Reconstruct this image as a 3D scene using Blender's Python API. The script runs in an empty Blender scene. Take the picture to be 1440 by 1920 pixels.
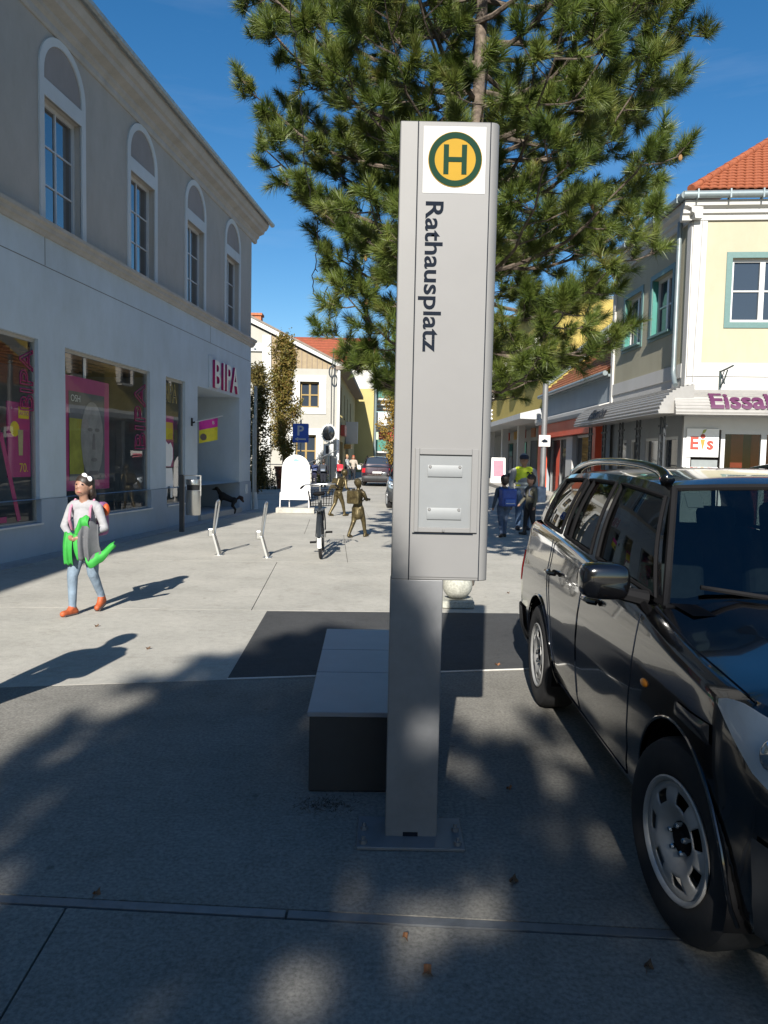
import bpy, bmesh, math, random
import numpy as np
from mathutils import Matrix, Vector

random.seed(7); RNG = np.random.default_rng(7)
SC = bpy.context.scene
COL = SC.collection
R = math.radians

# ------------------------------------------------------------------ camera, sky, sun, exposure
cam_d = bpy.data.cameras.new('camera'); cam = bpy.data.objects.new('camera', cam_d); COL.objects.link(cam)
cam_d.sensor_fit = 'VERTICAL'; cam_d.sensor_height = 36.0; cam_d.lens = 36.0 * 1400 / 1920
cam_d.clip_start = 0.05; cam_d.clip_end = 3000
PITCH, ROLL = math.atan(96 / 1400), 0.020
cam.matrix_world = Matrix.Translation((0, 0, 1.65)) @ Matrix.Rotation(R(90) - PITCH, 4, 'X') @ Matrix.Rotation(ROLL, 4, 'Z')
SC.camera = cam
SUN_EL, SUN_AZ = R(29.6), R(8.0)          # light travels towards +Y, 8 degrees to the right
w = bpy.data.worlds.new('World'); SC.world = w; w.use_nodes = True
wn = w.node_tree.nodes; wl = w.node_tree.links
bg = wn['Background']; sky = wn.new('ShaderNodeTexSky'); sky.sky_type = 'NISHITA'; sky.sun_disc = False
sky.sun_elevation = SUN_EL; sky.sun_rotation = R(180) + SUN_AZ
sky.air_density = 1.0; sky.dust_density = 0.3; sky.ozone_density = 2.0; sky.altitude = 200
# thin cirrus veils low over the roofs
tc = wn.new('ShaderNodeTexCoord'); mp = wn.new('ShaderNodeMapping'); mp.inputs['Scale'].default_value = (1.2, 1.2, 9.0)
nz = wn.new('ShaderNodeTexNoise'); nz.inputs['Scale'].default_value = 2.4; nz.inputs['Detail'].default_value = 7; nz.inputs['Roughness'].default_value = .6
cr = wn.new('ShaderNodeValToRGB'); cr.color_ramp.elements[0].position = .52; cr.color_ramp.elements[1].position = .85
cr.color_ramp.elements[1].color = (.07, .07, .07, 1)
mx = wn.new('ShaderNodeMix'); mx.data_type = 'RGBA'; mx.inputs[7].default_value = (8.5, 8.8, 9.2, 1)
wl.new(tc.outputs['Generated'], mp.inputs['Vector']); wl.new(mp.outputs['Vector'], nz.inputs['Vector'])
wl.new(nz.outputs['Fac'], cr.inputs['Fac']); wl.new(cr.outputs['Color'], mx.inputs[0])
hs = wn.new('ShaderNodeHueSaturation'); hs.inputs['Saturation'].default_value = 1.36; wl.new(sky.outputs['Color'], hs.inputs['Color']); wl.new(hs.outputs['Color'], mx.inputs[6]); wl.new(mx.outputs[2], bg.inputs['Color'])
bg.inputs['Strength'].default_value = 0.071
sun_d = bpy.data.lights.new('sun', 'SUN'); sun_d.energy = 5.0; sun_d.angle = R(.53); sun_d.color = (1.0, .95, .87)
sun = bpy.data.objects.new('sun', sun_d); COL.objects.link(sun)
LD = Vector((math.sin(SUN_AZ) * math.cos(SUN_EL), math.cos(SUN_AZ) * math.cos(SUN_EL), -math.sin(SUN_EL)))
sun.rotation_euler = LD.to_track_quat('-Z', 'Y').to_euler(); sun.location = (-3, -20, 15)
SC.view_settings.view_transform = 'Standard'; SC.view_settings.look = 'None'
SC.view_settings.exposure = 0.85; SC.view_settings.gamma = 1.0
SC.cycles.max_bounces = 8; SC.cycles.transparent_max_bounces = 16
try:
    SC.cycles.use_denoising = True
except Exception:
    pass

# ------------------------------------------------------------------ materials
MATS = {}
def mat(name, col, rough=.6, metal=0.0, var=.12, scale=6.0, bump=0.0, bscale=60.0, coat=0.0, spec=.5, col2=None, emit=None, detail=4, ior=None):
    if name in MATS: return MATS[name]
    m = bpy.data.materials.new(name); m.use_nodes = True; n = m.node_tree.nodes; l = m.node_tree.links
    b = n['Principled BSDF']; b.inputs['Roughness'].default_value = rough; b.inputs['Metallic'].default_value = metal
    b.inputs['Coat Weight'].default_value = coat; b.inputs['Coat Roughness'].default_value = .03
    b.inputs['Specular IOR Level'].default_value = spec
    if ior: b.inputs['IOR'].default_value = ior
    t = n.new('ShaderNodeTexCoord')
    if var or col2:
        a = n.new('ShaderNodeTexNoise'); a.inputs['Scale'].default_value = scale; a.inputs['Detail'].default_value = detail; a.inputs['Roughness'].default_value = .65
        l.new(t.outputs['Object'], a.inputs['Vector'])
        r = n.new('ShaderNodeValToRGB'); r.color_ramp.elements[0].position = .3; r.color_ramp.elements[1].position = .72
        c1 = [max(0, c * (1 - var)) for c in col]; c2 = [min(1, c * (1 + var)) for c in (col2 or col)]
        r.color_ramp.elements[0].color = (*c1, 1); r.color_ramp.elements[1].color = (*c2, 1)
        l.new(a.outputs['Fac'], r.inputs['Fac']); l.new(r.outputs['Color'], b.inputs['Base Color'])
    else:
        b.inputs['Base Color'].default_value = (*col, 1)
    if bump:
        a2 = n.new('ShaderNodeTexNoise'); a2.inputs['Scale'].default_value = bscale; a2.inputs['Detail'].default_value = 5
        bp = n.new('ShaderNodeBump'); bp.inputs['Strength'].default_value = bump; bp.inputs['Distance'].default_value = .01
        l.new(t.outputs['Object'], a2.inputs['Vector']); l.new(a2.outputs['Fac'], bp.inputs['Height']); l.new(bp.outputs['Normal'], b.inputs['Normal'])
    if emit:
        b.inputs['Emission Color'].default_value = (*emit, 1); b.inputs['Emission Strength'].default_value = 1
    MATS[name] = m
    return m

def thin_glass(name, tint=(.8, .85, .85), rough=.01, ior=1.5, body=None, bodyfac=0.0):
    """pane: clear transmission with Fresnel reflection"""
    if name in MATS: return MATS[name]
    m = bpy.data.materials.new(name); m.use_nodes = True; n = m.node_tree.nodes; l = m.node_tree.links
    n.remove(n['Principled BSDF']); out = n['Material Output']
    tr = n.new('ShaderNodeBsdfTransparent'); tr.inputs['Color'].default_value = (*tint, 1)
    gl = n.new('ShaderNodeBsdfGlossy'); gl.inputs['Roughness'].default_value = rough
    fr = n.new('ShaderNodeFresnel'); ge = n.new('ShaderNodeNewGeometry'); mi = n.new('ShaderNodeMix'); mi.data_type = 'FLOAT'
    mi.inputs[2].default_value = ior; mi.inputs[3].default_value = 1 / ior            # same reflectance from either face of the pane
    l.new(ge.outputs['Backfacing'], mi.inputs[0]); l.new(mi.outputs[0], fr.inputs['IOR'])
    t = n.new('ShaderNodeTexCoord'); a = n.new('ShaderNodeTexNoise'); a.inputs['Scale'].default_value = 1.3
    bp = n.new('ShaderNodeBump'); bp.inputs['Strength'].default_value = .04; bp.inputs['Distance'].default_value = .02
    l.new(t.outputs['Object'], a.inputs['Vector']); l.new(a.outputs['Fac'], bp.inputs['Height']); l.new(bp.outputs['Normal'], gl.inputs['Normal'])
    base = tr
    if body:
        df = n.new('ShaderNodeBsdfDiffuse'); df.inputs['Color'].default_value = (*body, 1)
        mb = n.new('ShaderNodeMixShader'); mb.inputs[0].default_value = bodyfac
        l.new(tr.outputs[0], mb.inputs[1]); l.new(df.outputs[0], mb.inputs[2]); base = mb
    mx = n.new('ShaderNodeMixShader'); l.new(fr.outputs[0], mx.inputs[0]); l.new(base.outputs[0], mx.inputs[1]); l.new(gl.outputs[0], mx.inputs[2])
    l.new(mx.outputs[0], out.inputs['Surface']); MATS[name] = m
    return m

def leafmat(name, cols, scale=9.0, rough=.5, trans=.25):
    m = bpy.data.materials.new(name); m.use_nodes = True; n = m.node_tree.nodes; l = m.node_tree.links
    b = n['Principled BSDF']; b.inputs['Roughness'].default_value = rough; b.inputs['Specular IOR Level'].default_value = .4
    t = n.new('ShaderNodeTexCoord'); a = n.new('ShaderNodeTexNoise'); a.inputs['Scale'].default_value = scale; a.inputs['Detail'].default_value = 5; a.inputs['Roughness'].default_value = .8
    r = n.new('ShaderNodeValToRGB'); e = r.color_ramp.elements
    e[0].position = .32; e[0].color = (*cols[0], 1); e[1].position = .70; e[1].color = (*cols[-1], 1)
    for i, c in enumerate(cols[1:-1]):
        x = e.new(.32 + .38 * (i + 1) / (len(cols) - 1)); x.color = (*c, 1)
    l.new(t.outputs['Object'], a.inputs['Vector']); l.new(a.outputs['Fac'], r.inputs['Fac']); l.new(r.outputs['Color'], b.inputs['Base Color'])
    tl = n.new('ShaderNodeBsdfTranslucent'); ms = n.new('ShaderNodeMixShader'); ms.inputs[0].default_value = trans
    l.new(r.outputs['Color'], tl.inputs['Color']); l.new(b.outputs[0], ms.inputs[1]); l.new(tl.outputs[0], ms.inputs[2])
    l.new(ms.outputs[0], n['Material Output'].inputs['Surface']); MATS[name] = m
    return m

def concretemat(name, base, dark, speck=.35, bump=.35, agg=95.0, stain=.22):
    m = bpy.data.materials.new(name); m.use_nodes = True; n = m.node_tree.nodes; l = m.node_tree.links
    b = n['Principled BSDF']; b.inputs['Roughness'].default_value = .85; b.inputs['Specular IOR Level'].default_value = .25
    t = n.new('ShaderNodeTexCoord')
    v = n.new('ShaderNodeTexVoronoi'); v.inputs['Scale'].default_value = agg
    nb = n.new('ShaderNodeTexNoise'); nb.inputs['Scale'].default_value = .9; nb.inputs['Detail'].default_value = 8; nb.inputs['Roughness'].default_value = .62
    nf = n.new('ShaderNodeTexNoise'); nf.inputs['Scale'].default_value = agg * .8; nf.inputs['Detail'].default_value = 3; nf.inputs['Roughness'].default_value = .7
    ng = n.new('ShaderNodeTexNoise'); ng.inputs['Scale'].default_value = 14; ng.inputs['Detail'].default_value = 5
    for x in (v, nb, nf, ng): l.new(t.outputs['Object'], x.inputs['Vector'])
    r1 = n.new('ShaderNodeValToRGB'); r1.color_ramp.elements[0].position = .34; r1.color_ramp.elements[1].position = .62
    r1.color_ramp.elements[0].color = (*dark, 1); r1.color_ramp.elements[1].color = (*base, 1); l.new(nf.outputs['Fac'], r1.inputs['Fac'])
    mA = n.new('ShaderNodeMix'); mA.data_type = 'RGBA'; mA.inputs[0].default_value = speck; mA.inputs[6].default_value = (*base, 1); l.new(r1.outputs['Color'], mA.inputs[7])
    rs = n.new('ShaderNodeValToRGB'); rs.color_ramp.elements[0].position = .3; rs.color_ramp.elements[1].position = .7
    k = 1 - stain; rs.color_ramp.elements[0].color = (k, k, k * .98, 1); rs.color_ramp.elements[1].color = (1.06, 1.05, 1.03, 1); l.new(nb.outputs['Fac'], rs.inputs['Fac'])
    mB = n.new('ShaderNodeMix'); mB.data_type = 'RGBA'; mB.blend_type = 'MULTIPLY'; mB.inputs[0].default_value = 1; l.new(mA.outputs[2], mB.inputs[6]); l.new(rs.outputs['Color'], mB.inputs[7])
    rg = n.new('ShaderNodeValToRGB'); rg.color_ramp.elements[0].position = .35; rg.color_ramp.elements[1].position = .6
    rg.color_ramp.elements[0].color = (.9, .9, .9, 1); rg.color_ramp.elements[1].color = (1, 1, 1, 1); l.new(ng.outputs['Fac'], rg.inputs['Fac'])
    mC = n.new('ShaderNodeMix'); mC.data_type = 'RGBA'; mC.blend_type = 'MULTIPLY'; mC.inputs[0].default_value = 1; l.new(mB.outputs[2], mC.inputs[6]); l.new(rg.outputs['Color'], mC.inputs[7])
    vs_ = n.new('ShaderNodeTexVoronoi'); vs_.inputs['Scale'].default_value = 2.6; vs_.inputs['Randomness'].default_value = 1.0; l.new(t.outputs['Object'], vs_.inputs['Vector'])
    rv = n.new('ShaderNodeValToRGB'); rv.color_ramp.elements[0].position = .025; rv.color_ramp.elements[1].position = .06; rv.color_ramp.elements[0].color = (.62, .61, .60, 1); rv.color_ramp.elements[1].color = (1, 1, 1, 1); l.new(vs_.outputs['Distance'], rv.inputs['Fac'])
    n2 = n.new('ShaderNodeTexNoise'); n2.inputs['Scale'].default_value = 3.1; n2.inputs['Detail'].default_value = 9; n2.inputs['Roughness'].default_value = .75; l.new(t.outputs['Object'], n2.inputs['Vector'])
    r3 = n.new('ShaderNodeValToRGB'); r3.color_ramp.elements[0].position = .30; r3.color_ramp.elements[1].position = .46; r3.color_ramp.elements[0].color = (.80, .79, .78, 1); r3.color_ramp.elements[1].color = (1, 1, 1, 1); l.new(n2.outputs['Fac'], r3.inputs['Fac'])
    mD = n.new('ShaderNodeMix'); mD.data_type = 'RGBA'; mD.blend_type = 'MULTIPLY'; mD.inputs[0].default_value = 1; l.new(mC.outputs[2], mD.inputs[6]); l.new(rv.outputs['Color'], mD.inputs[7])
    mE = n.new('ShaderNodeMix'); mE.data_type = 'RGBA'; mE.blend_type = 'MULTIPLY'; mE.inputs[0].default_value = 1; l.new(mD.outputs[2], mE.inputs[6]); l.new(r3.outputs['Color'], mE.inputs[7])
    l.new(mE.outputs[2], b.inputs['Base Color'])
    bp = n.new('ShaderNodeBump'); bp.inputs['Strength'].default_value = bump; bp.inputs['Distance'].default_value = .004
    l.new(nf.outputs['Fac'], bp.inputs['Height']); l.new(bp.outputs['Normal'], b.inputs['Normal']); MATS[name] = m
    return m

def plastermat(name, col, streak=.12, bump=.25, fine=140.0):
    """rendered wall: fine grain, broad blotches and vertical run-off streaks"""
    m = bpy.data.materials.new(name); m.use_nodes = True; n = m.node_tree.nodes; l = m.node_tree.links
    b = n['Principled BSDF']; b.inputs['Roughness'].default_value = .9; b.inputs['Specular IOR Level'].default_value = .2
    t = n.new('ShaderNodeTexCoord'); mp = n.new('ShaderNodeMapping'); mp.inputs['Scale'].default_value = (1.6, 1.6, .8)
    a = n.new('ShaderNodeTexNoise'); a.inputs['Scale'].default_value = 1.6; a.inputs['Detail'].default_value = 7; a.inputs['Roughness'].default_value = .7
    c = n.new('ShaderNodeTexNoise'); c.inputs['Scale'].default_value = .7; c.inputs['Detail'].default_value = 6
    f = n.new('ShaderNodeTexNoise'); f.inputs['Scale'].default_value = fine; f.inputs['Detail'].default_value = 3
    l.new(t.outputs['Object'], mp.inputs['Vector']); l.new(mp.outputs['Vector'], a.inputs['Vector'])
    l.new(t.outputs['Object'], c.inputs['Vector']); l.new(t.outputs['Object'], f.inputs['Vector'])
    r1 = n.new('ShaderNodeValToRGB'); r1.color_ramp.elements[0].position = .3; r1.color_ramp.elements[1].position = .62
    k = 1 - streak; r1.color_ramp.elements[0].color = (k, k, k * .97, 1); r1.color_ramp.elements[1].color = (1, 1, 1, 1); l.new(a.outputs['Fac'], r1.inputs['Fac'])
    r2 = n.new('ShaderNodeValToRGB'); r2.color_ramp.elements[0].position = .3; r2.color_ramp.elements[1].position = .7
    r2.color_ramp.elements[0].color = (*[x * .93 for x in col], 1); r2.color_ramp.elements[1].color = (*[min(1, x * 1.04) for x in col], 1); l.new(c.outputs['Fac'], r2.inputs['Fac'])
    mx = n.new('ShaderNodeMix'); mx.data_type = 'RGBA'; mx.blend_type = 'MULTIPLY'; mx.inputs[0].default_value = 1
    l.new(r2.outputs['Color'], mx.inputs[6]); l.new(r1.outputs['Color'], mx.inputs[7]); l.new(mx.outputs[2], b.inputs['Base Color'])
    bp = n.new('ShaderNodeBump'); bp.inputs['Strength'].default_value = bump; bp.inputs['Distance'].default_value = .006
    l.new(f.outputs['Fac'], bp.inputs['Height']); l.new(bp.outputs['Normal'], b.inputs['Normal']); MATS[name] = m
    return m

# ------------------------------------------------------------------ mesh helpers
class Frame:
    """s along a wall, d out of the wall, z up -> world"""
    def __init__(self, o, ang, side=1):
        a = R(ang); self.o = Vector((o[0], o[1], o[2] if len(o) > 2 else 0)); self.u = Vector((math.cos(a), math.sin(a), 0))
        self.n = Vector((math.sin(a), -math.cos(a), 0)) * side; self.flip = side > 0
    def __call__(self, p):
        return self.o + self.u * p[0] + self.n * p[1] + Vector((0, 0, p[2]))

class MB:
    def __init__(self, fr=None):
        self.v = []; self.f = []; self.m = []; self.fr = fr
        self.flip = bool(fr is not None and isinstance(fr, Frame) and fr.flip)
    def add(self, vs, fs, mi=0):
        o = len(self.v)
        if isinstance(self.fr, Matrix): vs = [tuple(self.fr @ Vector(p)) for p in vs]
        elif self.fr is not None: vs = [tuple(self.fr(p)) for p in vs]
        self.v += [tuple(p) for p in vs]
        for f in fs:
            g = [o + i for i in f]
            self.f.append(g[::-1] if self.flip else g); self.m.append(mi)
        return self
    def box(self, x0, x1, y0, y1, z0, z1, mi=0):
        vs = [(x, y, z) for x in (x0, x1) for y in (y0, y1) for z in (z0, z1)]
        return self.add(vs, [(0, 1, 3, 2), (4, 6, 7, 5), (0, 4, 5, 1), (2, 3, 7, 6), (0, 2, 6, 4), (1, 5, 7, 3)], mi)
    def quad(self, a, b, c, d, mi=0): return self.add([a, b, c, d], [(0, 1, 2, 3)], mi)
    def obox(self, c, size, rot=(0, 0, 0), mi=0):
        from mathutils import Euler
        M = Euler(rot).to_matrix(); hx, hy, hz = [k / 2 for k in size]; c = Vector(c)
        vs = [tuple(c + M @ Vector((x, y, z))) for x in (-hx, hx) for y in (-hy, hy) for z in (-hz, hz)]
        return self.add(vs, [(0, 1, 3, 2), (4, 6, 7, 5), (0, 4, 5, 1), (2, 3, 7, 6), (0, 2, 6, 4), (1, 5, 7, 3)], mi)
    def tube(self, pts, r, n=8, mi=0, cap=True, closed=False):
        pts = [Vector(p) for p in pts]; k = len(pts); rs = r if isinstance(r, (list, tuple)) else [r] * k
        vs = []; fs = []; prev = None
        for i, p in enumerate(pts):
            if closed: t = pts[(i + 1) % k] - pts[i - 1]
            else: t = pts[min(i + 1, k - 1)] - pts[max(i - 1, 0)]
            t.normalize()
            if prev is None:
                a = Vector((0, 0, 1)) if abs(t.z) < .9 else Vector((1, 0, 0))
                u = t.cross(a).normalized()
            else:
                u = (prev - t * prev.dot(t)).normalized()
            prev = u; w_ = t.cross(u)
            for j in range(n):
                an = 2 * math.pi * j / n; vs.append(tuple(p + (u * math.cos(an) + w_ * math.sin(an)) * rs[i]))
        for i in range(k if closed else k - 1):
            for j in range(n):
                a, b = i * n + j, i * n + (j + 1) % n; c, d = ((i + 1) % k) * n + (j + 1) % n, ((i + 1) % k) * n + j
                fs.append((a, b, c, d))
        if cap and not closed:
            fs.append(tuple(range(n))[::-1]); fs.append(tuple(range((k - 1) * n, k * n)))
        return self.add(vs, fs, mi)
    def lathe(self, prof, n=24, c=(0, 0, 0), axis='z', mi=0, a0=0, a1=2 * math.pi):
        full = abs(a1 - a0 - 2 * math.pi) < 1e-6; vs = []; fs = []; m = n if full else n + 1
        for (r, h) in prof:
            for j in range(m):
                a = a0 + (a1 - a0) * j / n; x, y = r * math.cos(a), r * math.sin(a)
                p = (x, y, h) if axis == 'z' else ((h, x, y) if axis == 'x' else (x, h, y))
                vs.append((c[0] + p[0], c[1] + p[1], c[2] + p[2]))
        for i in range(len(prof) - 1):
            for j in range(n):
                fs.append((i * m + j, i * m + (j + 1) % m, (i + 1) * m + (j + 1) % m, (i + 1) * m + j))
        return self.add(vs, fs, mi)
    def prism(self, poly, d0, d1, plane='xz', mi=0):
        def P(a, b, d): return (a, d, b) if plane == 'xz' else ((a, b, d) if plane == 'xy' else (d, a, b))
        n = len(poly); vs = [P(a, b, d0) for a, b in poly] + [P(a, b, d1) for a, b in poly]
        fs = [tuple(range(n)), tuple(range(2 * n - 1, n - 1, -1))] + [(i, i + n, (i + 1) % n + n, (i + 1) % n) for i in range(n)]
        return self.add(vs, fs, mi)
    def sweep(self, prof, a, b, mi=0):
        """profile of (d, z) swept from s=a to s=b in the frame; closed and capped"""
        n = len(prof); vs = [(a, d, z) for d, z in prof] + [(b, d, z) for d, z in prof]
        return self.add(vs, [tuple(range(n)), tuple(range(2 * n - 1, n - 1, -1))] + [(i, i + n, (i + 1) % n + n, (i + 1) % n) for i in range(n)], mi)
    def wall(self, s0, s1, z0, z1, holes, depth=.25, d=0.0, mi=0, rmi=None):
        """front sheet with rectangular openings and their reveals"""
        rmi = mi if rmi is None else rmi
        xs = sorted({s0, s1, *[h[0] for h in holes], *[h[1] for h in holes]}); zs = sorted({z0, z1, *[h[2] for h in holes], *[h[3] for h in holes]})
        for i in range(len(xs) - 1):
            for j in range(len(zs) - 1):
                cx, cz = (xs[i] + xs[i + 1]) / 2, (zs[j] + zs[j + 1]) / 2
                if any(h[0] < cx < h[1] and h[2] < cz < h[3] for h in holes): continue
                self.quad((xs[i], d, zs[j]), (xs[i + 1], d, zs[j]), (xs[i + 1], d, zs[j + 1]), (xs[i], d, zs[j + 1]), mi)
        for h in holes:
            e = d - (h[4] if len(h) > 4 else depth)
            a, b, c, g = h[:4]
            self.quad((a, d, c), (a, e, c), (a, e, g), (a, d, g), rmi); self.quad((b, d, c), (b, d, g), (b, e, g), (b, e, c), rmi)
            self.quad((a, d, g), (a, e, g), (b, e, g), (b, d, g), rmi); self.quad((a, d, c), (b, d, c), (b, e, c), (a, e, c), rmi)
        return self
    def mesh(self, name, off=None):
        me = bpy.data.meshes.new(name)
        v = self.v if off is None else [(p[0] - off[0], p[1] - off[1], p[2] - off[2]) for p in self.v]
        me.from_pydata(v, [], self.f); return me
    def build(self, name, mats, parent=None, smooth=False, bevel=0, local=False, seg=2, label=None, fixn=True):
        mats = mats if isinstance(mats, (list, tuple)) else [mats]
        off = None
        if parent is not None and not local: off = parent.get('_o')
        me = self.mesh(name, off)
        for m in mats: me.materials.append(m)
        if len(mats) > 1: me.polygons.foreach_set('material_index', self.m)
        if fixn and len(self.f) < 60000:
            bm = bmesh.new(); bm.from_mesh(me); bmesh.ops.recalc_face_normals(bm, faces=bm.faces); bm.to_mesh(me); bm.free()
        if smooth: smooth_mesh(me, smooth if smooth is not True else 40)
        o = bpy.data.objects.new(name, me); COL.objects.link(o)
        if parent is not None: o.parent = parent
        if bevel:
            b = o.modifiers.new('bevel', 'BEVEL'); b.width = bevel; b.segments = seg; b.limit_method = 'ANGLE'; b.angle_limit = R(35)
        if label: o['label'] = label
        return o

def smooth_mesh(me, ang=40):
    me.polygons.foreach_set('use_smooth', [True] * len(me.polygons))
    if ang < 179:
        bm = bmesh.new(); bm.from_mesh(me)
        for e in bm.edges:
            e.smooth = not (len(e.link_faces) == 2 and e.calc_face_angle(0) > R(ang))
        bm.to_mesh(me); bm.free()

def thing(name, label, cat, loc=(0, 0, 0), rz=0.0, group=None):
    o = bpy.data.objects.new(name, None); COL.objects.link(o); o.empty_display_size = .1
    o.location = loc; o.rotation_euler = (0, 0, rz); o['_o'] = tuple(loc)
    o['label'] = label; o['category'] = cat
    if group: o['group'] = group
    return o
def tag(o, label, cat, group=None):
    o['label'] = label; o['category'] = cat
    if group: o['group'] = group
    return o
def structure(o, kind='structure'):
    o['kind'] = kind; return o
def dup(o, parent=None, loc=None, label=None, rz=None, scale=None):
    c = o.copy(); COL.objects.link(c); c.parent = parent
    if loc is not None: c.location = loc
    if rz is not None: c.rotation_euler = (0, 0, rz)
    if scale is not None: c.scale = (scale,) * 3
    if label: c['label'] = label
    for ch in list(o.children): dup(ch, c)
    return c

def text(name, s, size, M, m, parent=None, extrude=0.0, bold=0.0, outline=0.0, align='LEFT', spacing=1.0, local=False, label=None, shear=0):
    """lettering as real mesh; M maps the flat text (x right, y up, z out) to world"""
    cu = bpy.data.curves.new(name, 'FONT'); cu.body = s; cu.size = size; cu.extrude = extrude; cu.offset = bold
    cu.align_x = align; cu.space_character = spacing; cu.resolution_u = 4; cu.shear = shear
    if outline: cu.fill_mode = 'NONE'; cu.bevel_depth = outline; cu.bevel_resolution = 0
    t = bpy.data.objects.new('tmp', cu); COL.objects.link(t)
    dg = bpy.context.evaluated_depsgraph_get(); me = bpy.data.meshes.new_from_object(t.evaluated_get(dg)); me.name = name
    bpy.data.objects.remove(t); me.transform(M)
    if parent is not None and not local: me.transform(Matrix.Translation(-Vector(parent['_o'])))
    me.materials.clear(); me.materials.append(m)
    o = bpy.data.objects.new(name, me); COL.objects.link(o)
    if parent is not None: o.parent = parent
    if label: o['label'] = label
    return o
def textframe(fr, s, d, z, flat=False):
    """matrix placing text on a wall frame: x along the reading direction as seen from outside"""
    u = fr.u.copy(); n = fr.n.copy(); zz = Vector((0, 0, 1))
    if u.cross(zz).dot(n) < 0: u = -u
    M = Matrix((( u.x, zz.x, n.x, 0), (u.y, zz.y, n.y, 0), (u.z, zz.z, n.z, 0), (0, 0, 0, 1)))
    return Matrix.Translation(fr((s, d, z))) @ M

def ter(x, y):
    """the square rises gently towards the far street and towards the right-hand shops"""
    t = min(1, max(0, (x - 1.0) / 4.0)); t = t * t * (3 - 2 * t)
    return .012 * max(0, y - 24) + .052 * min(13, max(0, y - 15.5)) * t

# ------------------------------------------------------------------ bodies: one continuous surface from limbs
def _cap(mb, p0, p1, r0, r1, n=12):
    p0, p1 = Vector(p0), Vector(p1); t = (p1 - p0)
    if t.length < 1e-6: t = Vector((0, 0, 1e-4))
    t.normalize(); pts = []; rs = []
    for a in (-85, -60, -30, 0): pts.append(p0 + t * r0 * math.sin(R(a))); rs.append(max(1e-4, r0 * math.cos(R(a))))
    for a in (0, 30, 60, 85): pts.append(p1 + t * r1 * math.sin(R(a))); rs.append(max(1e-4, r1 * math.cos(R(a))))
    if (p1 - p0).length < 1e-3: del pts[4]; del rs[4]
    mb.tube(pts, rs, n)
def _ell(mb, c, r, rot=(0, 0, 0), n=14):
    from mathutils import Euler
    M = Euler([R(a) for a in rot]).to_matrix(); vs = []; fs = []; k = 8
    for i in range(k + 1):
        th = math.pi * (i + .02) / (k + .04)
        for j in range(n):
            ph = 2 * math.pi * j / n
            q = M @ Vector((r[0] * math.sin(th) * math.cos(ph), r[1] * math.sin(th) * math.sin(ph), r[2] * math.cos(th)))
            vs.append((c[0] + q.x, c[1] + q.y, c[2] + q.z))
    for i in range(k):
        for j in range(n): fs.append((i * n + j, (i + 1) * n + j, (i + 1) * n + (j + 1) % n, i * n + (j + 1) % n))
    fs.append(tuple(range(n))); fs.append(tuple(range(k * n, (k + 1) * n))[::-1])
    mb.add(vs, fs)
def blob(name, prims, mats, parent=None, voxel=.012, smooth=4, label=None):
    """prims: ('c', p0, p1, r0, r1, slot) tapered limb or ('e', centre, radii, rot, slot) ellipsoid; fused into one skin"""
    from mathutils import Euler
    mb = MB()
    for p in prims:
        if p[0] == 'c': _cap(mb, *p[1:5])
        else: _ell(mb, p[1], p[2], p[3])
    o = mb.build('tmp', mats, fixn=True)
    md = o.modifiers.new('r', 'REMESH'); md.mode = 'VOXEL'; md.voxel_size = voxel
    if smooth: ms = o.modifiers.new('s', 'SMOOTH'); ms.iterations = smooth; ms.factor = .5
    dg = bpy.context.evaluated_depsgraph_get(); me = bpy.data.meshes.new_from_object(o.evaluated_get(dg)); me.name = name
    bpy.data.objects.remove(o)
    me.materials.clear()
    for m in mats: me.materials.append(m)
    n = len(me.polygons); c = np.empty(n * 3); me.polygons.foreach_get('center', c); c = c.reshape(-1, 3)
    best = np.full(n, 1e9); lab = np.zeros(n, int)
    for p in prims:
        if p[0] == 'c':
            a, b = np.array(p[1], float), np.array(p[2], float); ab = b - a; t = np.clip(((c - a) @ ab) / max(ab @ ab, 1e-9), 0, 1)
            d = np.linalg.norm(c - (a + t[:, None] * ab), axis=1) - (p[3] + (p[4] - p[3]) * t)
        else:
            Mi = np.array(Euler([R(k) for k in p[3]]).to_matrix()); q = ((c - np.array(p[1])) @ Mi) / np.array(p[2])
            d = (np.linalg.norm(q, axis=1) - 1) * min(p[2])
        k = d < best; best[k] = d[k]; lab[k] = p[-1]
    me.polygons.foreach_set('material_index', lab.astype(np.int32)); me.polygons.foreach_set('use_smooth', [True] * n)
    o = bpy.data.objects.new(name, me); COL.objects.link(o)
    if parent is not None: o.parent = parent
    if label: o['label'] = label
    return o

# ------------------------------------------------------------------ ground and paving
M_joint = concretemat('joint_grit', (.13, .125, .11), (.05, .05, .045), .5, .4, 120)
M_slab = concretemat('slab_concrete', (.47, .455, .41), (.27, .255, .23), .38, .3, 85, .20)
M_slab2 = concretemat('slab_aggregate_shade', (.275, .265, .24), (.08, .08, .075), .55, .6, 70, .28)  # coarser aggregate, base colour darkened further to deepen the foreground shade
M_asph = concretemat('asphalt_patch', (.075, .077, .08), (.03, .03, .03), .5, .6, 130, .2)
M_street = concretemat('street_surface', (.42, .405, .365), (.27, .26, .24), .4, .3, 60, .2)
def groundgrid(name, xs, ys, m, dz, parent=None):
    mb = MB(); nx, ny = len(xs), len(ys)
    vs = [(x, y, ter(x, y) + dz) for y in ys for x in xs]
    mb.add(vs, [(j * nx + i, j * nx + i + 1, (j + 1) * nx + i + 1, (j + 1) * nx + i) for j in range(ny - 1) for i in range(nx - 1)])
    return mb.build(name, m, parent, fixn=False)
fx = [-1200, -300, -100, -40, -20, -12] + [-8 + .5 * i for i in range(45)] + [18, 30, 60, 200, 700, 1200]
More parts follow.
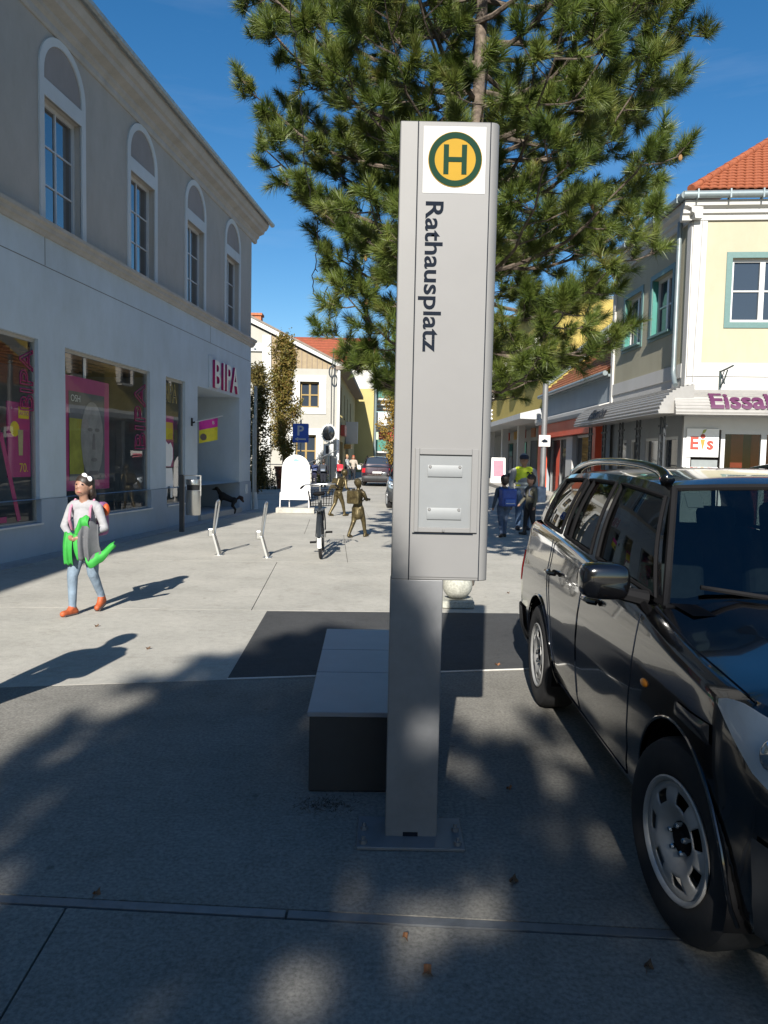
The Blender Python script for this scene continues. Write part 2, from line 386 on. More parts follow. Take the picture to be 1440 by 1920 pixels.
fy = [-400, -60, -20, -8, 0, 8, 14] + [15.5 + .75 * i for i in range(36)] + [48, 55, 70, 90, 130, 250, 600, 1800]
ground = structure(groundgrid('ground', fx, fy, M_joint, -.012))
ground['_o'] = (0, 0, 0)
# transverse joints: (y at x=0, slope)
TJ = [(-9.5, -.03), (-6.6, -.03), (-2.6, -.05), (2.56, -.054), (5.68, .19), (8.09, .038), (12.02, .065), (16.55, .015), (20.6, .01), (24.6, 0), (28.8, 0)]
LJ = [[-7.2, -3.1, .95, 5.0, 9.2], [-5.0, -.95, 3.1, 7.2], [-5.0, -.95, 3.1, 7.2], [-5.2, 1.9, 6.2], [-9.2, -5.35, 2.6, 6.7], [-9.3, -5.6, -1.56, 2.5, 6.6], [-4.8, -.73, 3.4, 7.4], [-5.8, -1.9, 2.2, 6.2],
      [-4.6, -.5, 3.6, 7.5], [-5.2, -1.2, 3.0, 7]]
def ty(k, x): return TJ[k][0] + TJ[k][1] * x
gap = .0045
for k in range(len(TJ) - 1):
    cols = [-13.0] + LJ[k] + [13.0]
    for i in range(len(cols) - 1):
        def edge(c, y): return c - .07 * (y - (TJ[k][0] + TJ[k + 1][0]) / 2) if abs(c) < 12.9 else c
        lo, hi = (.062 if k == 3 else gap), gap
        n = 7 if TJ[k + 1][0] > 16 else 2; vs = []; fs = []
        for b in range(n):
            for a in range(n):
                u, v = a / (n - 1), b / (n - 1)
                ya0, ya1 = TJ[k][0], TJ[k + 1][0]; ym = ya0 + (ya1 - ya0) * v
                x = (edge(cols[i], ym) + gap) * (1 - u) + (edge(cols[i + 1], ym) - gap) * u
                y = (ty(k, x) + lo) * (1 - v) + (ty(k + 1, x) - hi) * v
                vs.append((x, y, ter(x, y)))
        for b in range(n - 1):
            for a in range(n - 1): fs.append((b * n + a, b * n + a + 1, (b + 1) * n + a + 1, (b + 1) * n + a))
        rim = [a for a in range(n)] + [b * n + n - 1 for b in range(1, n)] + [(n - 1) * n + a for a in range(n - 2, -1, -1)] + [b * n for b in range(n - 2, 0, -1)]
        o0 = len(vs); vs += [(vs[q][0], vs[q][1], vs[q][2] - .03) for q in rim]
        for q in range(len(rim)):
            r2 = (q + 1) % len(rim); fs.append((rim[q], o0 + q, o0 + r2, rim[r2]))
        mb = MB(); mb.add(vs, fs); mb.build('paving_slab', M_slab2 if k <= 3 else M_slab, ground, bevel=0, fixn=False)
# narrow steel drain strip in front of the stop
M_strip = mat('drain_steel', (.20, .21, .22), .5, .5, .15, 20)
for a, b in ((-3.2, -.33), (-.32, 2.2), (2.21, 5)):
    mb = MB(); mb.add([(a, ty(3, a) + .008, .001), (b, ty(3, b) + .008, .001), (b, ty(3, b) + .052, .001), (a, ty(3, a) + .052, .001),
                       (a, ty(3, a) + .008, -.03), (b, ty(3, b) + .008, -.03), (b, ty(3, b) + .052, -.03), (a, ty(3, a) + .052, -.03)],
                      [(0, 1, 2, 3), (0, 4, 5, 1), (1, 5, 6, 2), (2, 6, 7, 3), (3, 7, 4, 0)])
    mb.build('drain_cover', M_strip, ground, fixn=False)
# asphalt patch
mb = MB(); pp = [(-1.145, 5.475), (-1.244, 7.98), (1.494, 8.13), (1.62, 7.9), (1.62, 6.0)]
mb.add([(x, y, .004) for x, y in pp], [tuple(range(5))]); structure(mb.build('asphalt_patch', M_asph, None))
M_edge = mat('edging_steel', (.5, .49, .46), .5, .3, .1, 20)
mb = MB(); mb.tube([(-1.145, 5.465, .004), (1.62, 5.985, .004)], .008, 6); structure(mb.build('patch_edging', M_edge))
# the street beyond the square
structure(groundgrid('street', [-6 + i for i in range(13)] + [], [28.8 + .8 * i for i in range(25)] + [50, 60, 80, 110, 150, 260], M_street, .004))

# ------------------------------------------------------------------ left corner building with the shop
FL = Frame((-5.698, 11.026, 0), 90 - 6.3, side=1)      # s away from the camera, d out to the square
# Frame(side=1): n = (sin a, -cos a) -> points to +X here
M_lower = plastermat('paint_pale_grey', (.53, .60, .65), .09, .15)
M_upper = plastermat('plaster_beige', (.44, .41, .37), .10, .3)
M_trim = plastermat('trim_white_grey', (.60, .63, .64), .06, .12)
M_corn = plastermat('cornice_beige', (.47, .45, .42), .18, .12)
M_plinth = plastermat('plinth_blue_grey', (.36, .42, .49), .08, .2)
M_frame = mat('window_frame_white', (.55, .56, .56), .4, 0, .05)
M_glassup = mat('upper_glass', (.015, .02, .028), .03, 0, 0, spec=.5, ior=3.4)
M_shopglass = thin_glass('shop_glass', (.84, .88, .88), .005, 1.5)
M_dark = mat('dark_interior', (.36, .36, .37), .8, 0, .2, 2)
M_floor = mat('interior_floor', (.22, .21, .20), .5, 0, .1, 2)
M_gutter = mat('gutter_zinc', (.30, .33, .34), .45, .5, .2, 8)
M_black = mat('flat_black', (.02, .02, .022), .7, 0, 0)  # plain black shared by brackets, lettering, joints, doors and wheels
M_pink = mat('pink_print', (.50, .05, .20), .5, 0, .05)
M_pinkd = mat('pink_line', (.33, .03, .12), .5, 0, .05)
M_yel = mat('yellow_print', (.85, .62, .03), .5, 0, .05)
M_white = mat('white_print', (.78, .78, .76), .5, 0, .03)
B = thing('shop_building', 'grey two-storey corner shop building with arched upper windows', 'building', tuple(FL((12.8, 0, 0))))
wins = [1.14, 4.22, 7.27, 10.22]
SMIN, SMAX = -14.0, 12.83
upholes = [(a + .13, a + 1.30, 5.40, 7.36, .17) for a in wins] + [(1.14 - 3.06 * k + .13, 1.14 - 3.06 * k + 1.30, 5.40, 7.36, .17) for k in range(1, 4)]
mb = MB(FL); mb.wall(SMIN, SMAX, 5.20, 8.62, upholes)
mb.quad((SMAX, 0, 5.20), (SMAX, -11, 5.20), (SMAX, -11, 8.62), (SMAX, 0, 8.62)); mb.build('upper_wall', M_upper, B)
shop = [(-2.2, 1.06, .54, 3.48, .14), (1.86, 5.30, .53, 3.47, .14), (6.15, 7.33, .53, 3.47, .14), (8.16, 11.68, .16, 3.45, 1.5), (-6.5, -3.0, .54, 3.48, .14)]
mb = MB(FL); mb.wall(SMIN, SMAX, .92, 5.198, [(a, b, max(c, .92), g, e) for a, b, c, g, e in shop], d=.004)
mb.quad((SMAX + .002, .004, 0), (SMAX + .002, -11, 0), (SMAX + .002, -11, 5.198), (SMAX + .002, .004, 5.198)); mb.build('lower_wall', M_lower, B)
mb = MB(FL); mb.wall(SMIN, SMAX + .02, -.1, .918, [(a, b, c, .918, e) for a, b, c, g, e in shop], d=.028); mb.build('plinth', M_plinth, B)
# plaster joint under the string course
mb = MB(FL); mb.box(SMIN, SMAX, -.01, .007, 4.669, 4.681)
for s in (1.28, 9.1): mb.box(s - .006, s + .006, .002, .007, 4.69, 5.2)
mb.build('plaster_joint', mat('joint_dark', (.16, .15, .14), .9), B)  # dark grey joint lines in the plaster
mb = MB(FL); mb.sweep([(-.05, 5.13), (.04, 5.14), (.06, 5.19), (.10, 5.21), (.11, 5.27), (.155, 5.30), (.16, 5.355), (-.05, 5.40)], SMIN, SMAX + .16); mb.build('string_course', M_corn, B)
mb = MB(FL); mb.sweep([(-.05, 8.42), (.03, 8.43), (.05, 8.47), (.05, 8.55), (.11, 8.60), (.12, 8.66), (.27, 8.72), (.30, 8.80), (.36, 8.83), (.42, 8.93), (.43, 9.0), (-.05, 9.02)], SMIN, SMAX + .43); mb.build('cornice', M_corn, B)
gp = [(.43, 9.03), (.455, 8.985), (.51, 8.975), (.56, 9.0), (.575, 9.06), (.56, 9.06), (.545, 9.015), (.505, 8.995), (.47, 9.005), (.45, 9.06)]
mb = MB(FL); mb.sweep(gp, SMIN, SMAX + .60); rf_g = mb.build('gutter', M_gutter, B)
mb = MB(FL); mb.quad((SMIN, .50, 9.03), (SMAX + .5, .50, 9.03), (SMAX - 3.5, -4.5, 11.2), (SMIN, -4.5, 11.2)); mb.quad((SMAX + .5, .5, 9.03), (SMAX + .5, -10, 9.03), (SMAX - 3.5, -4.5, 11.2), (SMAX - 3.5, -4.5, 11.2))
roofL = mb.build('roof', mat('roof_metal', (.28, .31, .31), .45, .4, .15, 3), B)
for i in range(13):
    s = SMAX - .3 - i * 1.55
    mb = MB(FL); mb.box(s - .01, s + .01, .36, .50, 9.06, 9.16); mb.build('snow_guard', M_gutter, roofL)
for i, a in enumerate(wins + [1.14 - 3.06 * k for k in (1, 2, 3)]):
    c = a + .715
    mb = MB(FL)                                          # surround: jambs, lintel band, arch
    mb.box(a, a + .13, -.02, .03, 5.40, 7.74); mb.box(a + 1.30, a + 1.43, -.02, .03, 5.40, 7.74); mb.box(a + .13, a + 1.30, -.02, .03, 7.36, 7.62)
    n = 20; vs = []; fs = []
    for k in range(n + 1):
        th = math.pi * k / n
        for rr, dd in ((.715, -.02), (.715, .03), (.585, .03), (.585, -.02)): vs.append((c + rr * math.cos(th), dd, 7.74 + rr * math.sin(th) * .98))
    for k in range(n):
        for q in range(4): fs.append((k * 4 + q, (k + 1) * 4 + q, (k + 1) * 4 + (q + 1) % 4, k * 4 + (q + 1) % 4))
    lu = MB(FL); lu.prism([(c + .586 * math.cos(math.pi * k / 18), 7.74 + .574 * math.sin(math.pi * k / 18)) for k in range(19)] + [(c - .586, 7.62), (c + .586, 7.62)], .001, .006)
    mb.add(vs, fs); wn_ = mb.build('window', M_trim, B, label='arched surround with narrow casement window')
    mb = MB(FL); mb.quad((a + .13, -.15, 5.40), (a + 1.30, -.15, 5.40), (a + 1.30, -.15, 7.36), (a + .13, -.15, 7.36)); mb.build('pane', M_glassup, wn_).matrix_parent_inverse = Matrix.Identity(4)
    mb = MB(FL)
    for (x0, x1, z0, z1) in ((a + .13, a + .19, 5.42, 7.36), (a + 1.24, a + 1.30, 5.42, 7.36), (a + .19, a + 1.24, 7.30, 7.36), (a + .19, a + 1.24, 5.42, 5.48)): mb.box(x0, x1, -.15, -.115, z0, z1)
    mb.box(c - .018, c + .018, -.15, -.125, 5.48, 7.30)
    for z in (6.06, 6.68): mb.box(a + .19, c - .018, -.15, -.13, z - .012, z + .012); mb.box(c + .018, a + 1.24, -.15, -.13, z - .012, z + .012)
    mb.build('frame', M_frame, wn_); lu.build('lunette', plastermat('lunette_grey', (.33, .30, .285), .12, .3) if 'lunette_grey' not in MATS else MATS['lunette_grey'], wn_)
    if i in (1, 2):
        mb = MB(FL); mb.box(a + .3, a + .75, -.22, -.18, 5.42, 5.75); mb.build('blind', M_white, wn_)
    for ch in wn_.children:
        ch.location = -Vector((0, 0, 0))
        ch.data.transform(Matrix.Translation(-Vector(B['_o'])))
# shop fronts
for i, (a, b, z0, z1, dp) in enumerate(shop):
    if i == 3: continue
    mb = MB(FL); mb.box(a, b, -.11, -.06, z1 - .06, z1); mb.box(a, a + .03, -.11, -.06, z0, z1 - .06); mb.box(b - .03, b, -.11, -.06, z0, z1 - .06); mb.box(a + .03, b - .03, -.11, -.06, z0, z0 + .035)
    sw = mb.build('shop_window', mat('shop_frame', (.42, .41, .38), .4, .3, .05), B)
    mb = MB(FL); mb.quad((a + .03, -.085, z0 + .035), (b - .03, -.085, z0 + .035), (b - .03, -.085, z1 - .06), (a + .03, -.085, z1 - .06)); g = mb.build('pane', M_shopglass, sw); g.data.transform(Matrix.Translation(-Vector(B['_o'])))
    mb = MB(FL); mb.box(a - .0, b + .0, -.10, .07, z0 - .03, z0 - .002); mb.build('window_sill', M_frame, B)
# interior behind the glass
mb = MB(FL); mb.quad((-8, -.2, .5), (7.6, -.2, .5), (7.6, -3.2, .5), (-8, -3.2, .5), 1); mb.quad((-8, -3.2, .5), (7.6, -3.2, .5), (7.6, -3.2, 3.6), (-8, -3.2, 3.6)); mb.quad((-8, -.2, 3.6), (7.6, -.2, 3.6), (7.6, -3.2, 3.6), (-8, -3.2, 3.6), 2)
mb.quad((7.6, -.2, .5), (7.6, -3.2, .5), (7.6, -3.2, 3.6), (7.6, -.2, 3.6)); mb.quad((-8, -.2, .5), (-8, -3.2, .5), (-8, -3.2, 3.6), (-8, -.2, 3.6))
mb.build('interior', [M_dark, M_floor, mat('ceiling_reflected_brown', (.30, .20, .12), .6, 0, .25, 4)], B)  # ceiling coloured brown for the boards reflected in the glass
for k in range(6):
    mb = MB(FL); mb.box(1.9, 5.3, -.55 - .3 * k, -.42 - .3 * k, 3.42, 3.5); mb.build('reflection_slat', mat('slat_reflected_brown', (.42, .26, .14), .5, 0, .2, 5), B)  # added slats stand in for brown boards reflected along the pane's top
# entrance niche: side cheeks are the wall's reveals; back wall with doors, step
mb = MB(FL); mb.quad((8.16, -1.5, .16), (11.68, -1.5, .16), (11.68, -1.5, 3.45), (8.16, -1.5, 3.45)); mb.build('entrance_back', mat('door_dark_glass', (.05, .05, .055), .08, 0, 0), B)
mb = MB(FL); mb.box(8.16, 11.68, -1.5, .10, -.02, .155); mb.build('entrance_step', mat('step_granite', (.34, .34, .33), .6, 0, .15, 30), B)
mb = MB(FL)
for s in (8.2, 9.0, 9.9, 10.8, 11.6): mb.box(s, s + .06, -1.5, -1.44, .16, 3.4)
mb.box(8.2, 11.66, -1.5, -1.445, 2.5, 2.6); mb.box(8.2, 11.66, -1.5, -1.445, 1.15, 1.19); mb.build('door_frame', mat('door_alu', (.2, .2, .21), .4, .5, .05), B)
# raised letters over the entrance
mb = MB(FL); mb.box(8.95, 9.16, .006, .03, 3.5, 4.34); mb.build('sign_backing', M_lower, B)
# the letters read from near to far (left to right as seen from the square): near end is the left
def face_letter(chx, s, w_):
    u, n = FL.u, FL.n
    Mx = Matrix(((u.x, 0, n.x, 0), (u.y, 0, n.y, 0), (0, 1, 0, 0), (0, 0, 0, 1)))
    P0 = Matrix.Translation(FL((s, 0, 3.54)))
    body = text('letter', chx, 1.04, P0 @ Mx @ Matrix.Translation((0, 0, .04)) @ Matrix.Scale(w_, 4, (1, 0, 0)), M_pinkd2, B, extrude=.032, bold=.014)
    fc = text('letter_face', chx, 1.04, P0 @ Mx @ Matrix.Translation((0, 0, .0745)) @ Matrix.Scale(w_, 4, (1, 0, 0)), M_lface, None, extrude=.0, bold=.012)
    fc.data.transform(Matrix.Translation(-Vector(B['_o']))); fc.parent = body
M_pinkd2 = mat('letter_pink_side', (.42, .015, .13), .35, 0, .05)
M_lface = mat('letter_white_face', (.75, .72, .66), .35, 0, .04)
for chx, s, w_ in (('B', 9.22, .95), ('I', 9.92, .95), ('P', 10.22, .92), ('A', 10.76, .86)): face_letter(chx, s, w_)
# window lettering in outline, reading upwards
def glassword(s, z, size, word='BIPA'):
    u, n = FL.u, FL.n
    Mx = Matrix(((0, -u.x, n.x, 0), (0, -u.y, n.y, 0), (1, 0, 0, 0), (0, 0, 0, 1)))
    return text('window_lettering', word, size, Matrix.Translation(FL((s, -.078, z))) @ Mx, M_pinkd, B, outline=.012)
glassword(5.22, 1.75, .72); glassword(1.03, 2.3, .5)
text('window_lettering', 'BIPA', .62, Matrix.Translation(FL((6.22, -.078, 2.92))) @ Matrix(((FL.u.x, 0, FL.n.x, 0), (FL.u.y, 0, FL.n.y, 0), (0, 1, 0, 0), (0, 0, 0, 1))) @ Matrix.Scale(.62, 4, (1, 0, 0)), mat('gold_line', (.45, .36, .15), .5), B, outline=.008)
# big cropped outline shape on the first pane and sticker on the narrow pane
mb = MB(FL)
def strip(mb, pts, wd, d):
    for (a, b) in zip(pts[:-1], pts[1:]):
        dx, dz = b[0] - a[0], b[1] - a[1]; L_ = math.hypot(dx, dz); nx, nz = -dz / L_ * wd / 2, dx / L_ * wd / 2
        mb.quad((a[0] + nx, d, a[1] + nz), (b[0] + nx, d, b[1] + nz), (b[0] - nx, d, b[1] - nz), (a[0] - nx, d, a[1] - nz))
strip(mb, [(-2.0, 1.95), (.18, 1.95), (.62, .60)], .10, -.079); strip(mb, [(-.15, 1.75), (.10, 1.05), (-.9, 1.05)], .08, -.079); strip(mb, [(-.6, .64), (.3, .64)], .09, -.079)
mb.build('window_decal', M_pinkd, B)
mb = MB(FL)
heart = [(6.18, 1.62), (6.2, 1.9), (6.35, 2.0), (6.5, 1.93), (6.62, 1.98), (6.75, 1.85), (6.75, 1.6), (6.62, 1.42), (6.3, 1.42)]
mb.prism(heart, -.08, -.076); mb.prism([(6.2, 1.38), (6.72, 1.38), (6.78, 1.05), (6.72, .68), (6.62, .68), (6.6, .95), (6.45, .95), (6.42, .72), (6.28, .72), (6.3, 1.0), (6.2, 1.1)], -.08, -.076); mb.build('window_sticker', M_white, B)
mb = MB(FL); mb.box(6.2, 6.9, -.13, -.12, 1.4, 2.6); mb.box(6.2, 6.85, -.118, -.116, 2.05, 2.45, 1); mb.build('window_poster', [M_pink, M_yel], B)
# posters behind the glass: things of their own
def poster(name, label, s0, s1, z0, z1, d, m):
    t = thing(name, label, 'poster', tuple(FL(((s0 + s1) / 2, d, z0)))); mb = MB(FL); mb.box(s0, s1, d - .02, d, z0, z1); mb.build('sheet', m, t); return t
FM = Matrix(((FL.u.x, 0, FL.n.x, 0), (FL.u.y, 0, FL.n.y, 0), (0, 1, 0, 0), (0, 0, 0, 1)))
def ptext(t, s, z, d, size, word, m): return text('print', word, size, Matrix.Translation(FL((s, d, z))) @ FM, m, t)
p = poster('sale_poster', 'small pink sale poster with yellow price in the leftmost shop window', .42, 1.02, 1.28, 2.45, -.125, M_pink)
mb = MB(FL); mb.lathe([(.0, -.121), (.12, -.121)], 20, (.60, 0, 2.03), 'y'); mb.box(.70, .98, -.122, -.120, 2.2, 2.38); mb.build('print', M_yel, p)
mb = MB(FL); mb.prism([(.70, 1.62), (.80, 1.62), (.82, 2.02), (.68, 2.02)], -.123, -.120); mb.build('print', mat('beige_print', (.55, .45, .22), .6), p)
ptext(p, .70, 1.36, -.119, .20, '70.', M_yel); ptext(p, .72, 2.25, -.118, .085, 'AKTION', M_pink); ptext(p, .5, 2.3, -.118, .1, '*', M_white)
p = poster('portrait_poster', 'large pink-framed portrait poster inside the wide shop window', 2.05, 3.75, 1.0, 3.05, -.16, M_pink)
mb = MB(FL); mb.box(2.25, 3.55, -.156, -.153, 1.18, 2.78); mb.build('print', mat('portrait_ground', (.16, .16, .17), .6, 0, .3, 1.5), p)
mb = MB(FL); mb.box(2.25, 2.75, -.150, -.148, 1.3, 2.3); mb.build('print', mat('dull_yellow_print', (.38, .36, .05), .6, 0, .3, 3), p)
mb = MB(FL); mb.prism([(3.06 + .42 * math.cos(t_) , 1.98 + .66 * math.sin(t_) - .1 * (math.sin(t_) < -.5)) for t_ in [2 * math.pi * k / 30 for k in range(30)]], -.146, -.144); mb.build('print', mat('portrait_skin', (.36, .33, .31), .6, 0, .25, 3), p)
mb = MB(FL)
for e in (2.97, 3.24): mb.prism([(e + .09 * math.cos(t_), 2.12 + .035 * math.sin(t_)) for t_ in [2 * math.pi * k / 12 for k in range(12)]], -.142, -.140)
mb.prism([(3.12 + .11 * math.cos(t_), 1.56 + .04 * math.sin(t_)) for t_ in [2 * math.pi * k / 12 for k in range(12)]], -.142, -.140)
mb.prism([(3.08, 2.05), (3.14, 2.05), (3.17, 1.75), (3.05, 1.75)], -.142, -.1405); mb.prism([(2.95, 1.35), (3.25, 1.35), (3.5, 1.2), (2.7, 1.2)], -.139, -.137); mb.build('print', mat('portrait_feature', (.22, .19, .185), .6), p)
ptext(p, 2.28, 2.6, -.135, .17, 'OSH', M_white)
# steel display pole in the wide window
mb = MB(FL); mb.tube([(2.95, -.24, .5), (2.95, -.24, 3.5)], .035, 8); mb.build('display_pole', mat('steel_pole', (.5, .5, .5), .3, .9, .05), B)
mb = MB(FL); mb.box(12.22, 12.42, .0, .06, .55, .84); mb.build('meter_box', M_trim, B)
mb = MB(FL); mb.tube([(SMAX + .04, .10, 0.02), (SMAX + .04, .10, 2.9)], .04, 10); mb.build('downpipe', M_gutter, B, smooth=True)
# pavement strip along the wall
mb = MB(FL); mb.box(-14, 12.6, .03, .42, -.05, .012); structure(mb.build('wall_paving_strip', concretemat('strip_concrete', (.40, .41, .42), (.25, .25, .25), .4, .3, 60)))
# neighbouring house behind the viewpoint; its eaves shade the pavement along the shop
NB = thing('neighbour_house', 'taller plain house adjoining the shop behind the viewpoint', 'building', (-7.2, -8, 0))
nh = [(-20 + 2.6 * k, -18.9 + 2.6 * k, 1.2 + 3.1 * f_, 2.9 + 3.1 * f_) for k in range(6) for f_ in range(3)]
FN = Frame((-7.25, 0, 0), 90, side=1)
mb = MB(FN); mb.wall(-22, -3.2, -.1, 9.7, [(a, b, c, g, .18) for a, b, c, g in nh]); mb.quad((-3.2, 0, -.1), (-3.2, -10, -.1), (-3.2, -10, 9.7), (-3.2, 0, 9.7)); mb.build('wall', plastermat('neighbour_plaster', (.50, .46, .38), .08, .2), NB)
for a, b, c, g in nh: mb = MB(FN); mb.quad((a, -.16, c), (b, -.16, c), (b, -.16, g), (a, -.16, g)); mb.build('window', M_glassup, NB)
mb = MB(FN); mb.add([(-22, .35, 9.7), (-3.1, .35, 9.7), (-3.1, -5, 13), (-22, -5, 13), (-22, .35, 9.55), (-3.1, .35, 9.55), (-3.1, -10, 9.6), (-22, -10, 9.6)], [(0, 1, 2, 3), (0, 4, 5, 1), (1, 5, 6, 2), (3, 2, 6, 7), (4, 7, 6, 5), (0, 3, 7, 4)]); mb.build('roof', mat('neighbour_roof', (.2, .1, .06), .8, 0, .2, 6), NB)
# flag on a wall bracket
t = thing('shop_flag', 'pink and yellow flag hanging from a slanted pole on the shop wall', 'flag', tuple(FL((7.74, .02, 2.5))))
mb = MB(FL); mb.box(7.70, 7.78, .0, .03, 2.42, 2.62); mb.tube([(7.74, .02, 2.5), (7.74, .10, 2.52)], .02, 8); mb.build('bracket', M_black, t)
mb = MB(FL); mb.tube([(7.74, .05, 2.51), (7.74, .80, 2.68)], .012, 8); mb.build('pole', mat('pole_white', (.7, .7, .7), .4), t)
def flagpart(z0, z1, m, name):
    mb = MB(FL); n = 9
    for k in range(n):
        d0, d1 = .20 + .48 * k / n, .20 + .48 * (k + 1) / n
        f = lambda d: 7.74 + .025 * math.sin(d * 14); top = lambda d, z: 2.515 + .215 * (d - .05) + z
        mb.quad((f(d0), d0, top(d0, z0)), (f(d1), d1, top(d1, z0)), (f(d1), d1, top(d1, z1)), (f(d0), d0, top(d0, z1)))
    return mb.build(name, m, t, smooth=True)
flagpart(-.02, -.235, mat('flag_pink', (.70, .04, .35), .7), 'cloth'); flagpart(-.235, -.56, mat('flag_yellow', (.85, .72, .05), .7), 'cloth')
OM = Matrix(((FL.n.x, 0, -FL.u.x, 0), (FL.n.y, 0, -FL.u.y, 0), (0, 1, 0, 0), (0, 0, 0, 1)))
text('emblem', 'B', .11, Matrix.Translation(FL((7.70, .55, 2.47))) @ OM, M_white, t)
mb = MB(FL); mb.lathe([(0.0, 7.695), (.085, 7.695)], 14, (0, .33, 2.15), 'x'); mb.build('emblem', mat('flag_dark_print', (.16, .12, .10), .7), t)

# ------------------------------------------------------------------ right-hand ice-cream parlour on the corner
CX, CY = 6.15, 15.5
FA = Frame((CX, CY, 0), -5.5, side=1)                 # facade towards the camera
FB = Frame((CX, CY, 0), 91.2, side=-1)                # facade along the street, n points to -X
M_cream = plastermat('plaster_cream', (.40, .372, .275), .06, .2)
M_creamB = M_cream
M_wht = plastermat('plaster_white', (.52, .51, .49), .05, .15)
M_green = mat('window_green', (.085, .165, .155), .5, 0, .08, 20)
M_zinc = mat('zinc_light', (.21, .25, .26), .4, .35, .1, 8)
M_glassd = mat('house_glass', (.03, .04, .055), .04, 0, 0, spec=.8)
M_alu = mat('awning_aluminium', (.30, .29, .275), .45, .2, .08, 6)
M_purple = mat('letter_purple', (.09, .018, .065), .5, 0, .06)
M_pvc = mat('pvc_white', (.52, .52, .51), .35, 0, .03)
M_tile = mat('roof_tile_red', (.25, .062, .022), .75, 0, .28, 9, .3, 40, col2=(.28, .085, .035))
E_ = thing('ice_cream_parlour', 'cream two-storey corner building with a red hipped roof and awning', 'building', (CX, CY, 0))
HT = 6.62
wA = [(.80, 2.05, 4.60, 5.88), (3.4, 4.65, 4.60, 5.88)]
mb = MB(FA); mb.wall(.27, 7.0, 3.78, HT, [(a, b, c, g, .16) for a, b, c, g in wA]); mb.build('wall', M_cream, E_)
mb = MB(FA); mb.box(0, .27, -.02, .035, 3.5, HT); mb.box(0, 7.0, -.02, .03, 3.20, 3.78); mb.build('white_band', M_wht, E_)
mb = MB(FA); mb.box(0, 7.0, .028, .036, 3.495, 3.505); mb.build('band_joint', M_black, E_)
wB = [(.90, 2.06, 4.62, 5.90), (2.74, 3.88, 4.62, 5.85)]
mb = MB(FB); mb.wall(.02, 4.74, 3.79, HT, [(a, b, c, g, .2) for a, b, c, g in wB], d=0); mb.build('wall', M_creamB, E_)
mb = MB(FB); mb.box(.0, .20, -.02, .025, 3.3, HT); mb.box(4.60, 4.76, -.02, .05, 3.3, 6.2); mb.box(.2, 4.6, -.02, .035, 3.5, 3.79); mb.box(.2, 4.6, -.02, .012, 3.0, 3.5); mb.build('white_band', M_wht, E_)
# eaves: mouldings, gutter, hipped tile roof
for fr, L_ in ((FA, 7.0), (FB, 4.9)):
    mb = MB(fr); mb.sweep([(-.1, HT), (.05, HT), (.07, HT + .10), (.12, HT + .12), (.13, HT + .2), (.22, HT + .24), (.24, HT + .34), (-.1, HT + .36)], -.24 if fr is FA else -.2, L_); mb.build('eaves_moulding', M_wht, E_)
    mb = MB(fr); mb.tube([(-.30 if fr is FA else -.26, .30, HT + .42), (L_, .30, HT + .42)], .075, 12); mb.build('gutter', M_zinc, E_, smooth=True)
    for k in range(9):
        s = -.05 + k * .62
        if s < L_: mb = MB(fr); mb.box(s, s + .03, .22, .385, HT + .33, HT + .505); mb.build('gutter_hook', M_zinc, E_)
# roof planes with single tiles on the slope that faces the square
rz0 = HT + .50; pit = math.tan(R(38.5))
def roofA(s, r): return FA((s, .30 - r, rz0 + r * pit))
ridge = 3.4
mb = MB(FA); mb.add([(-.16, .30, rz0 - .02), (7.0, .30, rz0 - .02), (7.0, .3 - ridge, rz0 + ridge * pit - .02), (ridge * .95, .3 - ridge, rz0 + ridge * pit - .02)], [(0, 1, 2, 3)]); 
p0 = FA((-.16, .30, rz0 - .02)); p1 = FA((ridge * .95, .3 - ridge, rz0 + ridge * pit - .02)); q = FB((5.2, .26, rz0 - .02)); q2 = (p1[0] + .4, p1[1] + 5, p1[2])
rb = MB(); rb.v = list(mb.v); rb.f = list(mb.f); rb.m = list(mb.m); rb.add([tuple(p0), tuple(p1), q2, tuple(q)], [(0, 1, 2, 3)]); roofE = rb.build('roof', mat('roof_underlay', (.22, .06, .022), .8, 0, .2, 10), E_)
tile_me = MB(); n = 5
vs = []; L_t, W_t = .24, .17
for y, z in ((0, .028), (L_t, .0)):
    for i in range(n):
        x = -W_t / 2 * .985 + W_t * .985 * i / (n - 1); vs.append((x, y, z + .018 * math.cos((i / (n - 1) - .5) * math.pi)))
for i in range(n): vs.append((vs[i][0], 0, vs[i][2] - .022))
tile_me.add(vs, [(i, i + 1, n + i + 1, n + i) for i in range(n - 1)] + [(i, 2 * n + i, 2 * n + i + 1, i + 1) for i in range(n - 1)])
tm = tile_me.mesh('roof_tile'); tm.materials.append(M_tile)
up = (FA((0, -1, pit)) - FA((0, 0, 0))).normalized(); xu = FA.u.copy(); nrm = xu.cross(up)
RM = Matrix(((xu.x, up.x, nrm.x), (xu.y, up.y, nrm.y), (xu.z, up.z, nrm.z))).to_4x4()
rows = 19
for r_ in range(rows):
    rr = .02 + r_ * .13; s0 = -.16 + rr * .997 + .11
    for c_ in range(int((2.3 + .3 * rr - s0) / W_t)):
        s = s0 + c_ * W_t + (W_t / 2 if r_ % 2 else 0)
        o = bpy.data.objects.new('roof_tile', tm); COL.objects.link(o); o.parent = roofE
        o.matrix_local = Matrix.Translation(Vector(FA((s, .30 - rr, rz0 + rr * pit + .004 + random.uniform(0, .004)))) - Vector(E_['_o'])) @ RM
mb = MB()
a_, b_ = FA((-.16, .30, rz0 + .03)), FA((ridge * .95, .3 - ridge, rz0 + ridge * pit + .03))
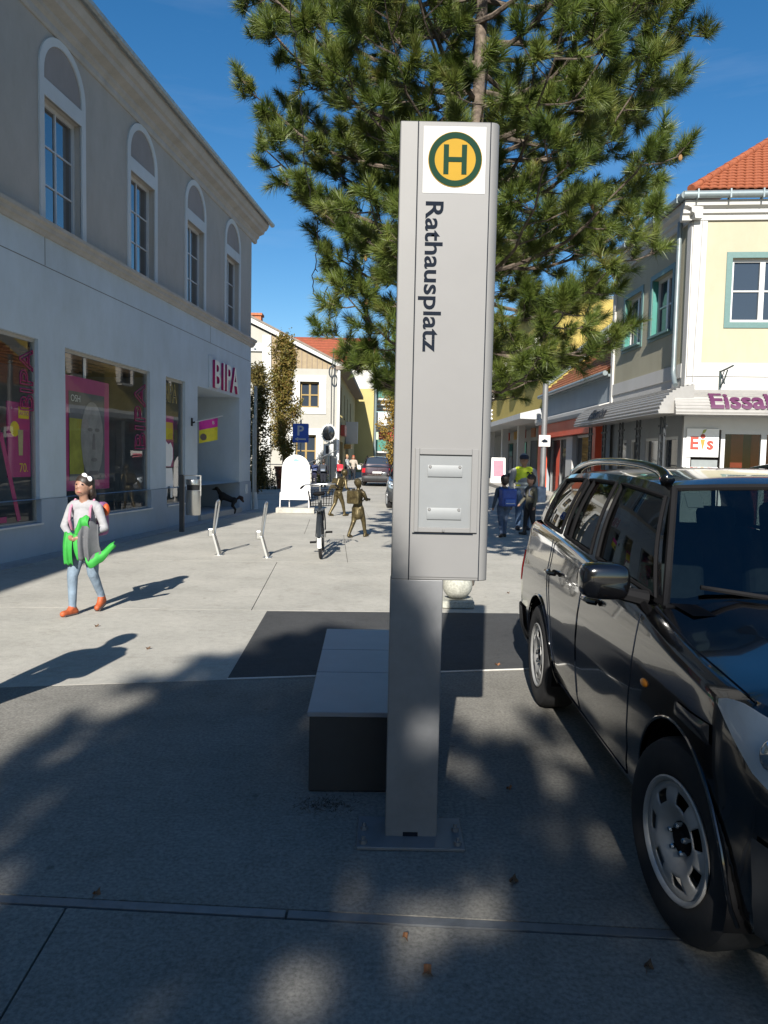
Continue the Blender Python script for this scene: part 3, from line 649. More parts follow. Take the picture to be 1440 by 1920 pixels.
for k in range(14):
    t0, t1 = k / 14, (k + 1.12) / 14
    hb = MB(); hb.tube([a_.lerp(b_, t0), a_.lerp(b_, t1)], [.085, .070], 10); h = hb.build('hip_tile', M_tile, roofE, smooth=True); h.data.transform(Matrix.Translation(-Vector(E_['_o'])))
def casement(fr, a, b, c, g, inset, deep=False):
    mb = MB(fr); tw = .115
    for (x0, x1, z0, z1) in ((a - tw, a, c - tw, g + tw), (b, b + tw, c - tw, g + tw), (a, b, g, g + tw), (a, b, c - tw, c)): mb.box(x0, x1, -.01, .022, z0, z1)
    if deep: mb.box(a - .02, b + .02, .0, .09, c - .05, c + .0)
    wd = mb.build('window', M_green, E_)
    def sub(m_): m_.data.transform(Matrix.Translation(-Vector(E_['_o'])))
    mb = MB(fr); mb.quad((a, -inset, c), (b, -inset, c), (b, -inset, g), (a, -inset, g)); sub(mb.build('pane', M_glassd, wd))
    mb = MB(fr); m_ = (a + b) / 2; f = .065
    for (x0, x1, z0, z1) in ((a, a + f, c, g), (b - f, b, c, g), (a + f, b - f, g - f, g), (a + f, b - f, c, c + f), (m_ - .05, m_ + .05, c + f, g - f)): mb.box(x0, x1, -inset, -inset + .045, z0, z1)
    zz = (c + g) / 2
    mb.box(a + f, m_ - .05, -inset, -inset + .03, zz - .016, zz + .016); mb.box(m_ + .05, b - f, -inset, -inset + .03, zz - .016, zz + .016); sub(mb.build('frame', M_pvc, wd))
    if deep:
        for q_ in ((b - .012, b - .002), (a + .002, a + .012)): mb = MB(fr); mb.box(*q_, -.19, -.002, c, g); sub(mb.build('reveal_lining', mat('reveal_green', (.045, .20, .17), .5), wd))
for h in wA: casement(FA, *h, .13)
for h in wB: casement(FB, *h, .17, True)
# rain pipe on the corner
mb = MB(FB); mb.tube([(.42, .10, HT + .1), (.42, .10, 3.75), (.40, .11, 3.62), (.24, .14, 3.42), (.16, .15, 3.34)], .05, 10); mb.build('downpipe', M_zinc, E_, smooth=True)
mb = MB(FA)
mb.tube([(.17, .045, HT), (.16, .045, 5.6), (.15, .045, 4.9), (.13, .05, 4.4), (.12, .045, 3.4)], .008, 5); mb.build('cable', mat('cable_grey', (.3, .3, .3), .6), E_)
# corrugated awnings
def awning(fr, s0, s1, top, bot, out, name):
    mb = MB(fr); n = 72; vs = []; fs = []; k = 0
    for i in range(n + 1):
        t_ = i / n; th = t_ * R(82)
        d = .05 + out * math.sin(th); z = top - (top - bot) * (1 - math.cos(th)) / (1 - math.cos(R(82)))
        wv = .017 * math.sin(t_ * 2 * math.pi * 12)
        d += wv * math.cos(th) * .4 + wv * .6; z += wv * .6
        vs += [(s0, d, z), (s1, d, z)]
    fs = [(2 * i, 2 * i + 1, 2 * i + 3, 2 * i + 2) for i in range(n)]
    mb.add(vs, fs)
    mb.add([(s0, d - .02, bot), (s1, d - .02, bot), (s1, .1, bot + .02), (s0, .1, bot + .02)], [(0, 1, 2, 3)])
    for se in (s0, s1):
        vv = [(se,) + v_[1:] for v_ in vs[::2]] + [(se, .06, bot + .02)]; mb.add(vv, [tuple(range(len(vv)))])
    return mb.build(name, M_alu, E_, smooth=60, fixn=False)
AW = awning(FA, -.38, 7.0, 3.22, 2.68, .72, 'awning')
AB = awning(FB, -.55, 5.6, 3.28, 2.70, .72, 'awning')
u, n_ = FA.u, FA.n
def awtext(fr, s, z0, d, size, m, flip=False, top=3.22, bot=2.68, out=.72):
    """lettering laid on the curved awning sheet"""
    o = text('awning_lettering', 'Eissalon', size, Matrix.Identity(4), m, E_, local=True, bold=.016)
    bm = bmesh.new(); bm.from_mesh(o.data)
    for k in range(1, 16): bmesh.ops.bisect_plane(bm, geom=bm.verts[:] + bm.edges[:] + bm.faces[:], plane_co=(0, -.15 + k * .05, 0), plane_no=(0, 1, 0))
    arc = [(.05 + out * math.sin(R(82) * q / 60), top - (top - bot) * (1 - math.cos(R(82) * q / 60)) / (1 - math.cos(R(82)))) for q in range(60, -1, -1)]; cum = [0]
    for a, b in zip(arc[:-1], arc[1:]): cum.append(cum[-1] + math.hypot(b[0] - a[0], b[1] - a[1]))
    for v in bm.verts:
        L_ = .13 + v.co.y * 1.0; q = max(i for i, c_ in enumerate(cum) if c_ <= L_) if L_ < cum[-1] else len(cum) - 2; q = min(q, len(arc) - 2)
        t_ = (L_ - cum[q]) / (cum[q + 1] - cum[q]); dd, zz = arc[q][0] + (arc[q + 1][0] - arc[q][0]) * t_, arc[q][1] + (arc[q + 1][1] - arc[q][1]) * t_
        tx, tz = arc[q + 1][0] - arc[q][0], arc[q + 1][1] - arc[q][1]; n_ = math.hypot(tx, tz); dd += tz / n_ * .024; zz -= tx / n_ * .024
        v.co = Vector(fr((s - v.co.x if flip else s + v.co.x, dd, zz))) - Vector(E_['_o'])
    bm.to_mesh(o.data); bm.free(); return o
awtext(FA, .26, 2.79, .80, .55, M_purple)
awtext(FB, 4.3, 2.86, .78, .42, M_black, True, 3.28, 2.70)
# iron lamp bracket
mb = MB(FA); mb.tube([(.66, .04, 3.62), (.66, .04, 3.22)], .022, 8); mb.tube([(.66, .05, 3.6), (.70, .30, 3.63), (.73, .55, 3.66)], .018, 8); mb.tube([(.66, .05, 3.3), (.68, .2, 3.38), (.70, .33, 3.6)], .014, 8)
mb.tube([(.66, .05, 3.42), (.67, .14, 3.5), (.68, .22, 3.61)], .01, 6); mb.build('lamp_bracket', mat('iron_green', (.04, .06, .06), .5, .4), E_)
# shop front under the awning
mb = MB(FA); mb.box(0, .16, -.1, .0, 0, 2.8); mb.box(0, 7, -.1, -.002, 2.42, 2.8); mb.box(.16, .72, -.1, -.01, 0, 1.62); mb.build('shopfront_panel', M_pvc, E_)
mb = MB(FA); mb.box(.18, .70, -.06, .0, 1.62, 1.80); mb.build('shopfront_panel', mat('panel_grey', (.2, .22, .22), .5), E_)
sg = MB(FA); sg.box(.06, .70, .01, .03, 1.86, 2.44); sg = sg.build('eis_sign', M_white, None); tag(sg, 'white sign with red and yellow lettering beside the parlour door', 'sign'); sg['_o'] = (0, 0, 0)
FAM = Matrix(((FA.u.x, 0, FA.n.x, 0), (FA.u.y, 0, FA.n.y, 0), (0, 1, 0, 0), (0, 0, 0, 1)))
M_redl = mat('letter_red', (.34, .05, .03), .5); M_orl = mat('letter_orange', (.40, .22, .03), .5)
text('letter', 'E', .36, Matrix.Translation(FA((.12, .034, 2.02))) @ FAM, M_redl, sg, bold=.012); text('letter', 's', .36, Matrix.Translation(FA((.46, .034, 2.02))) @ FAM, M_redl, sg, bold=.012)
mb = MB(FA); mb.prism([(.33, 2.22), (.43, 2.22), (.385, 1.99)], .031, .035); mb.build('letter', M_orl, sg)
mb = MB(FA); mb.lathe([(0, .035), (.05, .035)], 14, (.38, 0, 2.28), 'y'); mb.build('letter', M_redl, sg)
mb = MB(FA); mb.prism([(.36, 2.33), (.42, 2.36), (.45, 2.43), (.38, 2.41)], .031, .035); mb.build('letter', mat('letter_olive', (.35, .4, .08), .5), sg)
M_glasssh = thin_glass('parlour_glass', (.55, .57, .57), .01, 1.5)
for (a, b) in ((.84, 1.55), (1.66, 2.6), (2.75, 3.7), (3.85, 5.4)):
    mb = MB(FA)
    for (x0, x1, z0, z1) in ((a - .08, a, 0, 2.42), (b, b + .03, 0, 2.42), (a, b, 2.34, 2.42), (a, b, 0, .12)): mb.box(x0, x1, -.09, -.02, z0, z1)
    d_ = mb.build('glazed_door', M_pvc, E_); mb = MB(FA); mb.quad((a, -.05, .12), (b, -.05, .12), (b, -.05, 2.34), (a, -.05, 2.34)); mb.build('pane', M_glasssh, d_).data.transform(Matrix.Translation(-Vector(E_['_o'])))
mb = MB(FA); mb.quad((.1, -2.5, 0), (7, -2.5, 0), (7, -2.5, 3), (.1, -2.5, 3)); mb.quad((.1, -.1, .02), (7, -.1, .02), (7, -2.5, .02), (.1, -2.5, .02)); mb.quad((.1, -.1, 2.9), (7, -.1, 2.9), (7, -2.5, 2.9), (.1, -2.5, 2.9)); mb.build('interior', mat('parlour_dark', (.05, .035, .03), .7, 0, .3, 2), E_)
mb = MB(FA); mb.box(1.25, 1.5, -.9, -.85, .1, 2.6); mb.box(1.9, 2.5, -1.5, -1.45, .1, 2.6); mb.build('curtain', mat('curtain_red', (.35, .04, .02), .8), E_)
# street side of the parlour: recessed front, perforated posts
mb = MB(FB); mb.wall(0, 5.6, 0, 3.2, [(.5, 1.35, .5, 2.3, .1), (1.6, 2.4, .5, 2.3, .1), (2.7, 3.4, .3, 2.3, .1), (3.7, 4.4, .5, 2.3, .1)], d=-.10); mb.build('lower_wall', plastermat('grey_panelling', (.36, .37, .37), .1), E_)
for (a, b, c) in ((.5, 1.35, .5), (1.6, 2.4, .5), (2.7, 3.4, .3), (3.7, 4.4, .5)):
    mb = MB(FB)
    for (x0, x1, z0, z1) in ((a, a + .06, c, 2.3), (b - .06, b, c, 2.3), (a + .06, b - .06, 2.24, 2.3), (a + .06, b - .06, c, c + .06)): mb.box(x0, x1, -.18, -.12, z0, z1)
    d_ = mb.build('window', M_pvc, E_); mb = MB(FB); mb.quad((a, -.17, c), (b, -.17, c), (b, -.17, 2.3), (a, -.17, 2.3)); mb.build('pane', M_glassd, d_).data.transform(Matrix.Translation(-Vector(E_['_o'])))
M_iron = mat('iron_dark', (.05, .055, .06), .5, .5, .1)
def ironpost(fr, s, d, z1):
    mb = MB(fr)
    for sd in (-.11, .085): mb.box(s + sd, s + sd + .025, d - .02, d + .02, 0, z1)
    n = 15
    for k in range(n):
        z = .1 + (z1 - .12) * k / n; hw = .085 + (.16 if k >= n - 2 else 0)
        mb.obox((s, d, z), (.2 + (.12 * (k - n + 3) if k > n - 3 else 0), .02, .05))
        mb.obox((s, d, z + .085), (.05, .016, .14), (0, .5, 0))
    return mb.build('iron_post', M_iron, E_)
for s in (.05, 1.45, 2.6, 3.9, 5.1): ironpost(FB, s, .42, 2.68)

# ------------------------------------------------------------------ low red-portal shop and the yellow house further along
FC = Frame((6.06, 20.3, 0), 91.2, side=-1)
Lw = thing('low_shop', 'low grey shop with red portal, white ledge and tiled roof', 'building', (6.06, 20.3, .2))
M_grey = plastermat('plaster_slate', (.30, .34, .37), .08, .2)
M_red = mat('portal_red', (.60, .07, .025), .5, 0, .08, 4)
g0 = .45
mb = MB(FC); mb.wall(-.05, 7.75, .2, 4.05, [(.75, 7.35, .2, 2.85, .5)]); mb.build('wall', M_grey, Lw)
mb = MB(FC); mb.box(.55, 7.6, .01, .22, 2.58, 3.05); mb.box(7.0, 7.6, .01, .22, .6, 2.58); mb.box(.55, .85, .01, .22, .3, 2.58); mb.build('portal', M_red, Lw)
mb = MB(FC); mb.sweep([(.01, 3.06), (.30, 3.06), (.34, 3.16), (.34, 3.26), (.01, 3.36)], -.05, 7.75); mb.build('ledge', M_wht, Lw)
mb = MB(FC); mb.tube([(-.05, .20, 4.12), (7.8, .20, 4.12)], .07, 10); mb.box(-.05, 7.75, .0, .12, 4.03, 4.10); mb.build('gutter', M_zinc, Lw)
for (a, b) in ((.9, 2.2), (2.35, 3.6), (4.6, 5.6), (5.7, 6.9)):
    mb = MB(FC); mb.box(a - .06, a, -.2, -.12, .5, 2.58); mb.box(b, b + .06, -.2, -.12, .5, 2.58); mb.box(a, b, -.2, -.12, 2.5, 2.58); d_ = mb.build('shop_window', mat('shop_alu', (.32, .33, .33), .4, .5), Lw)
    mb = MB(FC); mb.quad((a, -.16, .5), (b, -.16, .5), (b, -.16, 2.5), (a, -.16, 2.5)); mb.build('pane', mat('shop_dark_glass', (.05, .05, .05), .05, 0, 0), d_).data.transform(Matrix.Translation(-Vector(Lw['_o'])))
mb = MB(FC); mb.box(3.7, 4.45, -.45, .0, .3, 2.56); mb.build('pillar', M_wht, Lw)
mb = MB(FC); mb.quad((.75, -.45, .2), (7.35, -.45, .2), (7.35, -.45, 2.85), (.75, -.45, 2.85)); mb.build('shop_back', mat('shop_back_grey', (.16, .16, .16), .7, 0, .2, 2), Lw)
mb = MB(FC); mb.quad((-.1, .18, 4.18), (7.75, .18, 4.18), (7.75, -4.6, 8.1), (-.1, -4.6, 8.1)); rC = mb.build('roof', mat('roof_underlay2', (.30, .09, .035), .8, 0, .2, 10), Lw)
rowb = MB(FC)
for k in range(24):
    rr = .02 + k * .2; z = 4.19 + rr * .82
    rowb.add([(-.1, .18 - rr, z + .05), (7.72, .18 - rr, z + .05), (7.72, .18 - rr - .26, z + .05 + .13), (-.1, .18 - rr - .26, z + .05 + .13), (-.1, .18 - rr, z), (7.72, .18 - rr, z)], [(0, 1, 2, 3), (0, 4, 5, 1)])
rt = rowb.build('tile_courses', mat('roof_tile_brown', (.36, .13, .055), .8, 0, .3, 14), Lw, fixn=False); rt['kind'] = 'stuff'
mb = MB(FC); mb.box(1.2, 1.9, -1.9, -.75, 5.28, 5.34)
sk = MB(FC); sk.add([(1.3, -.95, 5.28), (2.1, -.95, 5.28), (2.1, -1.75, 5.98), (1.3, -1.75, 5.98), (1.3, -.95, 5.40), (2.1, -.95, 5.40), (2.1, -1.75, 6.10), (1.3, -1.75, 6.10)], [(0, 1, 2, 3), (4, 5, 6, 7), (0, 1, 5, 4), (1, 2, 6, 5), (2, 3, 7, 6), (3, 0, 4, 7)]); sk.build('skylight', M_pvc, Lw)
Yh = thing('yellow_house', 'tall yellow building with grey canopy over its arcade of shops', 'building', (5.9, 28.1, .7))
M_yelw = plastermat('plaster_yellow', (.42, .33, .10), .04, .2)
FD = Frame((5.9, 28.12, 0), 91.2, side=-1)
mb = MB(FD); mb.wall(0, 26, 3.55, 7.75, [(1.0, 1.9, 5.0, 6.4, .15), (4.5, 5.4, 5.0, 6.4, .15), (8, 8.9, 5.0, 6.4, .15), (11.5, 12.4, 5, 6.4, .15)], d=0)
p0 = FD((0, 0, 3)); mb2 = MB(); mb2.add([(p0.x, p0.y, 2.5), (p0.x + 9, p0.y - .5, 2.5), (p0.x + 9, p0.y - .5, 7.75), (p0.x, p0.y, 7.75)], [(0, 1, 2, 3)])
for f in mb2.f: mb.f.append([i + len(mb.v) for i in f]); mb.m.append(0)
mb.v += mb2.v; mb.build('wall', M_yelw, Yh)
mb = MB(FD); mb.box(-.1, 26, -9, .2, 7.76, 7.9); mb.build('roof_edge', M_zinc, Yh)
# flashing where the low tiled roof meets the yellow wall
mb = MB(); a0, a1 = Vector((6.0, 28.05, 4.55)), Vector((10.9, 27.8, 8.45)); mb.add([tuple(a0), tuple(a1), tuple(a1 + Vector((0, 0, .55))), tuple(a0 + Vector((0, 0, .55)))], [(0, 1, 2, 3)]); mb.build('flashing', M_zinc, Yh)
mb = MB(FD); mb.sweep([(0, 3.30), (.9, 3.32), (.9, 3.52), (0, 3.75)], -.1, 26); mb.build('canopy', mat('canopy_grey', (.42, .43, .43), .6, 0, .08), Yh)
for (a, b, c, g) in ((1.0, 1.9, 5.0, 6.4), (4.5, 5.4, 5.0, 6.4), (8, 8.9, 5.0, 6.4), (11.5, 12.4, 5, 6.4)):
    mb = MB(FD)
    for (x0, x1, z0, z1) in ((a - .1, a, c, g), (b, b + .1, c, g), (a, b, g, g + .1), (a, b, c - .1, c)): mb.box(x0, x1, -.02, .25, z0, z1)
    d_ = mb.build('window', M_wht, Yh); mb = MB(FD); mb.quad((a, -.1, c), (b, -.1, c), (b, -.1, g), (a, -.1, g)); mb.build('pane', M_glassd, d_).data.transform(Matrix.Translation(-Vector(Yh['_o'])))
mb = MB(FD); mb.quad((0, -1.4, .3), (26, -1.4, .3), (26, -1.4, 3.4), (0, -1.4, 3.4)); mb.quad((0, 0, 3.31), (26, 0, 3.31), (26, -1.4, 3.31), (0, -1.4, 3.31)); mb.build('arcade_back', mat('arcade_grey', (.34, .34, .33), .7, 0, .1, 2), Yh)
for (a, b, m_) in ((.4, 2.2, M_black), (2.6, 4.6, M_black), (6.4, 8.4, M_glassd), (9.5, 12, M_glassd), (13, 16, M_glassd)):
    mb = MB(FD); mb.box(a, b, -1.42, -1.36, .6, 2.75); mb.build('shop_door', m_, Yh)
for k in range(5):
    s = 2.6 + k * 2.0; mb = MB(FD); mb.box(s, s + .75, -.75, -.70, 2.82, 3.22); mb.build('hanging_sign', [M_redl, mat('sign_brown', (.3, .12, .05), .6), M_redl, M_orl, M_redl][k], Yh)
for k in range(6): mb = MB(FD); mb.box(4.9 + 4 * k, 5.2 + 4 * k, -.35, -.05, .2, 3.32); mb.build('arcade_pillar', M_wht, Yh)
text('wall_lettering', 'ME', .75, Matrix.Translation(FD((12.6, .05, 3.95))) @ Matrix(((-FD.u.x, 0, FD.n.x, 0), (-FD.u.y, 0, FD.n.y, 0), (0, 1, 0, 0), (0, 0, 0, 1))), M_white, Yh, extrude=.04)

# ------------------------------------------------------------------ houses down the street
M_offw = plastermat('plaster_offwhite', (.37, .355, .315), .04, .1); M_puw = plastermat('plaster_pure_white', (.52, .52, .50), .03, .1)
M_ochre = plastermat('plaster_ochre', (.38, .32, .18), .08, .1)
M_boards = mat('boards_tan', (.28, .215, .13), .8, 0, .15, 3)
M_roofbr = mat('roof_brown', (.20, .16, .13), .8, 0, .2, 5)
WH = thing('white_house', 'white gabled house with balcony and timber windows at the street corner', 'house', (-3.05, 47, .28))
FW = Frame((-3.05, 47, .28), 180, side=-1)             # s to the left, d towards the camera
hw = [(1.15, 2.35, 4.6, 6.2), (1.3, 2.6, .9, 2.9), (7.3, 8.6, 4.5, 6.6)]
mb = MB(FW); mb.wall(0, 16, 0, 7.0, [(a, b, c, g, .35) for a, b, c, g in hw])
mb.quad((0, 0, 7.0), (4.0, 0, 7.0), (2.0, 0, 7.0), (0, 0, 7.0)); mb.build('wall', M_offw, WH)
mb = MB(FW); mb.prism([(-.15, 7.0), (4.3, 7.0), (4.3, 9.1)], -.30, -.02); mb.build('gable_boards', M_boards, WH)
for k in range(13): mb = MB(FW); mb.box(.0 + k * .32, .03 + k * .32, -.02, .02, 7.02, 7.06 + .48 * (k * .32)); mb.build('board_joint', M_roofbr, WH)
mb = MB(FW); mb.prism([(4.3, 7.0), (13, 7.0), (13, 9.1), (8.2, 11.0), (4.3, 9.1)], -.3, -.02); mb.build('gable_wall', M_offw, WH)
mb = MB(FW); mb.prism([(-.25, 7.05), (8.2, 11.05), (16.6, 7.05), (16.6, 7.35), (8.2, 11.38), (-.25, 7.35)], -.4, .25); mb.build('verge', M_puw, WH)
mb = MB(FW); mb.prism([(-.4, 7.2), (8.2, 11.40), (16.8, 7.2), (16.8, 7.32), (8.2, 11.54), (-.4, 7.32)], -24, .3); mb.build('roof', M_roofbr, WH)
mb = MB(FW); mb.box(4.15, 4.7, -.02, .12, 0, 9.0); mb.box(4.7, 13, -.02, .12, 8.0, 8.5); mb.build('pilaster', M_puw, WH)
mb = MB(FW); mb.box(5.3, 5.95, -3.6, -2.9, 9.0, 10.75); mb.box(5.22, 6.03, -3.7, -2.8, 10.75, 10.9); mb.build('chimney', mat('brick_red', (.38, .13, .06), .85, 0, .3, 6), WH)
M_timber = mat('timber_window', (.26, .17, .05), .6, 0, .1)
for (a, b, c, g) in hw:
    mb = MB(FW)
    for (x0, x1, z0, z1) in ((a - .45, a, c - .4, g + .4), (b, b + .45, c - .4, g + .4), (a, b, g, g + .4), (a, b, c - .4, c)): mb.box(x0, x1, -.02, .05, z0, z1)
    d_ = mb.build('window', M_puw, WH)
    mb = MB(FW); mb.quad((a, -.3, c), (b, -.3, c), (b, -.3, g), (a, -.3, g)); mb.build('pane', M_glassd, d_).data.transform(Matrix.Translation(-Vector(WH['_o'])))
    mb = MB(FW); m_ = (a + b) / 2; z_ = (c + g) / 2
    for (x0, x1, z0, z1) in ((a, a + .1, c, g), (b - .1, b, c, g), (a, b, g - .1, g), (a, b, c, c + .1), (m_ - .06, m_ + .06, c + .1, g - .1), (a + .1, m_ - .06, z_ - .04, z_ + .04), (m_ + .06, b - .1, z_ - .04, z_ + .04)): mb.box(x0, x1, -.3, -.24, z0, z1)
    mb.build('frame', M_timber, d_).data.transform(Matrix.Translation(-Vector(WH['_o'])))
mb = MB(FW); mb.box(6.0, 13, .05, 1.5, 3.0, 3.3); mb.box(6.0, 13, 1.3, 1.5, 4.15, 4.35); bal = mb.build('balcony', M_puw, WH)
for k in range(16):
    mb = MB(FW); s = 6.1 + k * .42; mb.lathe([(.05, 3.3), (.12, 3.45), (.12, 3.6), (.05, 3.85), (.08, 4.15)], 8, (s, 1.4, 0)); mb.build('baluster', M_puw, bal, smooth=True).data.transform(Matrix.Translation(-Vector(WH['_o'])))
mb = MB(FW); mb.lathe([(0, .06), (.42, .06)], 20, (5.85, 1.0, 4.75), 'y'); mb.build('round_sign', mat('disc_green', (.08, .3, .14), .5), WH)
# flank along the street
FWf = Frame((-3.05, 47, .28), 89.5, side=1)
fl = [(2, 4, 4.3, 6.2), (6.5, 7.5, 4.3, 6.0), (10, 11, 4.3, 6.0), (14, 15.5, 4.3, 6.0), (3, 6, .4, 2.6), (9, 13, .4, 2.6)]
mb = MB(FWf); mb.wall(0, 22, 0, 7.0, [(a, b, c, g, .2) for a, b, c, g in fl]); mb.quad((22, 0, 0), (22, -8, 0), (22, -8, 7), (22, 0, 7)); mb.build('flank_wall', M_ochre, WH)
for (a, b, c, g) in fl: mb = MB(FWf); mb.quad((a, -.18, c), (b, -.18, c), (b, -.18, g), (a, -.18, g)); mb.box(a - .1, b + .1, 0, .06, c - .1, c); mb.build('window', M_glassd, WH)
mb = MB(FWf); mb.box(-.3, 22.4, -.1, .75, 6.95, 7.18); mb.build('eaves', M_roofbr, WH)
mb = MB(FW); mb.tube([(-.08, .12, 0), (-.08, .12, 7.0)], .09, 8); mb.build('downpipe', mat('pipe_white', (.8, .8, .8), .4), WH, smooth=True)
mb = MB(FWf); mb.box(3, 5.2, .02, .3, 3.0, 3.7); mb.build('shop_sign', M_redl, WH)
mb = MB(FWf); mb.box(8.6, 9.2, .02, .9, 2.6, 4.2); mb.build('projecting_sign', M_wht, WH)
mb = MB(FWf); mb.box(7.0, 9.4, .02, .5, 2.2, 2.5); mb.build('sign_board', mat('sign_timber', (.35, .2, .05), .6), WH)
# yellow block with balconies, red roof behind
YB = thing('balcony_block', 'yellow apartment block with stacked balconies and red roof far down the street', 'building', (-2.9, 70, .55))
mb = MB(); mb.box(-6, -1.15, 70, 92, .5, 8.3); mb.build('wall', plastermat('plaster_pale_yellow', (.42, .35, .15), .04, .1), YB)
mb = MB(); mb.box(-9.5, -1.2, 73, 90, 8.3, 11.0); mb.box(-9.8, -1.0, 72.6, 73, 10.6, 11.0); mb.build('attic_wall', M_puw, YB)
mb = MB(); mb.add([(-9.8, 72.4, 10.95), (-1.6, 72.4, 10.95), (-1.6, 78.5, 14.2), (-9.8, 78.5, 14.2)], [(0, 1, 2, 3)])
rr = mb.build('roof', mat('roof_tile_far', (.26, .065, .028), .8, 0, .2, 4), YB)
for k in range(9):
    mb = MB(); y = 72.45 + k * .68; z = 11.0 + k * .362; mb.add([(-9.8, y, z + .09), (-1.6, y, z + .09), (-1.6, y + .7, z + .40), (-9.8, y + .7, z + .40), (-9.8, y, z), (-1.6, y, z)], [(0, 1, 2, 3), (0, 4, 5, 1)]); mb.build('tile_course', MATS['roof_tile_far'], rr, fixn=False).data.transform(Matrix.Translation(-Vector(YB['_o'])))
M_bgreen = mat('balcony_green', (.03, .16, .12), .5)
for k, z in enumerate((2.6, 5.2, 7.6)):
    for j in range(3):
        y = 71.5 + j * 6.5; mb = MB(); mb.box(-1.14, .25 + .2 * j, y, y + 3.4, z - .2, z); mb.build('balcony', M_puw, YB)
        mb = MB(); mb.box(.22 + .2 * j, .30 + .2 * j, y - .05, y + 3.45, z - .25, z + (1.0 if k == 1 else .25)); mb.box(-1.13, .2 + .2 * j, y - .06, y, z + .0, z + 1.05); mb.build('balcony_front', M_bgreen if k != 1 else M_puw, YB)
mb = MB(); mb.tube([(-1.0, 70.5, .5), (-1.0, 70.5, 12.5)], .12, 8); mb.build('downpipe', M_zinc, YB)
mb = MB(); mb.box(-1.13, .2, 74, 90, .5, 2.3); mb.build('shade_block', M_dark, YB)  # solid dark block standing in for the shade under the balconies
# red awning front, white van and green board at the far end of the street
RA = thing('red_awning_shop', 'small far shop with a wide red awning at the street end', 'building', (1.3, 96, .86))
mb = MB(); mb.box(-.6, 6, 98, 108, .8, 6.5); mb.build('wall', M_dark, RA)
mb = MB(); mb.add([(-.9, 97.9, 6.6), (5, 97.9, 6.6), (5, 96, 3.9), (-.9, 96, 3.9), (-.9, 97.9, 3.9), (5, 97.9, 3.9)], [(0, 1, 2, 3), (0, 3, 4), (1, 5, 2), (3, 2, 5, 4)]); mb.build('awning', mat('awning_red', (.65, .02, .05), .6), RA)
mb = MB(); mb.box(.8, 2.5, 95.8, 95.9, 2.3, 3.6); mb.build('green_board', mat('board_green', (.12, .3, .02), .5), RA)
V = thing('white_van', 'boxy white delivery van at the far end of the street', 'van', (.5, 88, .75))
mb = MB(); mb.box(-.45, 1.65, 88, 93, 1.2, 3.5); mb.build('body', mat('van_white', (.75, .77, .77), .35), V, bevel=.12)
mb = MB(); mb.box(-.3, 1.5, 87.97, 88, 2.5, 3.2); mb.build('rear_window', M_glassd, V)
for x in (-.3, 1.5):
    mb = MB(); mb.lathe([(.0, -.11), (.3, -.11), (.34, -.05), (.34, .05), (.3, .11), (0, .11)], 16, (x, 89, 1.1), 'x'); mb.build('wheel', M_black, V)

# ------------------------------------------------------------------ bus stop stele
M_alus = mat('stele_silver', (.19, .188, .184), .55, .1, .04, 3, .02, 200, spec=.3)
M_aluf = mat('stele_face', (.195, .193, .19), .55, .1, .03, 3, spec=.3)
M_pole = mat('stele_pole', (.175, .178, .182), .5, .15, .16, 5, 0, 60, detail=9)
M_ink = mat('ink_dark', (.012, .016, .024), .9, 0, 0, spec=.05)
M_hg = mat('sign_green', (.014, .04, .025), .85, 0, .04, spec=.08); M_hy = mat('sign_yellow', (.36, .22, .03), .8, 0, .04, spec=.1); M_signw = mat('sign_white', (.50, .50, .49), .7, 0, .02, spec=.2)
SX, SY = .036, 3.156
S = thing('bus_stop_stele', 'tall silver bus stop stele with a green and yellow H emblem', 'bus stop', (SX + .11, SY + .06, 0))
def rounded(x0, x1, y0, y1, rl, rr):
    """plan outline, front is y0; left corner radius rl, right corner radius rr"""
    pts = []
    for cx_, cy_, r_, a0 in ((x0 + rl, y0 + rl, rl, 180), (x1 - rr, y0 + rr, rr, 270), (x1 - rr, y1 - rr, rr, 0), (x0 + rl, y1 - rl, rl, 90)):
        for k in range(7): a = R(a0 + 15 * k); pts.append((cx_ + r_ * math.cos(a), cy_ + r_ * math.sin(a)))
    return pts
mb = MB(); mb.prism(rounded(SX, SX + .41, SY, SY + .15, .006, .036), 1.147, 3.04, 'xy'); mb.build('housing', M_alus, S, smooth=30, bevel=.004)
mb = MB(); mb.box(SX + .0765, SX + .3685, SY - .004, SY + .01, 1.16, 3.032); mb.build('front_panel', M_aluf, S, bevel=.001)
for x in (SX + .0735, SX + .3705): mb = MB(); mb.box(x - .0022, x + .0022, SY - .0012, SY + .002, 1.147, 3.04); mb.build('seam', M_ink, S)
f = SY - .0045
mb = MB(); mb.box(SX + .096, SX + .351, f - .001, f, 2.752, 3.018); lp = mb.build('logo_panel', M_signw, S)
def disc(cx_, cz, r0, r1, y, m, name, parent, n=48):
    mb = MB()
    if r0 > 0: mb.lathe([(r0, y), (r1, y)], n, (cx_, 0, cz), 'y')
    else: mb.prism([(cx_ + r1 * math.cos(2 * math.pi * k / n), cz + r1 * math.sin(2 * math.pi * k / n)) for k in range(n)], y, y + .0008)
    o = mb.build(name, m, None); o.data.transform(Matrix.Translation(-Vector(S['_o']))); o.parent = parent; return o
LC, LZ = SX + .2265, 2.886
disc(LC, LZ, .0, .111, f - .003, M_hy, 'logo_edge', lp); disc(LC, LZ, .084, .1085, f - .0045, M_hg, 'logo_ring', lp)
mb = MB(); hh, hw2, st = .059, .0475, .021
for x0, x1, z0, z1 in ((-hw2, -hw2 + st, -hh, hh), (hw2 - st, hw2, -hh, hh), (-hw2 + st, hw2 - st, -.0095, .0095)): mb.box(LC + x0, LC + x1, f - .005, f - .0038, LZ + z0, LZ + z1)
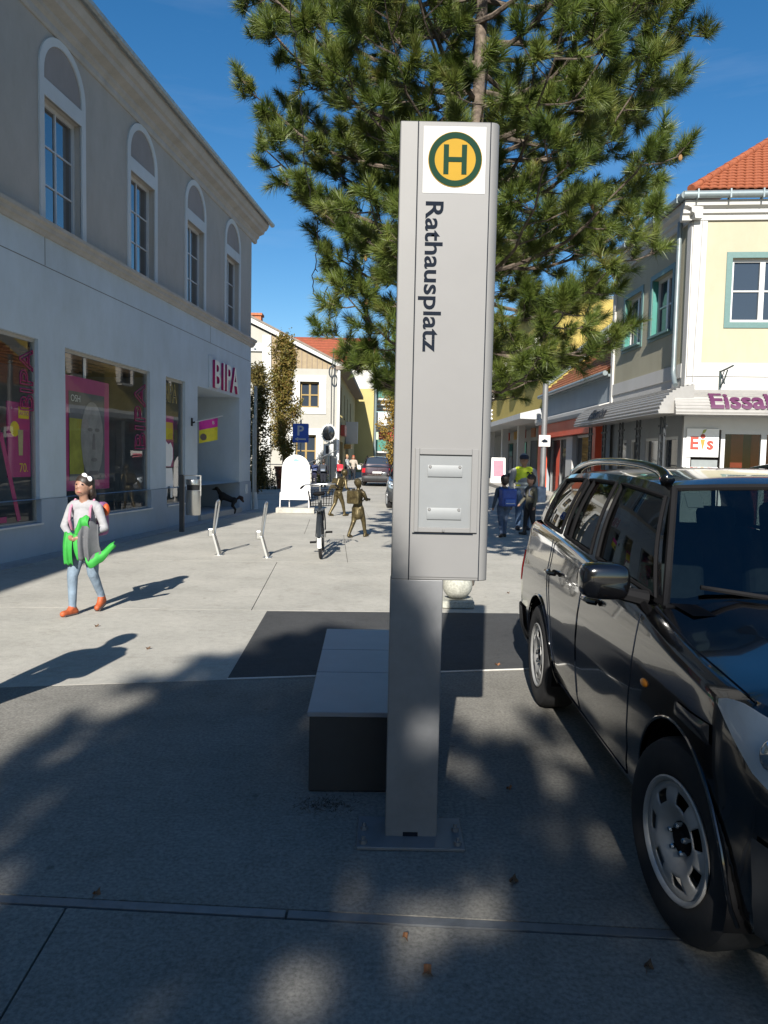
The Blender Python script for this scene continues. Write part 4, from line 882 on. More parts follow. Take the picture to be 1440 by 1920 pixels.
o = mb.build('logo_letter', M_hg, None); o.data.transform(Matrix.Translation(-Vector(S['_o']))); o.parent = lp
TM = Matrix(((0, 1, 0, 0), (0, 0, -1, 0), (-1, 0, 0, 0), (0, 0, 0, 1)))         # reads downwards, tops to the right
def fit_text(name, word, M, m, parent, length, height_scale, size, bold):
    o = text(name, word, size, Matrix.Identity(4), m, parent, bold=bold, local=True)
    co = [v.co.x for v in o.data.vertices]; x0, x1 = min(co), max(co)
    o.data.transform(Matrix.Translation(-Vector(parent['_o'])) @ M @ Matrix.Diagonal((length / (x1 - x0), height_scale, 1, 1)) @ Matrix.Translation((-x0, 0, 0)))
    return o
fit_text('stop_name', 'Rathausplatz', Matrix.Translation((SX + .112, f - .001, 2.718)) @ TM, M_ink, S, .612, 1.0, .103, .0018)
# recessed timetable tray
mb = MB(); a, b, c, d = SX + .091, SX + .357, 1.353, 1.706
for x0, x1, z0, z1 in ((a, a + .018, c, d), (b - .028, b, c, d), (a + .018, b - .028, d - .026, d), (a + .018, b - .028, c, c + .02)): mb.box(x0, x1, f - .012, f, z0, z1)
tr = mb.build('tray_frame', M_aluf, S, bevel=.002)
mb = MB(); mb.box(a + .018, b - .028, f - .002, f, c + .02, d - .026); mb.build('tray_plate', mat('tray_grey', (.19, .20, .205), .5, .2, .05, 6), S)
for z in (1.615, 1.435):
    mb = MB(); pr = [(0, 0), (-.005, .002), (-.006, .006), (-.0012, .046), (0, .052)]
    mb.add([(x, f - .002 + y_, z - .03 + z_) for x in (SX + .145, SX + .29) for y_, z_ in pr], [tuple(range(5)), tuple(range(9, 4, -1))] + [(i, i + 5, (i + 1) % 5 + 5, (i + 1) % 5) for i in range(5)])
    mb.build('tray_shelf', MATS['tray_grey'], S, smooth=50, bevel=.003)
    for x in (SX + .155, SX + .28): mb = MB(); mb.lathe([(0, -.006), (.005, -.006), (.007, 0)], 10, (x, f - .003, z + .014), 'y'); mb.build('screw', M_alus, S)
mb = MB(); mb.box(SX + .085, SX + .342, f - .004, f + .001, 1.3445, 1.3495); mb.build('slot', M_ink, S)
mb = MB(); mb.lathe([(0, -.006), (.004, -.006), (.006, 0)], 10, (SX + .215, f - .012, 1.36), 'y'); mb.build('lock', M_alus, S)
mb = MB(); mb.box(.033, .258, SY + .004, SY + .11, .012, 1.147); mb.build('pole', M_pole, S, bevel=.004)
mb = MB(); mb.box(.11, .175, SY + .001, SY + .02, .016, .034); mb.build('pole_slot', M_ink, S)
mb = MB(); mb.box(-.089, .373, 3.06, 3.335, .002, .016); mb.build('base_plate', M_pole, S, bevel=.003)
for x in (-.06, .343):
    for y in (3.09, 3.21):
        mb = MB(); mb.lathe([(.0, .05), (.008, .05), (.008, .034), (.016, .034), (.016, .016)], 6, (x, y, 0)); mb.build('bolt', M_pole, S)

# ------------------------------------------------------------------ block bench, stone ball
BN = thing('block_bench', 'dark grey box bench with three metal top plates beside the stele', 'bench', (-.1, 4.5, 0), R(1.4))
M_bside = mat('bench_side', (.022, .024, .027), .55, 0, .15, 5); M_btop = mat('bench_top', (.20, .215, .24), .45, .1, .08, 4)
mb = MB(); mb.box(-.27, .27, -.885, .915, .004, .383); mb.build('body', M_bside, BN, bevel=.004, local=True)
for y0, y1 in ((-.895, -.20), (-.194, .325), (.331, .925)): mb = MB(); mb.box(-.28, .28, y0, y1, .385, .41); mb.build('top_plate', M_btop, BN, bevel=.003, local=True)
BL = thing('stone_ball', 'pale granite ball on a square plinth just behind the stele', 'bollard', (.86, 8.5, 0))
M_gran = mat('granite_pale', (.36, .36, .31), .8, 0, .3, 40, .3, 90)
mb = MB(); mb.box(.68, 1.04, 8.32, 8.68, .006, .085); mb.build('plinth', M_gran, BL, bevel=.01)
mb = MB(); mb.lathe([(.172 * math.cos(R(a_)), .25 + .172 * math.sin(R(a_))) for a_ in range(-84, 91, 6)], 32, (.86, 8.5, 0)); mb.build('ball', M_gran, BL, smooth=170)

# ------------------------------------------------------------------ cars
def interp(x, pts):
    pts = sorted(pts); 
    if x <= pts[0][0]: return pts[0][1]
    for (a, b), (c, d) in zip(pts[:-1], pts[1:]):
        if x <= c: 
            t_ = (x - a) / (c - a); return b + (d - b) * t_
    return pts[-1][1]
WZ = [(.22, .775), (.30, .825), (.40, .850), (.55, .866), (.70, .872), (.84, .866), (.95, .852), (1.05, .835), (1.25, .805)]
ZT = [(.80, .86), (.66, .915), (.45, .955), (.2, .985), (-.1, 1.02), (-.45, 1.075), (-.95, 1.11), (-1.42, 1.14), (-2.2, 1.185), (-2.9, 1.21), (-3.45, 1.215)]
FXZ = [(.24, .66), (.32, .76), (.45, .80), (.60, .80), (.75, .765), (.90, .70), (1.0, .66)]
RXZ = [(.24, -3.30), (.40, -3.42), (.70, -3.42), (1.0, -3.38), (1.25, -3.34)]
def contour(t, z):
    """plan outline at height z: t 0 rear centre .. 1 front centre, right hand side (y<0)"""
    W, fx_, rx = interp(z, WZ), interp(z, FXZ), interp(z, RXZ)
    if t < .14:
        a = R(90) * t / .14; e = 2 / 5.0; return (rx + .34 * (1 - max(0, math.cos(a)) ** e), -W * max(1e-6, math.sin(a)) ** e * .985)
    if t > .80:
        a = R(90) * (1 - t) / .20; e = 2 / 3.3; fl = fx_ - .0
        return (.02 + (fl - .02) * max(0, math.cos(a)) ** e, -W * max(1e-6, math.sin(a)) ** e)
    u_ = (t - .14) / .66; x = (rx + .34) + (.02 - rx - .34) * u_
    k = .985 + .015 * math.sin(min(1, u_ * 1.25) * math.pi / 2); return (x, -W * k)
def ztop(x): return interp(x, ZT)
def surf(t, v):
    z = .5
    for _ in range(3): x, y = contour(t, z); zt = ztop(x); z = .24 + (zt - .24) * v
    x, y = contour(t, z)
    if v > .93: k = ((v - .93) / .07); y *= 1 - .035 * k * k; x -= .02 * k * k if t > .85 else 0
    return (x, y, z)
def side_y(x, z):
    W = interp(z, WZ); return -W
AXF, AXR, ARC = 0.0, -2.49, .395
def catmull(P, u):
    i = max(0, min(len(P) - 2, int(u))); t_ = u - i
    p0, p1, p2, p3 = [Vector(P[max(0, min(len(P) - 1, k))]) for k in (i - 1, i, i + 1, i + 2)]
    return .5 * ((2 * p1) + (p2 - p0) * t_ + (2 * p0 - 5 * p1 + 4 * p2 - p3) * t_ * t_ + (3 * p1 - p0 - 3 * p2 + p3) * t_ ** 3)
BELT = [(-.45, .765, 1.078), (-.95, .785, 1.113), (-1.42, .793, 1.143), (-2.2, .79, 1.188), (-2.85, .765, 1.212), (-3.33, .70, 1.215)]
ROOF = [(-.85, .60, 1.552), (-1.15, .627, 1.583), (-1.45, .635, 1.598), (-2.1, .635, 1.60), (-2.7, .615, 1.58), (-3.12, .575, 1.54)]
def green(u, v, s):
    b, t_ = catmull(BELT, u), catmull(ROOF, u); p = b.lerp(t_, v); p.y += .022 * math.sin(math.pi * v); return Vector((p.x, p.y * s, p.z))

M_rub = mat('tyre_rubber', (.018, .018, .019), .85, 0, .2, 30)
M_rim = mat('rim_silver', (.42, .42, .41), .42, .45, .12, 6)
M_trimb = mat('car_black_trim', (.012, .012, .013), .75, 0, .1, spec=.04)
M_cglass = thin_glass('car_glass', (.20, .25, .25), .0, 1.75)
M_chrome = mat('chrome', (.6, .6, .6), .12, 1.0, 0)
M_seat = mat('seat_cloth', (.06, .065, .07), .9, 0, .2, 20)
def wheel(parent, x, y, sgn, steer=0.0, detail=True):
    wo = bpy.data.objects.new('wheel', None); COL.objects.link(wo); wo.parent = parent; wo.location = (x, y, .345); wo.rotation_euler = (0, 0, steer); wo.empty_display_size = .1
    mb = MB(); mb.lathe([(.205, -.095 * sgn), (.235, -.108 * sgn), (.30, -.112 * sgn), (.332, -.098 * sgn), (.345, -.07 * sgn), (.345, .07 * sgn), (.332, .098 * sgn), (.30, .112 * sgn), (.235, .108 * sgn), (.205, .095 * sgn)], 48, (0, 0, 0), 'y'); mb.build('tyre', M_rub, wo, smooth=40, local=True)
    mb = MB()     # rim barrel and lip
    mb.lathe([(.212, .100), (.216, .108), (.210, .112), (.200, .108), (.194, .092), (.190, .05), (.185, -.05)], 48, (0, 0, 0), 'y'); 
    if sgn < 0: mb.v = [(a, -b, c) for a, b, c in mb.v]
    mb.build('rim', M_rim, wo, smooth=50, local=True)
    mb = MB(); na = 84; rs = [.0, .03, .05, .062, .075, .095, .112, .124, .14, .156, .170, .182, .194]
    prof = {.0: .074, .03: .074, .05: .072, .062: .072, .075: .082, .095: .094, .112: .103, .124: .107, .14: .107, .156: .104, .170: .099, .182: .096, .194: .100}
    vs = [(r_ * math.cos(2 * math.pi * j / na), sgn * prof[r_], r_ * math.sin(2 * math.pi * j / na)) for r_ in rs for j in range(na)]
    fs = []
    for i in range(len(rs) - 1):
        for j in range(na):
            ph = (j + .5) % 12
            if .118 < (rs[i] + rs[i + 1]) / 2 < .176 and (3.4 - 12 * (.15 - rs[i]) < ph < 8.6 + 12 * (.15 - rs[i])): continue
            if rs[i] == 0: 
                if j % 2 == 0: fs.append((i * na + j, (i + 1) * na + j, (i + 1) * na + (j + 1) % na))
                else: fs.append((i * na + j, (i + 1) * na + j, (i + 1) * na + (j + 1) % na))
            else: fs.append((i * na + j, (i + 1) * na + j, (i + 1) * na + (j + 1) % na, i * na + (j + 1) % na))
    mb.add(vs, fs); o = mb.build('wheel_disc', M_rim, wo, smooth=60, local=True)
    o.modifiers.new('s', 'SOLIDIFY').thickness = .006
    mb = MB(); mb.lathe([(0, -.01 * sgn), (.19, -.01 * sgn)], 24, (0, 0, 0), 'y'); mb.build('brake_drum', M_trimb, wo, local=True)
    mb = MB(); mb.lathe([(0, sgn * .090), (.03, sgn * .090), (.036, sgn * .082), (.058, sgn * .078), (.06, sgn * .065)], 20, (0, 0, 0), 'y'); mb.build('hub_cap', M_trimb, wo, smooth=40, local=True)
    for k in range(5):
        a = R(72 * k + 20); mb = MB(); mb.lathe([(0, sgn * .102), (.008, sgn * .102), (.011, sgn * .094), (.011, sgn * .07)], 8, (.048 * math.cos(a), 0, .048 * math.sin(a)), 'y'); mb.build('wheel_nut', M_chrome, wo, local=True)
    return wo

def build_car(name, label, loc, rz, paint, detail=True, group=None, scale=1.0):
    c = thing(name, label, 'car', loc, rz, group); c.scale = (scale,) * 3; c['_o'] = (0, 0, 0)
    # lower body shell with snapped wheel arches
    NT, NV = (420, 34) if detail else (150, 16); vs = []; idx = {}
    for i in range(NT + 1):
        for j in range(NV + 1): vs.append(list(surf(i / NT, j / NV)))
    def dist(p): return min(math.hypot(p[0] - AXF, p[2] - .36), math.hypot(p[0] - AXR, p[2] - .36)) if abs(p[1]) > .55 else 9
    keep = []
    for i in range(NT):
        for j in range(NV):
            q = (i * (NV + 1) + j, (i + 1) * (NV + 1) + j, (i + 1) * (NV + 1) + j + 1, i * (NV + 1) + j + 1)
            cc = [sum(vs[k][a] for k in q) / 4 for a in range(3)]
            if dist(cc) < ARC: continue
            keep.append(q)
    used = {}
    for q in keep:
        for k in q: used[k] = used.get(k, 0) + 1
    for k, n_ in used.items():
        p = vs[k]; d_ = dist(p)
        if n_ < 4 and d_ < ARC + .03:
            ax = AXF if abs(p[0] - AXF) < abs(p[0] - AXR) else AXR
            dx, dz = p[0] - ax, p[2] - .36; L_ = math.hypot(dx, dz); p[0], p[2] = ax + dx / L_ * ARC, .36 + dz / L_ * ARC
    mb = MB(); mb.add(vs, keep); mb.add([(p[0], -p[1], p[2]) for p in vs], [q[::-1] for q in keep])
    bd = mb.build('body', paint, c, smooth=60, local=True)
    # wheel arch lips and dark liners
    for ax in (AXF, AXR):
        for s in (-1, 1):
            pts = []
            for k in range(25):
                a = R(-14 + 208 * k / 24); z = .36 + (ARC + .001) * math.sin(a); x = ax + (ARC + .001) * math.cos(a)
                if z < .25: continue
                pts.append((x, s * (-side_y(x, z) - .003), z))
            mb = MB(); mb.tube(pts, .007, 8); mb.build('arch_flare', paint, c, smooth=True, local=True)
            mb = MB(); mb.lathe([(ARC, s * .84), (ARC + .004, s * .52), (.0, s * .50)], 28, (ax, 0, .36), 'y', 0, R(-18), R(198)); mb.build('arch_liner', M_trimb, c, local=True)
            wheel(c, ax, s * .755, s, R(9) if ax == AXF else 0, detail)
    mb = MB(); mb.box(-3.1, .5, -.62, .62, .20, .26); mb.build('underbody', M_trimb, c, local=True)
    # bonnet
    xs = [-.50 + 1.20 * i / 34 for i in range(35)]; ny = 26; vs = []
    def topw(x):
        lo, hi = .14, 1.0
        for _ in range(26):
            m_ = (lo + hi) / 2
            if surf(m_, 1)[0] < x: lo = m_
            else: hi = m_
        return surf(lo, 1)
    for x in xs:
        p = topw(x); wv = -p[1]
        for k in range(ny + 1):
            y = -1 + 2 * k / ny; cr_ = .055 * (1 - abs(y) ** 2.4) + .012 * math.exp(-((abs(y) - .62) / .09) ** 2)
            vs.append((p[0] - (.10 * (1 - y * y) if x < -.45 else 0), wv * y, p[2] + cr_ * min(1, (.74 - x) / .12)))
    mb = MB(); mb.add(vs, [(i * (ny + 1) + k, i * (ny + 1) + k + 1, (i + 1) * (ny + 1) + k + 1, (i + 1) * (ny + 1) + k) for i in range(34) for k in range(ny)]); mb.build('bonnet', paint, c, smooth=170, local=True)
    # greenhouse sides
    wins_ = [('side_window', .20, 1.90), ('side_window', 2.10, 2.90), ('quarter_window', 3.05, 4.10)]
    du, dv = .05, .05
    for s in (-1, 1):
        mb = MB(); NU, NVV = 100, 20
        vs = [tuple(green(i * du, j * dv, s)) for i in range(NU + 1) for j in range(NVV + 1)]; fs = []
        for i in range(NU):
            for j in range(NVV):
                uc, vc = (i + .5) * du, (j + .5) * dv
                if .05 < vc < .90 and any(a < uc < b for _, a, b in wins_): continue
                fs.append((i * (NVV + 1) + j, (i + 1) * (NVV + 1) + j, (i + 1) * (NVV + 1) + j + 1, i * (NVV + 1) + j + 1))
        mb.add(vs, fs); mb.build('pillars', paint, c, smooth=170, local=True)
        for nm, a, b in wins_:
            mb = MB(); n1, n2 = 12, 6; vs = []
            for i in range(n1 + 1):
                for j in range(n2 + 1):
                    p = green(a + (b - a) * i / n1, .05 + .85 * j / n2, s); vs.append((p.x, p.y - s * .012, p.z))
            mb.add(vs, [(i * (n2 + 1) + j, (i + 1) * (n2 + 1) + j, (i + 1) * (n2 + 1) + j + 1, i * (n2 + 1) + j + 1) for i in range(n1) for j in range(n2)]); wo = mb.build(nm, M_cglass, c, smooth=170, local=True)
            ring = [green(a + (b - a) * k / 10, .05, s) for k in range(11)] + [green(b, .05 + .85 * k / 6, s) for k in range(1, 7)] + [green(b - (b - a) * k / 10, .90, s) for k in range(1, 11)] + [green(a, .90 - .85 * k / 6, s) for k in range(1, 6)]
            mb = MB(); mb.tube(ring, .011, 6, closed=True); mb.build('window_seal', M_trimb, wo, local=True)
            if nm == 'side_window' and a > 2:
                mb = MB(); mb.tube([green(2.72, .05 + .85 * k / 5, s) for k in range(6)], .012, 6); mb.build('window_bar', M_trimb, wo, local=True)
    # roof
    mb = MB(); NU, NY = 50, 24; vs = []
    for i in range(NU + 1):
        p = catmull(ROOF, i * 5 / NU)
        for k in range(NY + 1):
            y = -1 + 2 * k / NY; f_ = 1 - y * y
            vs.append((p.x + .07 * f_ * max(0, 1 - i * 5 / NU), p.y * y, p.z + .050 * (1 - abs(y) ** 2.6) * min(1, .35 + i / 7) * min(1, .35 + (NU - i) / 7)))
    mb.add(vs, [(i * (NY + 1) + k, i * (NY + 1) + k + 1, (i + 1) * (NY + 1) + k + 1, (i + 1) * (NY + 1) + k) for i in range(NU) for k in range(NY)]); mb.build('roof', paint, c, smooth=170, local=True)
    # windscreen and rear window
    def screen(pb, pt, bulge, m, nm, inset=.0):
        mb = MB(); n1, n2 = 20, 8; vs = []
        for j in range(n2 + 1):
            q = Vector(pb).lerp(Vector(pt), j / n2); bl = bulge[0] + (bulge[1] - bulge[0]) * j / n2
            for k in range(n1 + 1):
                y = -1 + 2 * k / n1; f_ = 1 - y * y; vs.append((q.x + bl * f_, q.y * y * .985, q.z + (.05 * f_ * min(1, .35) if j == n2 else 0) + inset))
        mb.add(vs, [(j * (n1 + 1) + k, j * (n1 + 1) + k + 1, (j + 1) * (n1 + 1) + k + 1, (j + 1) * (n1 + 1) + k) for j in range(n2) for k in range(n1)]); o = mb.build(nm, m, c, smooth=170, local=True)
        L = [vs[j * (n1 + 1)] for j in range(n2 + 1)]; Rr = [vs[j * (n1 + 1) + n1] for j in range(n2 + 1)]; T = vs[n2 * (n1 + 1):]; Bt = vs[:n1 + 1]
        for edge_ in (L, Rr, T, Bt): mb = MB(); mb.tube(edge_, .016, 6); mb.build('screen_seal', M_trimb, o, local=True)
        return o
    screen(BELT[0], ROOF[0], (.13, .07), M_cglass, 'windscreen')
    screen((-3.36, .68, 1.06), (-3.12, .56, 1.55), (-.05, -.04), M_cglass if detail else M_glassd, 'rear_window')
    # lamps: reflector and clear lens on the front corner
    M_refl = mat('lamp_reflector', (.62, .65, .68), .30, .45, .05, 8); M_lens = thin_glass('lamp_lens', (.88, .92, .94), .02, 1.5)
    for s in (-1, 1):
        def patch(t0, t1, zl, zh, off, m, nm, parent, bul=0.0):
            mb = MB(); n1, n2 = 16, 8; vs = []
            for i in range(n1 + 1):
                t_ = t0 + (t1 - t0) * i / n1; a_, b_ = zl(i / n1), zh(i / n1)
                for j in range(n2 + 1):
                    z = a_ + (b_ - a_) * j / n2; x, y = contour(t_, z); x2, y2 = contour(t_ + .004, z); nx, ny_ = (y2 - y), -(x2 - x); L_ = math.hypot(nx, ny_) or 1
                    o_ = off + bul * math.sin(math.pi * i / n1) * math.sin(math.pi * j / n2)
                    px, py = x + nx / L_ * o_ * (1 if nx > 0 or t_ > .5 else 1), y + ny_ / L_ * o_
                    if math.hypot(px + 1.3, py) < math.hypot(x + 1.3, y): px, py = x - nx / L_ * o_, y - ny_ / L_ * o_
                    vs.append((px, py * (1 if s < 0 else -1), z))
            mb.add(vs, [(i * (n2 + 1) + j, (i + 1) * (n2 + 1) + j, (i + 1) * (n2 + 1) + j + 1, i * (n2 + 1) + j + 1) for i in range(n1) for j in range(n2)]); return mb.build(nm, m, parent, smooth=170, local=True)
        zl_ = lambda q: interp(q, [(0, .915), (.1, .86), (.25, .775), (.45, .715), (.75, .69), (1, .70)])
        zh_ = lambda q: interp(q, [(0, .935), (.08, .952), (.2, .955), (.45, .925), (.75, .875), (1, .80)])
        hl = patch(.827, .945, zl_, zh_, .004, M_refl, 'headlamp', c)
        patch(.827, .945, zl_, zh_, .012, M_lens, 'lens', hl, .026)
        patch(.795, .822, lambda q: .79 - .01 * q, lambda q: .835 + .008 * q, .006, mat('lamp_smoked', (.03, .03, .032), .15), 'side_marker', c, .006)
        for tq, zq, rq in ((.872, .845, .050), (.905, .800, .056)):
            ax_, ay_ = contour(tq, zq); mb = MB(); _ell(mb, (ax_ + .004, s * (-ay_ + .002), zq), (.020, .020, rq), n=20); mb.v = [(ax_ + (x - ax_) * 1.0 + (y - s * -ay_) * .0, s * -ay_ + (y - s * -ay_) * 2.0, z) for x, y, z in mb.v]; bo = mb.build('lamp_bowl', M_chrome, hl, smooth=True, local=True)
        patch(.856, 1.0, lambda q: .27, lambda q: .60 - .03 * math.sin(math.pi * q), .012, mat('bumper_grey', (.035, .037, .04), .5, 0, .1), 'bumper', c, .02)
        patch(.05, .125, lambda q: .74, lambda q: .98, .008, mat('lamp_red', (.42, .01, .015), .15, 0, .1), 'tail_lamp', c, .012)
        patch(.0, .14, lambda q: .28, lambda q: .56, .016, MATS['bumper_grey'], 'bumper', c, .015)
        # mirror
        mo = MB(); _ell(mo, (0, 0, 0), (1, 1, 1), n=24); sg = lambda q: math.copysign(abs(q) ** .55, q)
        mo.v = [(-.60 + .07 * sg(a_), s * .965 + .108 * sg(b_), 1.160 + .080 * sg(c_)) for a_, b_, c_ in mo.v]; o = mo.build('mirror', paint, c, smooth=170, local=True); o.modifiers.new('s', 'SUBSURF').render_levels = 1
        mb = MB(); mb.tube([(-.60, s * .78, 1.085), (-.60, s * .90, 1.11)], [.035, .03], 8); mb.build('mirror_arm', M_trimb, o, local=True)
        mb = MB(); mb.lathe([(0, -.052), (.072, -.052), (.078, -.045)], 20, (-.615, s * .965, 1.16), 'x'); mb.v = [(x, s * .965 + (y - s * .965) * 1.3, z) for x, y, z in mb.v]; mb.build('mirror_glass', M_chrome, o, local=True)
        # roof rail, handles, seams, repeater
        rp = [(-.90, s * .605, 1.585), (-1.0, s * .60, 1.625), (-1.25, s * .60, 1.655), (-1.7, s * .60, 1.672), (-2.2, s * .595, 1.668), (-2.55, s * .585, 1.638), (-2.75, s * .58, 1.59)]
        mb = MB(); mb.tube([catmull(rp, k * 6 / 36) for k in range(37)], [.021 + .014 * abs(1 - k / 18) ** 3 for k in range(37)], 8); mb.build('roof_rail', M_trimb if not detail else paint, c, smooth=170, local=True)
        for x in (-1.28, -2.22): mb = MB(); mb.tube([(x, s * .858, .965), (x + .04, s * .885, .97), (x + .16, s * .885, .972), (x + .19, s * .858, .972)], .014, 8); mb.build('door_handle', paint, c, smooth=True, local=True)
        def seam(pts):
            P2 = []
            for a_, b_ in zip(pts[:-1], pts[1:]):
                for k in range(8): q = k / 8; x, z = a_[0] + (b_[0] - a_[0]) * q, a_[1] + (b_[1] - a_[1]) * q; P2.append((x, s * (-side_y(x, z) * .998 + .0015), z))
            x, z = pts[-1]; P2.append((x, s * (-side_y(x, z) * .998 + .0015), z)); mb = MB(); mb.tube(P2, .0035, 5); mb.build('door_seam', M_ink, c, local=True)
        if detail:
            seam([(-.50, 1.04), (-.50, .75), (-.54, .45), (-.60, .32)]); seam([(-1.43, 1.13), (-1.43, .32)]); seam([(-2.30, 1.16), (-2.30, .95), (-2.12, .66), (-2.04, .40), (-2.02, .32)]); seam([(-.60, .32), (-1.43, .315), (-2.02, .32)])
            mb = MB(); _ell(mb, (-.33, s * .868, .80), (.035, .012, .016)); mb.build('turn_repeater', mat('amber_lens', (.6, .2, .01), .2), c, smooth=True, local=True)
            mb = MB(); mb.tube([(-.42, s * .80, 1.085), (.0, s * .825, 1.03), (.38, s * .80, .975)], .0035, 5); mb.build('bonnet_gap', M_ink, c, local=True)
    # grille, plates, wipers
    mb = MB(); mb.box(.70, .795, -.42, .42, .60, .72); mb.build('grille', M_trimb, c, local=True, bevel=.02)
    mb = MB(); mb.box(-3.455, -3.44, -.26, .26, .70, .81); pl = mb.build('number_plate', M_signw, c, local=True)
    mb = MB(); mb.box(-3.46, -3.43, -.55, .55, .60, .625); mb.build('chrome_strip', M_chrome, c, local=True)
    for y0, y1 in ((.65, .02), (-.02, -.62)):
        mb = MB(); mb.tube([(-.36, y0, 1.115), (-.40, (y0 + y1) / 2, 1.13), (-.44, y1, 1.165)], .010, 6); mb.build('wiper', M_trimb, c, local=True)
    mb = MB(); mb.add([(-.30, -.70, 1.075), (-.30, .70, 1.075), (-.50, .74, 1.10), (-.50, -.74, 1.10), (-.24, 0, 1.10), (-.38, 0, 1.12)], [(0, 4, 5, 3), (4, 1, 2, 5)]); mb.build('cowl', M_trimb, c, local=True)
    # cabin
    mb = MB(); mb.box(-.95, -.48, -.72, .72, .70, 1.04); mb.build('dashboard', M_trimb, c, local=True, bevel=.06)
    mb = MB(); mb.tube([(-.98 + .05 * math.sin(a_), .37 + .18 * math.cos(a_), 1.02 + .18 * math.sin(a_)) for a_ in [2 * math.pi * k / 24 for k in range(24)]], .014, 6, closed=True); mb.build('steering_wheel', M_trimb, c, smooth=True, local=True)
    for y in (-.37, .37):
        mb = MB(); mb.box(-1.55, -1.05, y - .25, y + .25, .50, .68); mb.obox((-1.62, y, .93), (.16, .50, .62), (0, -.2, 0)); mb.build('seat', M_seat, c, local=True, bevel=.06, seg=3)
        mb = MB(); mb.obox((-1.72, y, 1.36), (.10, .27, .20), (0, -.2, 0)); mb.build('headrest', M_seat, c, local=True, bevel=.04, seg=3)
    mb = MB(); mb.box(-2.55, -2.05, -.62, .62, .50, .68); mb.obox((-2.6, 0, .95), (.16, 1.24, .60), (0, -.2, 0)); mb.build('rear_seat', M_seat, c, local=True, bevel=.06, seg=3)
    for y in (-.4, .4): mb = MB(); mb.obox((-2.7, y, 1.30), (.10, .26, .16), (0, -.2, 0)); mb.build('headrest', M_seat, c, local=True, bevel=.04, seg=3)
    mb = MB(); mb.quad((-3.3, -.72, .5), (-.4, -.72, .5), (-.4, .72, .5), (-3.3, .72, .5)); mb.build('cabin_floor', M_trimb, c, local=True)
    if detail:
        mb = MB(); mb.obox((-.80, -.52, 1.50), (.004, .07, .08), (0, -.7, 0)); mb.build('toll_sticker', M_signw, c, local=True)
    return c
M_carblk = mat('paint_black', (.003, .003, .0035), .15, 0, 0, coat=1.0)
SUV = build_car('black_suv', 'black off-road estate car parked at the right, facing the camera', (1.90, 2.545, 0), R(-90.7), M_carblk)
CAR2 = build_car('dark_estate_car', 'dark wine-coloured car driving away down the far street', (-.42, 44.6, .245), R(90), mat('paint_wine', (.03, .012, .018), .22, .2, 0, coat=1.0), False)
CAR3 = build_car('parked_grey_car', 'grey car mostly hidden behind the bus stop stele', (.95, 25.9, ter(.95, 25.9)), R(-90), mat('paint_grey', (.12, .125, .13), .25, .5, 0, coat=1.0), False)

